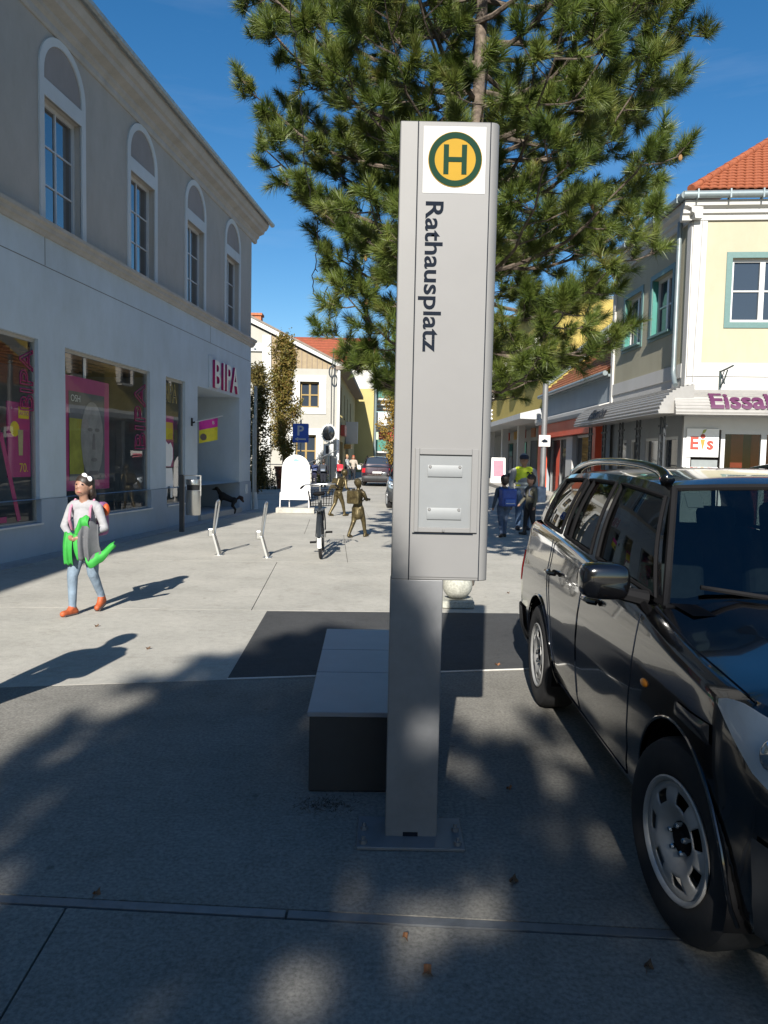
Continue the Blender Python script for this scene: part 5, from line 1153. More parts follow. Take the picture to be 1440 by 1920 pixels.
# ------------------------------------------------------------------ pine trees
M_bark = mat('pine_bark', (.075, .055, .042), .95, 0, .4, 14, .8, 30, col2=(.14, .11, .085))
M_need = leafmat('pine_needles', [(.038, .062, .011), (.080, .118, .019), (.130, .160, .031), (.18, .150, .045)], 2.2, .45, .15)
M_needdry = leafmat('dry_needles', [(.16, .10, .04), (.24, .16, .06)], 6, .7, .1)
def crown_radius(z): return interp(z, [(2.2, .9), (2.5, 1.7), (3.0, 2.1), (3.6, 2.3), (4.4, 2.55), (5.2, 2.85), (6.3, 3.1), (7.2, 3.0), (8.3, 2.2), (9.2, 1.3), (10, .4)])
def build_pine(name, label, loc, seed, top=9.8, zlow=2.45, dense=1.0, cone=None, nn=140):
    rs = np.random.default_rng(seed); t = thing(name, label, 'tree', loc); t['_o'] = (0, 0, 0)
    trunk = MB(); tp = [(0, 0, -.1), (.03, 0, 1.0), (.0, .04, 2.5), (-.05, .03, 4.2), (.02, -.03, 6), (.05, 0, 8), (.02, .02, top)]
    tw_ = [catmull(tp, k * 6 / 30) for k in range(31)]; trunk.tube(tw_, [.135 * (1 - .8 * k / 30) + .02 for k in range(31)], 12)
    trunk.build('trunk', M_bark, t, smooth=True, local=True)
    limbs = MB(); twigs = MB(); tufts = []; cones = []
    z = zlow; az = rs.uniform(0, 6.28)
    while z < top - .2:
        nb = int(rs.integers(5, 7)) if z < 7 else 5
        for b in range(nb):
            az += 2 * math.pi / nb + rs.uniform(-.28, .28); L_ = (min(crown_radius(z), cone(z)) if cone else crown_radius(z)) * rs.uniform(.80, 1.04)
            rise = .10 + .10 * max(0, z - 3) / 4 + rs.uniform(-.06, .10)
            if z < 3.2: rise -= .10
            dirv = np.array([math.cos(az), math.sin(az), 0]); side = np.array([-dirv[1], dirv[0], 0])
            p0 = np.array([0, 0, z + rs.uniform(-.15, .15)]); n = 9; pts = []; wob = rs.uniform(-.14, .14)
            for k in range(n + 1):
                q = k / n; pts.append(p0 + dirv * L_ * q + side * (wob * math.sin(q * 3) + rs.normal(0, .018)) + np.array([0, 0, L_ * (rise * q + .16 * q * q * q - .10 * math.sin(q * math.pi)) + rs.normal(0, .012)]))
            r0 = .012 + .009 * L_; limbs.tube([tuple(p) for p in pts], [r0 * (1 - .8 * k / n) for k in range(n + 1)], 6)
            def along(q):
                f_ = q * n; i = min(n - 1, int(f_)); return pts[i] + (pts[i + 1] - pts[i]) * (f_ - i)
            def cluster(tip, dv, n_, rad):
                for q in range(n_):
                    d2 = dv * .55 + np.array([0, 0, .75]) + rs.normal(0, .42, 3); d2 /= np.linalg.norm(d2); c2 = tip + d2 * rs.uniform(.3, 1.0) * rad + rs.normal(0, .035, 3)
                    twigs.tube([tuple(tip - dv * .05), tuple(c2)], [.006, .004], 3, cap=False); tufts.append((c2, d2, rs.uniform(.75, 1.25)))
            s_ = rs.uniform(.24, .36) if z < 8 else .2; sd = 1
            while s_ < .97:
                base = along(s_); tl = rs.uniform(.22, .60) * (1.15 - .45 * s_) * min(1.15, L_ / 2.2); sd = -sd; an = rs.uniform(.55, 1.1)
                dv = dirv * math.cos(an) + side * sd * math.sin(an) + np.array([0, 0, .22 + rs.uniform(-.35, .35)]); dv /= np.linalg.norm(dv)
                tip = base + dv * tl; mid = (base + tip) / 2 + np.array([0, 0, -.06 * tl]); twigs.tube([tuple(base), tuple(mid), tuple(tip)], [.010, .008, .006], 4, cap=False)
                cluster(tip, dv, int(rs.integers(4, 7)), .17)
                if rs.random() < .5 * dense: cluster(base + dv * tl * .5, dv, 2, .12)
                if rs.random() < .10: cones.append(tip)
                s_ += rs.uniform(.16, .30) / max(1.0, L_) / dense ** .6
            cluster(pts[-1], dirv, 5, .16)
        z += rs.uniform(.42, .54) / dense ** .4
    print('tufts', len(tufts))
    for k in range(8): tufts.append((np.array([rs.normal(0, .15), rs.normal(0, .15), top + rs.uniform(-.3, .3)]), np.array([rs.normal(0, .4), rs.normal(0, .4), 1]), 1.0))
    limbs.build('limbs', M_bark, t, smooth=True, local=True, fixn=False); tb = twigs.build('twigs', M_bark, t, local=True, fixn=False); tb['kind'] = 'stuff'
    # needles: brushes of thin blades round each shoot
    N = nn; A = []; 
    for c_, d_, sc in tufts:
        d_ = np.array(d_, float) + rs.normal(0, .18, 3); d_ /= np.linalg.norm(d_); a_ = np.cross(d_, [0.3, .5, .8]); a_ /= np.linalg.norm(a_); b_ = np.cross(d_, a_)
        n = int(N * rs.uniform(.75, 1.1)); ph = rs.uniform(0, 6.283, n); s_ = rs.uniform(-.10, .05, n) * sc
        sp = np.clip(1.25 - (s_ / sc + .10) / .15 * .95 + rs.normal(0, .20, n), .05, 1.55)
        ln = rs.uniform(.12, .175, n) * sc
        dv = d_[None] * np.cos(sp)[:, None] + (a_[None] * np.cos(ph)[:, None] + b_[None] * np.sin(ph)[:, None]) * np.sin(sp)[:, None]
        p0 = np.array(c_)[None] + d_[None] * s_[:, None]; p1 = p0 + dv * ln[:, None] + np.array([0, 0, -.012])[None]
        wv = np.cross(dv, rs.normal(0, 1, (n, 3))); wv /= np.linalg.norm(wv, axis=1)[:, None] + 1e-9
        A.append(np.stack([p0 - wv * .0034, p0 + wv * .0034, p1], 1))
    V = np.concatenate(A).reshape(-1, 3); nt = len(V) // 3
    me = bpy.data.meshes.new('needles'); me.vertices.add(len(V)); me.vertices.foreach_set('co', V.astype(np.float32).ravel())
    me.loops.add(len(V)); me.loops.foreach_set('vertex_index', np.arange(len(V), dtype=np.int32)); me.polygons.add(nt)
    me.polygons.foreach_set('loop_start', np.arange(0, len(V), 3, dtype=np.int32)); me.update(calc_edges=True); me.materials.append(M_need)
    o = bpy.data.objects.new('crown', me); COL.objects.link(o); o.parent = t; o['kind'] = 'stuff'
    for c_ in cones[:26]:
        mb = MB(); _ell(mb, tuple(c_ + np.array([0, 0, -.02])), (.022, .022, .04), n=8); mb.build('cone', mat('cone_tan', (.30, .17, .07), .8), t, smooth=True, local=True)
    return t
PINE = build_pine('pine_tree', 'large pine tree with long needles behind the bus stop stele', (1.08, 10.0, 0), 21, dense=1.55, zlow=2.7, nn=155)
# its neighbour behind the camera, which shades the foreground
PINE2 = build_pine('pine_tree', 'pine tree behind the viewpoint that shades the foreground', (-2.65, -9.6, 0), 5, top=9.3, zlow=2.3, dense=2.4, cone=lambda z: .30 + .53 * (9.3 - z), nn=160)
PINE3 = build_pine('pine_tree', 'shorter pine behind the viewpoint towards the parked car', (-.45, -9.4, 0), 11, top=7.75, zlow=2.0, dense=1.0, cone=lambda z: .35 + .75 * (7.8 - z), nn=110)
# string of lights hanging from the crown
LS = thing('light_string', 'thin dark string of small lights hanging at the left of the pine', 'string lights', (-1.28, 8.6, 4.0))
pts = [(-1.18, 8.7, 7.6), (-1.17, 8.65, 7.0), (-1.10, 8.6, 6.3), (-1.0, 8.6, 5.5), (-.96, 8.6, 4.9), (-.86, 8.6, 4.45), (-.80, 8.6, 4.1), (-.86, 8.6, 3.62), (-.75, 8.6, 3.45), (-.68, 8.6, 3.6)]
P2 = [catmull(pts, k * 9 / 60) + Vector((random.gauss(0, .012), random.gauss(0, .012), 0)) for k in range(61)]
mb = MB(); mb.tube(P2, .006, 5); mb.build('wire', M_trimb, LS)
for k in range(4, 60, 8): mb = MB(); p = P2[k]; mb.tube([p, p + Vector((.03, 0, -.035))], [.008, .004], 5); mb.build('bulb', M_trimb, LS)

# ------------------------------------------------------------------ columnar autumn trees
def column_tree(name, label, loc, h, r, seed, cols, planter=True, n=6500, bare=.12):
    rs = np.random.default_rng(seed); t = thing(name, label, 'tree', loc, 0, 'columnar street trees'); t['_o'] = (0, 0, 0)
    b0 = 1.1 if planter else 0
    mb = MB(); mb.tube([(0, 0, b0 - .3), (.03, 0, b0 + h * .4), (0, .03, b0 + h)], [.07, .05, .012], 7); mb.build('trunk', M_bark, t, smooth=True, local=True)
    lm = MB(); cl = []
    for k in range(46):
        z = b0 + .25 + (h - .5) * (k / 46); a = rs.uniform(0, 6.28); rr = r * interp((z - b0) / h, [(0, .55), (.12, .85), (.4, 1), (.75, .75), (1, .12)]) * rs.uniform(.6, 1.05)
        tip = (rr * math.cos(a), rr * math.sin(a), z + rr * 1.6); lm.tube([(0, 0, z), (rr * .5 * math.cos(a), rr * .5 * math.sin(a), z + rr * .6), tip], [.018, .012, .006], 4, cap=False)
        for q in (.35, .6, .8, 1): cl.append((tip[0] * q, tip[1] * q, z + (tip[2] - z) * q))
    lm.build('branches', M_bark, t, local=True, fixn=False)
    cl = np.array(cl); c_ = cl[rs.integers(0, len(cl), n)] + rs.normal(0, 1, (n, 3)) * np.array([.13, .13, .17]); u_ = rs.normal(0, 1, (n, 3)); u_ /= np.linalg.norm(u_, axis=1)[:, None]; v_ = np.cross(u_, rs.normal(0, 1, (n, 3))); v_ /= np.linalg.norm(v_, axis=1)[:, None]
    s_ = rs.uniform(.045, .085, n)[:, None]; V = np.stack([c_ - u_ * s_, c_ + v_ * s_ * .55, c_ + u_ * s_, c_ - v_ * s_ * .55], 1).reshape(-1, 3)
    me = bpy.data.meshes.new('crown'); me.from_pydata(V.tolist(), [], np.arange(len(V)).reshape(-1, 4).tolist()); me.materials.append(leafmat(name + str(seed) + '_leaves', cols, 5, .6, .3))
    o = bpy.data.objects.new('crown', me); COL.objects.link(o); o.parent = t; o['kind'] = 'stuff'
    if planter:
        mb = MB(); mb.lathe([(.30, 0), (.42, 1.0), (.46, 1.02), (.46, 1.12), (.40, 1.12), (.38, 1.0), (0, 1.0)], 20); pl = mb.build('planter', mat('terracotta', (.28, .075, .03), .8, 0, .15), t, smooth=40, local=True)
    return t
AUT = [(.06, .06, .012), (.12, .12, .02), (.18, .14, .03), (.19, .105, .03), (.10, .12, .025)]
column_tree('columnar_oak', 'slim autumn-coloured tree in a terracotta planter before the white house', (-5.05, 37.2, ter(-5, 37)), 6.4, .80, 3, AUT, n=13000)
column_tree('columnar_oak', 'slim dark tree half hidden by the corner of the grey shop', (-5.55, 32.5, ter(-5, 32)), 5.6, .62, 4, [(.05, .05, .015), (.11, .09, .02), (.22, .13, .04)], False)
column_tree('columnar_oak', 'golden-brown slim tree just left of the stele in the far street', (.36, 42, ter(.3, 42)), 6.2, .78, 6, [(.14, .10, .02), (.26, .17, .03), (.30, .17, .04)], False)

# ------------------------------------------------------------------ street furniture on the left
M_inox = mat('stainless', (.52, .52, .50), .32, .85, .06, 10)
M_post = mat('post_anthracite', (.07, .075, .08), .5, .4, .1)
LB = thing('litter_bin', 'round stainless litter bin on a dark post by the shop wall', 'bin', (-4.45, 16.4, 0))
mb = MB(); mb.box(-4.50, -4.40, 16.36, 16.44, 0, 1.26); mb.build('post', M_post, LB, bevel=.006)
mb = MB(); mb.lathe([(0, .38), (.15, .38), (.16, .40), (.16, .92), (.15, .93), (.0, .93)], 28, (-4.19, 16.36, 0)); mb.build('drum', M_inox, LB, smooth=40)
mb = MB(); mb.lathe([(.135, .93), (.135, 1.04)], 28, (-4.19, 16.36, 0)); mb.build('opening', M_black, LB)
mb = MB(); mb.lathe([(0, 1.16), (.155, 1.16), (.16, 1.15), (.16, 1.05), (.15, 1.04), (0, 1.04)], 28, (-4.19, 16.36, 0)); mb.build('lid', M_inox, LB, smooth=40)
mb = MB(); mb.box(-4.40, -4.02, 16.33, 16.39, 1.235, 1.25); mb.build('arm', M_inox, LB)
mb = MB(); mb.box(-4.04, -4.02, 16.34, 16.38, .8, 1.235); mb.build('bracket', M_inox, LB)
def bike_rack(loc, label):
    t = thing('bike_rack', label, 'bike rack', loc, R(2), 'leaning steel bike racks'); t['_o'] = (0, 0, 0)
    mb = MB(); mb.add([(.03, -.10, 0), (.07, -.10, 0), (.07, .10, 0), (.03, .10, 0), (-.075, -.08, .36), (-.035, -.08, .36), (-.035, .08, .36), (-.075, .08, .36)], [(0, 3, 2, 1), (4, 5, 6, 7), (0, 1, 5, 4), (1, 2, 6, 5), (2, 3, 7, 6), (3, 0, 4, 7)]); mb.build('foot_plate', M_inox, t, bevel=.004, local=True)
    pts = [(-.05, -.05, .34), (-.02, -.12, .60), (.015, -.13, .86), (.022, -.06, .915), (.022, .06, .915), (.015, .13, .86), (-.02, .12, .60), (-.05, .05, .34)]
    mb = MB(); mb.tube([catmull(pts, k * 7 / 42) for k in range(43)], .017, 8); mb.build('hoop', M_inox, t, smooth=True, local=True)
    mb = MB(); mb.box(-.145, -.05, -.05, .05, .30, .45); mb.build('wheel_clamp', M_inox, t, bevel=.02, local=True)
    mb = MB(); mb.box(-.02, .12, -.12, .12, 0, .008); mb.build('base', M_inox, t, local=True)
    return t
bike_rack((-2.83, 12.62, 0), 'leaning stainless bike rack nearer the litter bin'); bike_rack((-1.98, 12.40, 0), 'leaning stainless bike rack nearer the parked bicycle')
# post at the building's corner
CP = thing('corner_post', 'tall thin grey post at the far corner of the shop', 'post', (-4.2, 24.2, 0))
mb = MB(); mb.tube([(-4.2, 24.2, 0), (-4.2, 24.2, 3.95)], .05, 10); mb.build('shaft', M_gutter, CP, smooth=True)
mb = MB(); mb.lathe([(.0, .55), (.07, .55), (.12, .0), (0, 0)], 14, (-4.2, 24.2, 0)); mb.build('foot', M_trim, CP, smooth=40)
# arched advertising board
AB_ = thing('advertising_board', 'white arch-topped pavement board on a concrete base', 'sign', (-2.72, 22.9, 0), R(3)); AB_['_o'] = (0, 0, 0)
mb = MB(); mb.box(-.58, .58, -.28, .28, .005, .16); mb.build('base', M_slab, AB_, bevel=.01, local=True)
def archpoly(w_, z0, zs, zt, n=18): return [(-w_, z0)] + [(w_, z0)] + [(w_ * .92 * math.cos(math.pi * k / n), zs + (zt - zs) * math.sin(math.pi * k / n)) for k in range(n + 1)]
mb = MB(); mb.prism(archpoly(.46, .40, 1.36, 1.78), -.03, .03); mb.build('frame', mat('board_frame', (.75, .74, .72), .4), AB_, bevel=.006, local=True)
mb = MB(); mb.prism(archpoly(.43, .43, 1.35, 1.74), -.036, -.031); mb.build('panel', mat('board_white', (.85, .85, .84), .35, 0, .02), AB_, local=True)
mb = MB(); mb.box(-.3, .36, -.039, -.037, 1.32, 1.34); mb.build('print', mat('print_grey', (.4, .42, .42), .5), AB_, local=True)
mb = MB(); mb.prism([(-.05, 1.58), (.06, 1.58), (.12, 1.63), (-.01, 1.66), (-.1, 1.63)], -.039, -.037); mb.prism([(-.03, 1.5), (.05, 1.5), (.06, 1.53), (-.04, 1.53)], -.039, -.037); mb.build('print', mat('print_cyan', (.2, .55, .62), .5), AB_, local=True)
for x in (-.47, -.2, .40): mb = MB(); mb.tube([(x * 1.02, 0 if x != -.2 else .2, .15), (x, 0, .62)], .018, 8); mb.build('leg', mat('board_legs', (.75, .72, .70), .4), AB_, local=True)
# parking sign, traffic mirror, lamp post
PS = thing('parking_sign', 'blue parking sign with a white P and arrow on a grey pole', 'sign', (-3.5, 31, ter(-3, 31))); PS['_o'] = (0, 0, 0)
mb = MB(); mb.tube([(0, 0, 0), (0, 0, 3.2)], .035, 8); mb.build('pole', M_gutter, PS, local=True)
mb = MB(); mb.prism(rounded(-.33, .33, 2.25, 3.03, .05, .05), -.07, -.05); mb.build('plate', mat('sign_blue', (.012, .075, .38), .35), PS, local=True)
NM = Matrix(((1, 0, 0, 0), (0, 0, -1, 0), (0, 1, 0, 0), (0, 0, 0, 1)))
text('letter', 'P', .56, Matrix.Translation((-.16, -.073, 2.55)) @ NM, M_signw, PS, local=True, bold=.012)
mb = MB(); mb.box(-.12, .22, -.075, -.072, 2.36, 2.42); mb.prism([(-.25, 2.39), (-.1, 2.31), (-.1, 2.47)], -.075, -.072); mb.build('arrow', M_signw, PS, local=True)
TMi = thing('traffic_mirror', 'round traffic mirror with a toothed white rim at the house corner', 'mirror', (-3.45, 45.6, ter(-3, 45))); TMi['_o'] = (0, 0, 0)
mb = MB(); mb.tube([(0, 0, 0), (0, 0, 3.6)], .05, 8); mb.build('pole', M_zinc, TMi, local=True)
gear = []
for k in range(44): rr = .60 if k % 2 else .52; gear.append((rr * .82 * math.cos(2 * math.pi * k / 44), 3.0 + rr * math.sin(2 * math.pi * k / 44)))
mb = MB(); mb.prism(gear, -.16, -.08); mb.build('rim', M_puw, TMi, local=True)
mb = MB(); mb.lathe([(0, -.22), (.25, -.205), (.46, -.165)], 28, (0, 0, 3.0), 'y'); mb.v = [(x * .82, y, z) for x, y, z in mb.v]; mb.build('mirror_face', mat('mirror_dark', (.08, .085, .09), .12, .9, 0), TMi, smooth=170, local=True)
mb = MB(); mb.box(-.30, .30, -.1, -.06, 1.65, 2.35); mb.build('plate', M_puw, TMi, local=True)
mb = MB(); mb.box(-.16, .02, -.108, -.102, 1.75, 2.25); mb.build('print', M_black, TMi, local=True)
LP = thing('lamp_post', 'tall grey cylindrical lamp post on the right of the street', 'lamp post', (5.28, 25.0, ter(5.2, 25))); LP['_o'] = (0, 0, 0)
mb = MB(); mb.tube([(0, 0, 0), (0, 0, 4.3)], .095, 14); mb.build('shaft', mat('post_grey', (.20, .203, .206), .5, .4, .08), LP, smooth=True, local=True)
for z0, z1 in ((4.36, 4.42), (4.48, 4.7)): mb = MB(); mb.lathe([(0, z0), (.09, z0), (.09, z1), (0, z1)], 14); mb.build('lamp_head', M_post if z1 > 4.5 else M_zinc, LP, smooth=40, local=True)
mb = MB(); mb.lathe([(.07, 4.28), (.07, 4.5)], 14); mb.build('lamp_neck', M_inox, LP, local=True)
mb = MB(); mb.box(-.19, .19, -.12, -.10, 1.72, 2.10); mb.build('notice', M_signw, LP, local=True)
mb = MB(); mb.prism([(-.12, 1.9), (0, 1.97), (.1, 1.92), (.1, 1.86), (-.04, 1.85)], -.124, -.121); mb.build('notice_print', M_ink, LP, local=True)
# hanging lamp wire at the white house
HL_ = thing('hanging_lamp_ring', 'dark cable coil with wire hanging by the white house corner', 'cable', (-3.35, 46.2, .27)); HL_['_o'] = (0, 0, 0)
mb = MB(); mb.tube([(.17 * math.cos(a), 0, 6.75 + .34 * math.sin(a)) for a in [2 * math.pi * k / 20 for k in range(20)]], .05, 6, closed=True); mb.build('coil', M_post, HL_, local=True)
mb = MB(); mb.tube([(0, 0, 0), (-.02, 0, 6.6), (.1, 0, 8.2)], .035, 6); mb.build('wire', M_post, HL_, local=True)
# railing and hedge before the white house
RL = thing('railing', 'thin metal railing in front of the white house', 'railing', (-6.5, 40, ter(-6, 40))); RL['_o'] = (0, 0, 0)
mb = MB(); mb.tube([(-2, 0, 1.15), (2.2, 0, 1.15)], .03, 6); mb.tube([(2.2, 0, 1.15), (4.0, .2, 2.0)], .0301, 6); mb.build('rail', M_post, RL, local=True)
for x in (-1.5, 0, 1.2, 2.1): mb = MB(); mb.tube([(x, 0, 0), (x, 0, 1.15)], .025, 6); mb.build('baluster', M_post, RL, local=True)
rs = np.random.default_rng(9)
def shrub(label, loc, dims, n, cols, seed):
    t = thing('shrub', label, 'shrub', loc, 0, 'low shrubs before the white house'); t['_o'] = (0, 0, 0); rs = np.random.default_rng(seed)
    stm = MB()
    for k in range(14): a = rs.uniform(0, 6.28); stm.tube([(0, 0, 0), (dims[0] * .6 * math.cos(a), dims[1] * .6 * math.sin(a), dims[2] * .8)], [.02, .008], 4)
    stm.build('stems', M_bark, t, local=True)
    c_ = rs.normal(0, .42, (n, 3)) * np.array(dims) + np.array([0, 0, dims[2] * .6]); c_[:, 2] = np.abs(c_[:, 2]); u_ = rs.normal(0, 1, (n, 3)); u_ /= np.linalg.norm(u_, axis=1)[:, None]; v_ = np.cross(u_, rs.normal(0, 1, (n, 3))); v_ /= np.linalg.norm(v_, axis=1)[:, None]; s_ = rs.uniform(.04, .08, n)[:, None]
    V = np.stack([c_ - u_ * s_, c_ + v_ * s_ * .6, c_ + u_ * s_, c_ - v_ * s_ * .6], 1).reshape(-1, 3); me = bpy.data.meshes.new('foliage'); me.from_pydata(V.tolist(), [], np.arange(len(V)).reshape(-1, 4).tolist()); me.materials.append(leafmat('shrub_leaf' + str(seed), cols, 6)); o = bpy.data.objects.new('foliage', me); COL.objects.link(o); o.parent = t; o['kind'] = 'stuff'
shrub('dark clipped shrub left of the terracotta planter', (-6.4, 36.5, ter(-6, 36)), (1.3, .6, .8), 2600, [(.02, .03, .012), (.05, .06, .02)], 1)
shrub('small yellow-green shrub between the two schoolchildren and the pole', (-3.9, 45.2, ter(-4, 45)), (.5, .4, .8), 900, [(.12, .14, .03), (.25, .22, .06)], 2)
PSg = thing('pavement_sign', 'small pink and white pavement sign by the arcade', 'sign', (5.0, 33, ter(5, 33))); PSg['_o'] = (0, 0, 0)
mb = MB(); mb.add([(-.3, -.2, 0), (.3, -.2, 0), (.3, 0, 1.1), (-.3, 0, 1.1), (-.3, .2, 0), (.3, .2, 0)], [(0, 1, 2, 3), (5, 4, 3, 2)]); mb.build('board', M_white, PSg, local=True); mb = MB(); mb.quad((-.22, -.155, .28), (.22, -.155, .28), (.22, -.03, .98), (-.22, -.03, .98)); mb.build('print', mat('print_rose', (.7, .15, .2), .6), PSg, local=True)

# ------------------------------------------------------------------ bicycle
BK = thing('bicycle', 'dark city bicycle with front basket parked facing away', 'bicycle', (-1.07, 12.95, 0), R(90 + 3)); BK['_o'] = (0, 0, 0); BK.rotation_euler = (R(-3), 0, R(93)); BK.scale = (1.1,) * 3
M_bfr = mat('bike_frame', (.03, .035, .04), .35, .3, .1); M_bsil = mat('bike_silver', (.55, .55, .54), .3, .9, .05)
def bwheel(x, steer=0):
    wo = bpy.data.objects.new('wheel', None); COL.objects.link(wo); wo.parent = BK; wo.location = (x, 0, .345); wo.rotation_euler = (0, 0, steer)
    mb = MB(); mb.tube([(.325 * math.cos(a), 0, .325 * math.sin(a)) for a in [2 * math.pi * k / 40 for k in range(40)]], .021, 8, closed=True); mb.build('tyre', M_rub, wo, smooth=True, local=True)
    mb = MB(); mb.tube([(.302 * math.cos(a), 0, .302 * math.sin(a)) for a in [2 * math.pi * k / 40 for k in range(40)]], .011, 6, closed=True); mb.build('rim', M_bsil, wo, smooth=True, local=True)
    mb = MB()
    for k in range(18): a = 2 * math.pi * k / 18; mb.tube([(.02 * math.cos(a), .02 * (-1) ** k, .02 * math.sin(a)), (.30 * math.cos(a + .2), 0, .30 * math.sin(a + .2))], .002, 3)
    o = mb.build('spokes', M_bsil, wo, local=True); o['kind'] = 'stuff'
    mb = MB(); mb.tube([(0, -.04, 0), (0, .04, 0)], .02, 8); mb.build('hub', M_bsil, wo, local=True)
bwheel(-.52); bwheel(.54)
def btube(name, pts, r, m, n=8): mb = MB(); mb.tube(pts, r, n); return mb.build(name, m, BK, smooth=True, local=True)
btube('seat_tube', [(-.06, 0, .28), (-.20, 0, .84)], .017, M_bfr); btube('down_tube', [(-.06, 0, .28), (.2, 0, .42), (.36, 0, .78)], .018, M_bfr); btube('chain_stay', [(-.06, .03, .28), (-.52, .06, .345)], .011, M_bfr); btube('chain_stay', [(-.06, -.03, .28), (-.52, -.06, .345)], .011, M_bfr)
btube('seat_stay', [(-.19, .03, .74), (-.52, .06, .345)], .009, M_bfr); btube('seat_stay', [(-.19, -.03, .74), (-.52, -.06, .345)], .009, M_bfr)
btube('head_tube', [(.34, 0, .84), (.37, 0, .70)], .021, M_bfr); btube('fork', [(.37, .05, .70), (.43, .06, .52), (.54, .055, .345)], .011, M_bfr); btube('fork', [(.37, -.05, .70), (.43, -.06, .52), (.54, -.055, .345)], .011, M_bfr)
btube('stem', [(.35, 0, .80), (.30, 0, 1.08)], .014, M_bsil); btube('handlebar', [(.10, .29, 1.06), (.26, .24, 1.10), (.32, .12, 1.10), (.32, -.12, 1.10), (.26, -.24, 1.10), (.10, -.29, 1.06)], .012, M_bsil)
for s in (-1, 1): btube('grip', [(.08, s * .295, 1.055), (.19, s * .262, 1.085)], .018, M_trimb)
btube('seat_post', [(-.19, 0, .80), (-.22, 0, .95)], .013, M_bsil)
mb = MB(); _ell(mb, (-.29, 0, .975), (.10, .10, .035)); _ell(mb, (-.14, 0, .98), (.13, .04, .025)); mb.build('saddle', M_trimb, BK, smooth=True, local=True)
mb = MB()
for k in range(9):
    y = -.20 + .05 * k; mb.tube([(.36, y * .85, .74), (.36, y, .98)], .0035, 4); mb.tube([(.66, y * .85, .76), (.66, y, 1.0)], .0035, 4); mb.tube([(.36, y * .85, .74), (.66, y * .85, .76)], .0035, 4)
for k in range(6):
    x = .36 + .06 * k; mb.tube([(x, -.17, .745), (x, -.20, .99)], .0035, 4); mb.tube([(x, .17, .745), (x, .20, .99)], .0035, 4)
for z, w_ in ((.98, .2), (.86, .188), (.75, .172)): mb.tube([(.36, -w_, z), (.66, -w_, z + .02), (.66, w_, z + .02), (.36, w_, z)], .006, 4, closed=True)
o = mb.build('basket', M_trimb, BK, local=True); o['kind'] = 'stuff'
def guard(cx_, a0, a1, name, m):
    mb = MB(); n = 16; vs = []; 
    for k in range(n + 1):
        a = R(a0 + (a1 - a0) * k / n)
        for y, r_ in ((-.03, .352), (0, .366), (.03, .352)): vs.append((cx_ + r_ * math.cos(a), y, .345 + r_ * math.sin(a)))
    mb.add(vs, [(k * 3 + j, k * 3 + j + 1, (k + 1) * 3 + j + 1, (k + 1) * 3 + j) for k in range(n) for j in range(2)]); mb.build(name, m, BK, smooth=True, local=True)
guard(-.52, 60, 178, 'mudguard', M_bfr); guard(-.52, 180, 205, 'mudguard_tip', M_white); guard(.54, 20, 150, 'mudguard', M_bfr)
mb = MB(); mb.lathe([(.03, .05), (.095, .05), (.095, .056), (.03, .056)], 24, (-.06, 0, .28), 'y'); mb.build('chain_ring', M_bsil, BK, local=True)
for s, dx, dz in ((1, .14, -.09), (-1, -.14, .09)):
    btube('crank', [(-.06, s * .07, .28), (-.06 + dx, s * .08, .28 + dz)], .011, M_bsil); mb = MB(); mb.obox((-.06 + dx, s * .135, .28 + dz), (.09, .10, .025)); mb.build('pedal', M_trimb, BK, local=True)
mb = MB(); mb.box(-.70, -.28, -.07, .07, .735, .75); mb.build('carrier', M_bfr, BK, local=True)

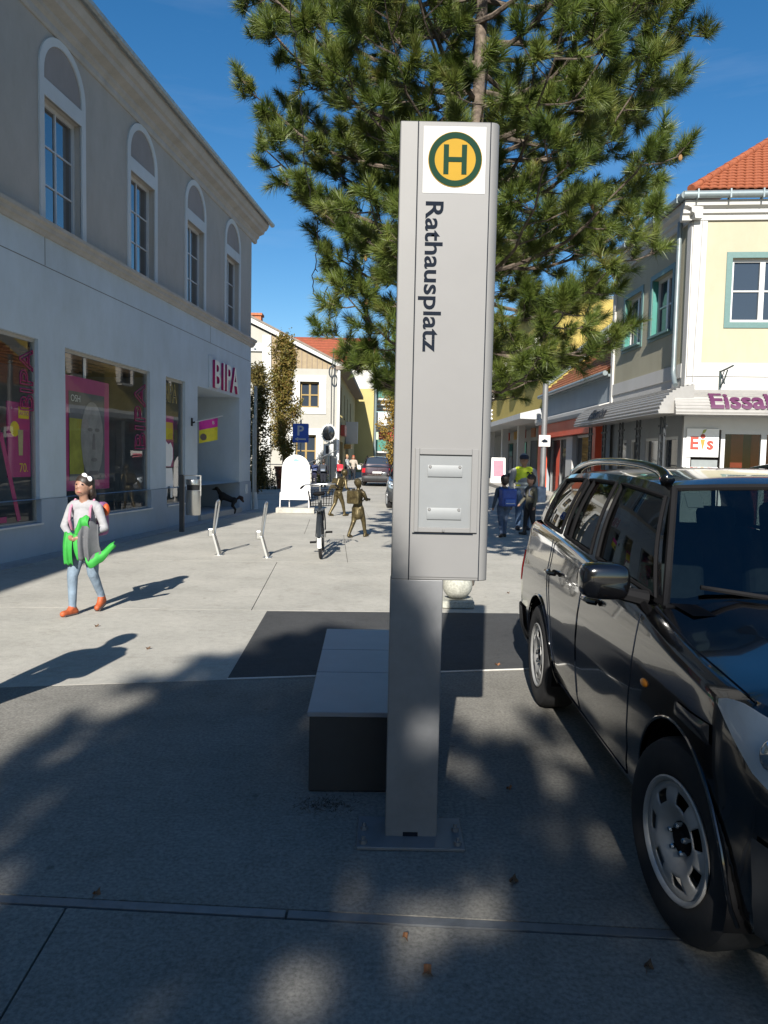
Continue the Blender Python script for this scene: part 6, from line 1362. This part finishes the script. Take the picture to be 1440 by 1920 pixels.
# ------------------------------------------------------------------ bronze children
M_bronze = mat('bronze', (.055, .040, .018), .42, .6, .4, 9, .15, 40, col2=(.12, .095, .045))
def lerp3(a, b, t_): return tuple(a[i] + (b[i] - a[i]) * t_ for i in range(3))
def fig(h, legs, arms, slim=1.0, head=1.0, slots=(0, 1, 2, 3, 4), headturn=(0, 0), skirt=None, hands=True, lean=0.0):
    """limb list of a standing or walking person facing -Y, +X is the person's left; slots: skin, top, trousers, shoes, hair"""
    sk, tp, tr, sh, hr = slots; P = []; k = slim
    def L(y, z): return y - lean * max(0, z - .5) * 1.0
    def T(x, y, z): return (x * h, L(y, z) * h, z * h)
    P += [('e', T(0, .005, .515), (.092 * h * k, .070 * h * k, .065 * h), (0, 0, 0), tr), ('e', T(0, 0, .595), (.086 * h * k, .064 * h * k, .085 * h), (0, 0, 0), tp), ('e', T(0, .005, .70), (.100 * h * k, .072 * h * k, .10 * h), (0, 0, 0), tp),
          ('c', T(-.085 * k, .005, .782), T(.085 * k, .005, .782), .046 * h, .046 * h, tp), ('c', T(0, .005, .79), T(0, -.008, .86), .034 * h, .031 * h, sk)]
    P += [('c', T(0, .004, .50), T(0, .002, .66), .080 * h * k, .084 * h * k, tp), ('c', T(-.03 * k, .004, .545), T(.03 * k, .004, .545), .066 * h * k, .066 * h * k, tp)]
    hx, hy = headturn; hs = head; hc = .925 + .012 * (hs - 1) * 5
    P += [('e', T(hx * .2, .0, hc), (.054 * h * hs, .064 * h * hs, .070 * h * hs), (0, 0, 0), sk), ('e', T(hx * .4, -.024 * hs, hc - .033 * hs), (.040 * h * hs, .042 * h * hs, .038 * h * hs), (0, 0, 0), sk),
          ('e', T(hx * .7, -.066 * hs, hc - .008), (.008 * h, .013 * h, .012 * h), (0, 0, 0), sk), ('e', T(-.054 * hs, .004, hc - .005), (.008 * h, .014 * h, .018 * h), (0, 0, 0), sk), ('e', T(.054 * hs, .004, hc - .005), (.008 * h, .014 * h, .018 * h), (0, 0, 0), sk)]
    for s, (kn, an, toe) in zip((-1, 1), legs):
        hip = T(s * .050 * k, 0, .50); hip = (hip[0], L(0, .5) * h, hip[2]); K, A_, To = [tuple(c * h for c in q) for q in (kn, an, toe)]
        P += [('c', hip, K, .069 * h * k, .045 * h * k, tr), ('c', K, A_, .043 * h * k, .030 * h * k, tr)]
        heel = (A_[0] - (To[0] - A_[0]) * .25, A_[1] - (To[1] - A_[1]) * .25, max(.022 * h, A_[2] - .035 * h))
        P += [('c', A_, heel, .026 * h, .026 * h, sh), ('c', heel, (To[0], To[1], max(.020 * h, To[2])), .028 * h, .023 * h, sh), ('c', A_, lerp3(heel, To, .6), .027 * h, .022 * h, sh)]
    for s, (el, wr) in zip((-1, 1), arms):
        shd = T(s * .115 * k, .005, .775); E_2, W_ = tuple(c * h for c in el), tuple(c * h for c in wr)
        P += [('c', shd, E_2, .040 * h * k, .031 * h * k, tp), ('c', E_2, W_, .031 * h * k, .023 * h * k, tp)]
        if hands:
            d = Vector(W_) - Vector(E_2); d.normalize(); pw = Vector(W_) + d * .030 * h; P.append(('c', W_, tuple(pw), .019 * h, .020 * h, sk))
            ax = d.cross(Vector((1, 0, 0))); 
            if ax.length < .2: ax = d.cross(Vector((0, 1, 0)))
            ax.normalize(); curl = Vector((-s * .5, -.3, 0))
            for f_, ln in ((-1.5, .030), (-.5, .036), (.5, .034), (1.5, .028)):
                b_ = pw + ax * f_ * .0088 * h; m_ = b_ + (d + curl * .3).normalized() * ln * .6 * h; e_ = m_ + (d + curl).normalized() * ln * .5 * h
                P += [('c', tuple(b_), tuple(m_), .0062 * h, .0058 * h, sk), ('c', tuple(m_), tuple(e_), .0058 * h, .005 * h, sk)]
            P.append(('c', tuple(Vector(W_) + ax * -.014 * h), tuple(Vector(W_) + ax * -.030 * h + d * .030 * h), .007 * h, .006 * h, sk))
    if skirt: P += [('c', T(0, 0, .53), T(0, 0, .40), skirt * .85 * h, skirt * 1.1 * h, tr)]
    return P
STAND = [((-.055, -.01, .275), (-.058, .01, .05), (-.066, -.085, .02)), ((.055, -.01, .275), (.058, .01, .05), (.066, -.085, .02))]
def stride(a, b=None): b = a if b is None else b; return [((-.055, -a * .55 - .015, .28), (-.058, -a, .055), (-.06, -a - .09, .03)), ((.055, b * .25, .275), (.058, b * 1.05, .075), (.06, b * 1.0 - .075, .022))]
HANG = [((-.165, .01, .62), (-.17, -.045, .49)), ((.165, .01, .62), (.17, -.045, .49))]
def hairmesh(parent, h, head, m, length=.0, back=.0, name='hair', vox=.011, tilt=0.0, turn=0.0):
    hc = .925 + .012 * (head - 1) * 5
    pr = [('e', (0, .008 * h, (hc + .027) * h), (.062 * h * head, .070 * h * head, .063 * h * head), (tilt, 0, 0), 0), ('e', (0, .034 * h, (hc - .01) * h), (.056 * h * head, .046 * h * head, .062 * h * head), (0, 0, 0), 0)]
    if length: pr += [('e', (0, .045 * h, (hc - .06) * h), (.062 * h * head, .035 * h, length * h), (0, 0, 0), 0), ('e', (.05 * h, .018 * h, (hc - .04) * h), (.022 * h, .030 * h, length * .8 * h), (0, 0, 0), 0), ('e', (-.05 * h, .018 * h, (hc - .04) * h), (.022 * h, .030 * h, length * .8 * h), (0, 0, 0), 0)]
    return blob(name, pr, [m], parent, vox, 2)
def person(label, loc, rz, h, legs, arms, cols, hair=(.03, .02, .015), group='passers-by', head=1.0, slim=1.0, hairlen=0.0, vox=.014, skirt=None, lean=0.0, hands=True, nohair=False, headturn=(0, 0)):
    t = thing('person', label, 'person', loc, rz, group); t['_o'] = (0, 0, 0)
    ms = [mat('skin_%.2f' % cols[0][0], cols[0], .55, 0, .08, 12)] + [mat('cloth_%.3f_%.3f_%.3f' % c, c, .85, 0, .15, 14, .25, 60) for c in cols[1:]]
    blob('body', fig(h, legs, arms, slim, head, (0, 1, 2, 3, 0), headturn, skirt, hands, lean), ms, t, vox, 3)
    if not nohair: o = hairmesh(t, h, head, mat('hair_%.2f_%.2f' % hair[:2], hair, .6, 0, .3, 40), hairlen, vox=vox); o.location = (0, -lean * .42 * h, 0)
    return t
def satchel(parent, h, y, z, dims, m, m2, lean=0.0, name='backpack'):
    mb = MB(); mb.box(-dims[0] / 2, dims[0] / 2, y, y + dims[1], z, z + dims[2]); o = mb.build(name, m, parent, local=True, bevel=.035, seg=3)
    mb = MB(); mb.box(-dims[0] * .36, dims[0] * .36, y + dims[1] - .02, y + dims[1] + .045, z + .03, z + dims[2] * .45); mb.build('pocket', m2, o, local=True, bevel=.02)
    mb = MB(); mb.box(-dims[0] * .30, dims[0] * .30, y + dims[1] + .044, y + dims[1] + .05, z + dims[2] * .16, z + dims[2] * .2); mb.build('reflective_strip', M_signw, o, local=True)
    for s in (-1, 1): mb = MB(); mb.tube([(s * .055 * h, y + .02, z + dims[2] * .95), (s * .075 * h, 0, .825 * h), (s * .075 * h, -.070 * h, .76 * h), (s * .075 * h, -.078 * h, .68 * h), (s * .09 * h, y + .02, z + .05)], .017, 6); mb.build('strap', m2, o, smooth=True, local=True)
    return o
def statue(label, loc, rz, h, legs, arms, lean=0.0, skirt=None, bag='back', sc=1.0, head=1.04):
    t = thing('bronze_child', label, 'statue', loc, rz, 'bronze schoolchildren'); t['_o'] = (0, 0, 0)
    pr = fig(h, legs, arms, .95, head, (0, 0, 0, 0, 0), (0, 0), skirt, True, lean)
    hc = .925 + .012 * (head - 1) * 5; pr += [('e', (0, .014 * h - lean * .42 * h, (hc + .02) * h), (.064 * h * head, .068 * h * head, .066 * h * head), (0, 0, 0), 0)]
    rs = np.random.default_rng(int(h * 100))
    for k in range(26):
        a, b = rs.uniform(0, 6.28), rs.uniform(.1, 1.5); pr.append(('e', (.058 * h * math.cos(a) * math.cos(b), .02 * h - lean * .42 * h + .062 * h * math.sin(a) * math.cos(b), (hc + .02) * h + .064 * h * math.sin(b)), (.014 * h,) * 3, (0, 0, 0), 0))
    blob('figure', pr, [M_bronze], t, .011, 2)
    mb = MB(); mb.obox((0, .125 * h - lean * .2 * h, .70 * h), (.24 * h, .13 * h, .23 * h), (lean * .8, 0, 0)); b = mb.build('satchel', M_bronze, t, local=True, bevel=.03, seg=3)
    for s in (-1, 1): mb = MB(); mb.tube([(s * .07 * h, .09 * h - lean * .25 * h, .82 * h), (s * .075 * h, -lean * .3 * h, .835 * h), (s * .08 * h, -.075 * h - lean * .25 * h, .76 * h), (s * .085 * h, -.07 * h - lean * .2 * h, .66 * h), (s * .10 * h, .06 * h, .62 * h)], .014, 6); mb.build('strap', M_bronze, b, smooth=True, local=True)
    return t
# girl in a dress striding right, seen from behind; boy bending forward
statue('bronze girl striding with a satchel on her back, nearer the stele', (-.56, 15.95, 0), R(150), 1.24, stride(.16, .17), [((-.15, -.03, .66), (-.13, -.15, .66)), ((.16, .0, .64), (.12, -.10, .60))], skirt=.088)
statue('bronze boy leaning forward with his satchel, behind the bicycle', (-1.36, 21.9, 0), R(130), 1.36, stride(.14, .16), [((-.16, -.10, .62), (-.13, -.22, .55)), ((.17, .06, .64), (.20, .10, .52))], lean=.42)

# ------------------------------------------------------------------ people
SKIN = (.30, .17, .115)
# girl in the pale hooded top
G_ = thing('person', 'girl in pale hooded top and light jeans walking past the shop', 'person', (-3.10, 7.72, 0), R(-9), 'passers-by'); G_['_o'] = (0, 0, 0)
h = 1.43
legs = [((-.050, -.085, .285), (-.052, -.085, .055), (-.070, -.175, .022)), ((.050, .015, .29), (.052, .130, .105), (.056, .060, .030))]
arms = [((-.155, -.015, .635), (-.035, -.135, .575)), ((.155, .0, .630), (.055, -.125, .575))]
ms = [mat('skin_girl', (.28, .155, .105), .5, 0, .06, 12), mat('hoodie_pale', (.32, .32, .335), .9, 0, .14, 9, .9, 16), mat('jeans_pale', (.17, .225, .285), .85, 0, .25, 8, .9, 18), mat('sneaker_orange', (.40, .085, .025), .6, 0, .3, 22), mat('x', (.02, .02, .02), .6)]
gp_ = fig(h, legs, arms, .88, 1.04, (0, 1, 2, 3, 0), (-.025, 0), None, True, .02)
gp_ += [('e', (0, .055 * h, .80 * h), (.075 * h, .040 * h, .030 * h), (0, 0, 0), 1), ('e', (0, -.05 * h, .555 * h), (.085 * h, .03 * h, .03 * h), (0, 0, 0), 1)]
blob('body', gp_, ms, G_, .0095, 3)
M_hairg = mat('hair_dark_brown', (.022, .014, .010), .5, 0, .5, 60)
hairmesh(G_, h, 1.06, M_hairg, .05)
for s in (-1, 1):
    mb = MB(); _ell(mb, (s * .022 * h, -.070 * h, .943 * h), (.008 * h, .004 * h, .005 * h), n=8); mb.build('eye', M_ink, G_, local=True, smooth=True)
mb = MB(); _ell(mb, (0, -.078 * h, .888 * h), (.016 * h, .004 * h, .004 * h), n=8); mb.build('mouth', mat('lip', (.4, .12, .1), .5), G_, local=True, smooth=True)
bw = MB(); _ell(bw, (.025, -.045, 1.437), (.032, .016, .026), (0, 25, 0), 10); _ell(bw, (.075, -.035, 1.405), (.030, .016, .026), (0, 40, 0), 10); bw.build('hair_bow', M_white, G_, smooth=True, local=True)
for s, a_ in ((-1, legs[0]), (1, legs[1])):
    A_, To = a_[1], a_[2]; mb = MB(); mb.tube([((A_[0] - (To[0] - A_[0]) * .28) * h, (A_[1] - (To[1] - A_[1]) * .28) * h, max(.016, A_[2] * h - .075)), (To[0] * h, To[1] * h, max(.014, To[2] * h - .018))], [.040, .036], 8); mb.v = [(x, y, z * .55 + .002 if s < 0 else z) for x, y, z in mb.v]; mb.build('shoe_sole', mat('sole_dark', (.08, .06, .06), .8), G_, smooth=True, local=True)
mb = MB(); mb.box(-.14, .14, .10, .26, .80, 1.16); bp = mb.build('backpack', mat('backpack_purple', (.25, .10, .22), .8), G_, local=True, bevel=.05, seg=3)
for s in (-1, 1): mb = MB(); mb.tube([(s * .085, .10, 1.13), (s * .105, .0, 1.185), (s * .110, -.085, 1.10), (s * .112, -.105, .98), (s * .125, -.04, .88), (s * .13, .10, .85)], [.014] * 6, 8); mb.build('strap', mat('strap_pink', (.42, .19, .27), .7), bp, smooth=True, local=True)
mb = MB(); _ell(mb, (.165, .13, 1.08), (.035, .04, .065)); mb.build('pouch', mat('pouch_orange', (.50, .08, .015), .6), bp, smooth=True, local=True)
# jacket carried over her arms
J = thing('carried_jacket', 'bright green and grey jacket bundled in the girl\'s arms', 'jacket', (-3.10, 7.72, .55), R(-9)); J['_o'] = (0, 0, 0); J.location.z = .585
M_jg = mat('jacket_green', (.03, .30, .04), .7, 0, .15, 6, .4, 14); M_jy = mat('jacket_grey', (.09, .093, .10), .75, 0, .2, 6, .4, 14)
def drape(name, m, top, bot, nfold, amp, ph, parent=J):
    """hanging cloth between an upper and a lower edge line, with folds"""
    mb = MB(); nu, nv = 28, 16; vs = []
    for i in range(nu + 1):
        u_ = i / nu
        for k in range(nv + 1):
            v_ = k / nv; a, b = catmull(top, u_ * (len(top) - 1)), catmull(bot, u_ * (len(bot) - 1)); p = a.lerp(b, v_)
            w_ = amp * (.25 + .75 * v_); p.y += w_ * math.sin(u_ * nfold * 6.28 + ph + 1.2 * v_) - .03 * math.sin(v_ * math.pi); p.x += .4 * w_ * math.cos(u_ * nfold * 9 + ph); p.z += .008 * math.sin(u_ * 17 + ph)
            vs.append(tuple(p))
    mb.add(vs, [(i * (nv + 1) + k, (i + 1) * (nv + 1) + k, (i + 1) * (nv + 1) + k + 1, i * (nv + 1) + k + 1) for i in range(nu) for k in range(nv)])
    o = mb.build(name, m, parent, smooth=170, local=True); o.modifiers.new('s', 'SOLIDIFY').thickness = .009; return o
drape('front', M_jg, [(-.13, -.17, .27), (-.07, -.22, .28), (-.01, -.215, .27)], [(-.135, -.18, -.03), (-.08, -.20, -.055), (-.025, -.20, -.05)], 1.4, .016, .3)
drape('collar', M_jg, [(.01, -.21, .30), (.06, -.18, .43), (.13, -.14, .45)], [(.045, -.21, .22), (.09, -.19, .32), (.15, -.155, .33)], 1.5, .012, 1.0)
drape('lining', M_jy, [(.05, -.205, .36), (.12, -.165, .40), (.20, -.09, .36)], [(.055, -.20, .01), (.13, -.17, -.01), (.235, -.07, .05)], 2.2, .022, 2.0)
drape('trim', M_jg, [(.0, -.215, .27), (.025, -.22, .27), (.05, -.21, .28)], [(.02, -.205, .02), (.04, -.205, .0), (.065, -.20, .01)], .8, .008, .0)
drape('sleeve', M_jg, [(.10, -.17, .02), (.22, -.10, .07), (.36, -.04, .19)], [(.13, -.16, -.09), (.23, -.11, -.03), (.375, -.045, .15)], 1.6, .016, .8)
drape('cuff', M_jy, [(.13, -.16, .05), (.19, -.12, .06), (.25, -.09, .09)], [(.13, -.16, -.03), (.19, -.13, -.02), (.25, -.095, .03)], 1.2, .012, .5)
# someone out of the picture whose shadow crosses the paving
pA = person('passer-by just outside the left edge whose shadow crosses the paving', (-2.68, 3.98, 0), R(200), 1.58, stride(.16, .14), [((-.20, -.10, .66), (-.24, -.22, .58)), ((.165, .05, .62), (.18, .08, .50))], [SKIN, (.10, .10, .14), (.05, .05, .07), (.03, .03, .03)], vox=.016, lean=.12)
satchel(pA, 1.58, .10, .95, (.32, .18, .40), mat('bag_dark', (.05, .05, .08), .8), mat('bag_dark2', (.08, .08, .1), .8))
# crossing guard with two schoolchildren
mn = person('man in yellow high-visibility vest and dark cap numbered 22', (3.30, 17.75, ter(3.3, 17.75)), R(2), 1.80, STAND, [((-.165, .015, .62), (-.15, -.06, .49)), ((.165, .015, .62), (.155, -.07, .49))], [SKIN, (.30, .30, .30), (.07, .12, .21), (.06, .05, .05)], hair=(.28, .26, .24), slim=1.12)
hv = 1.80
vp = [('e', (0, 0, .60 * hv), (.106 * hv, .084 * hv, .095 * hv), (0, 0, 0), 0), ('e', (0, .005 * hv, .70 * hv), (.119 * hv, .089 * hv, .10 * hv), (0, 0, 0), 0), ('c', (-.075 * hv, .005 * hv, .785 * hv), (.075 * hv, .005 * hv, .785 * hv), .055 * hv, .055 * hv, 0)]
vest = blob('vest', vp, [mat('vest_yellow', (.72, .82, .03), .6, 0, .08, 8)], mn, .013, 2)
for z in (.555, .605): mb = MB(); mb.lathe([(1, 0), (1, .028)], 28, (0, 0, 0)); mb.v = [(x * .1115 * hv, y * .0895 * hv, z * hv + zz * 1.6) for x, y, zz in mb.v]; mb.build('reflective_band', mat('band_silver', (.6, .62, .6), .3, .4), vest, local=True, smooth=True)
text('number', '22', .17, Matrix.Translation((.03, -.170, .70 * hv)) @ NM, M_ink, mn, local=True, bold=.006)
cp = blob('cap', [('e', (0, .004 * hv, .955 * hv), (.064 * hv, .072 * hv, .052 * hv), (0, 0, 0), 0), ('e', (0, -.075 * hv, .945 * hv), (.048 * hv, .045 * hv, .008 * hv), (8, 0, 0), 0)], [mat('cap_dark', (.03, .03, .045), .8)], mn, .011, 1)
kA = person('schoolchild in dark jacket with a big blue satchel by the kerb', (2.63, 16.4, ter(2.6, 16.4)), R(195), 1.35, stride(.07, .08), [((-.15, .0, .63), (-.16, -.05, .50)), ((.155, .01, .62), (.17, -.03, .49))], [SKIN, (.05, .07, .10), (.06, .09, .15), (.04, .035, .03)], group='schoolchildren', head=1.12)
satchel(kA, 1.35, .09, .70, (.34, .22, .38), mat('satchel_blue', (.03, .07, .30), .6, 0, .2, 12), mat('satchel_blue2', (.05, .12, .42), .6), .0)
kB = person('schoolchild in checked dark jacket with a pale blue satchel facing left', (3.29, 16.78, ter(3.3, 16.8)), R(-70), 1.34, stride(.06, .07), [((-.15, -.02, .63), (-.14, -.12, .52)), ((.155, .01, .62), (.17, -.03, .49))], [SKIN, (.10, .095, .07), (.015, .015, .017), (.02, .02, .02)], group='schoolchildren', head=1.12)
satchel(kB, 1.34, .09, .74, (.32, .22, .36), mat('satchel_pale', (.22, .27, .36), .6, 0, .2, 12), mat('satchel_dark', (.07, .08, .11), .6))
# far pedestrians
k1 = person('far child in dark blue jacket beside the white board', (-3.86, 40.9, ter(-3.9, 40.9)), R(190), 1.42, STAND, HANG, [SKIN, (.02, .025, .07), (.015, .015, .03), (.02, .02, .02)], group='schoolchildren', vox=.022, head=1.1)
satchel(k1, 1.42, .09, .80, (.30, .18, .34), mat('bag_navy', (.02, .03, .09), .7), mat('bag_navy2', (.03, .05, .14), .7))
k2 = person('far child in black clothes with striped backpack by the mirror pole', (-3.23, 39.4, ter(-3.2, 39.4)), R(178), 1.48, STAND, HANG, [SKIN, (.012, .014, .022), (.010, .012, .02), (.02, .02, .02)], group='schoolchildren', vox=.022, head=1.1, slim=1.15)
satchel(k2, 1.48, .10, .82, (.32, .18, .36), mat('bag_black', (.02, .025, .035), .7), mat('bag_grey', (.12, .15, .2), .7))
k3 = person('far child with a bright red backpack near the two women', (-2.85, 46.6, ter(-2.85, 46.6)), R(200), 1.35, STAND, HANG, [SKIN, (.02, .02, .025), (.015, .015, .02), (.02, .02, .02)], hair=(.12, .06, .03), group='schoolchildren', vox=.022, head=1.1)
satchel(k3, 1.35, .08, .68, (.36, .22, .42), mat('bag_red', (.60, .02, .04), .6), mat('bag_red2', (.55, .10, .10), .6))
person('far woman in grey cardigan and dark trousers, left of the pair', (-2.5, 49.2, ter(-2.5, 49.2)), R(60), 1.70, STAND, [((-.15, -.06, .63), (-.10, -.14, .60)), ((.16, .02, .62), (.16, -.06, .50))], [SKIN, (.35, .37, .37), (.02, .02, .03), (.03, .03, .03)], hair=(.35, .22, .10), vox=.024)
w2 = person('far red-haired woman in beige coat with white bag, right of the pair', (-2.12, 50.2, ter(-2.1, 50.2)), R(5), 1.66, STAND, HANG, [SKIN, (.36, .31, .26), (.015, .015, .02), (.02, .02, .02)], hair=(.30, .07, .03), vox=.024, hairlen=.05)
mb = MB(); mb.box(.26, .52, -.1, .06, .72, 1.02); wb = mb.build('shoulder_bag', M_white, w2, local=True, bevel=.05)

# ------------------------------------------------------------------ dog with its forepaws on the entrance step
D = thing('dog', 'black dog standing with forepaws up at the shop entrance', 'dog', (-4.72, 21.9, 0), R(8)); D['_o'] = (0, 0, 0)
dp = [('c', (-.02, 0, .52), (.28, 0, .40), .105, .085, 0), ('e', (-.03, 0, .52), (.12, .095, .125), (0, 20, 0), 0), ('e', (.30, 0, .40), (.10, .085, .10), (0, 0, 0), 0), ('c', (-.08, 0, .58), (-.17, 0, .72), .07, .05, 0), ('e', (-.20, 0, .74), (.065, .05, .055), (0, 0, 0), 0), ('c', (-.24, 0, .725), (-.31, 0, .715), .032, .022, 0),
      ('e', (-.175, .05, .72), (.025, .014, .05), (15, 0, 0), 0), ('e', (-.175, -.05, .72), (.025, .014, .05), (-15, 0, 0), 0)]
for s in (-1, 1):
    dp += [('c', (-.05, s * .06, .48), (-.10, s * .06, .30), .04, .028, 0), ('c', (-.10, s * .06, .30), (-.13, s * .06, .19), .026, .022, 0), ('e', (-.15, s * .06, .18), (.035, .025, .018), (0, 0, 0), 0)]
    dp += [('c', (.30, s * .06, .38), (.26, s * .065, .24), .065, .042, 0), ('c', (.26, s * .065, .24), (.35, s * .065, .13), .036, .024, 0), ('c', (.35, s * .065, .13), (.33, s * .065, .025), .022, .020, 0), ('e', (.31, s * .065, .02), (.04, .025, .018), (0, 0, 0), 0)]
blob('body', dp, [mat('dog_fur', (.008, .007, .007), .75, 0, .4, 40, .8, 70)], D, .010, 2)
tl = [('c', (.38, 0, .44), (.47, 0, .50), .03, .045, 0), ('c', (.47, 0, .50), (.52, 0, .47), .05, .06, 0), ('c', (.52, 0, .44), (.57, 0, .37), .05, .03, 0)]
blob('tail', tl, [mat('dog_tail', (.03, .014, .012), .8, 0, .4, 40, .8, 70)], D, .010, 1)

# ------------------------------------------------------------------ fallen leaves and litter
M_leafs = [mat('leaf_brown', (.09, .05, .025), .8, 0, .3, 30), mat('leaf_orange', (.17, .075, .03), .8, 0, .3, 30)]
lv = [(-2.75, 7.1), (.10, 2.47), (.54, 2.84), (.66, 3.68), (1.6, 9.4), (.95, 6.0), (-2.0, 6.3), (-1.05, 2.7), (.9, 2.35), (.17, 2.3)]
names = ['near the girl', 'below the stele plate', 'between stele and car, nearest the car', 'in the sun patch by the stele', 'beyond the asphalt patch', 'at the rear wheel', 'on the sunny slab left', 'on the drain strip left', 'by the front wheel', 'at the bottom edge']
for i, ((x, y), nm) in enumerate(zip(lv, names)):
    s_ = random.uniform(.018, .030); mb = MB(); n = 10; vs = []
    for k in range(n): a = 2 * math.pi * k / n; r_ = s_ * (1 if k % 2 else .62); vs.append((r_ * math.cos(a), r_ * .7 * math.sin(a), .010 + .012 * math.cos(2 * a) + random.uniform(0, .006)))
    vs.append((0, 0, .014)); mb.add(vs, [(k, (k + 1) % n, n) for k in range(n)]); mb.tube([(s_ * .8, 0, .008), (s_ * 1.5, .004, .006)], .0012, 3)
    o = mb.build('fallen_leaf', M_leafs[i % 2], None, fixn=False); o.location = (x, y, ter(x, y)); o.rotation_euler = (0, 0, random.uniform(0, 6)); tag(o, 'small curled dry leaf ' + nm, 'leaf', 'fallen leaves')
mb = MB(); rs = np.random.default_rng(3)
for k in range(420):
    x, y = rs.normal(-.27, .085), rs.normal(3.46, .045); a = rs.uniform(0, 6.28); l_ = rs.uniform(.01, .035); dz = rs.uniform(.002, .012)
    mb.add([(x, y, .002), (x + .003, y, .002), (x + l_ * math.cos(a), y + l_ * math.sin(a), dz)], [(0, 1, 2)])
o = mb.build('needle_litter', leafmat('litter', [(.03, .022, .014), (.06, .04, .02)], 20), None, fixn=False); o['kind'] = 'stuff'; o['label'] = 'dark clump of dropped needles at the bench foot'; o['category'] = 'litter'
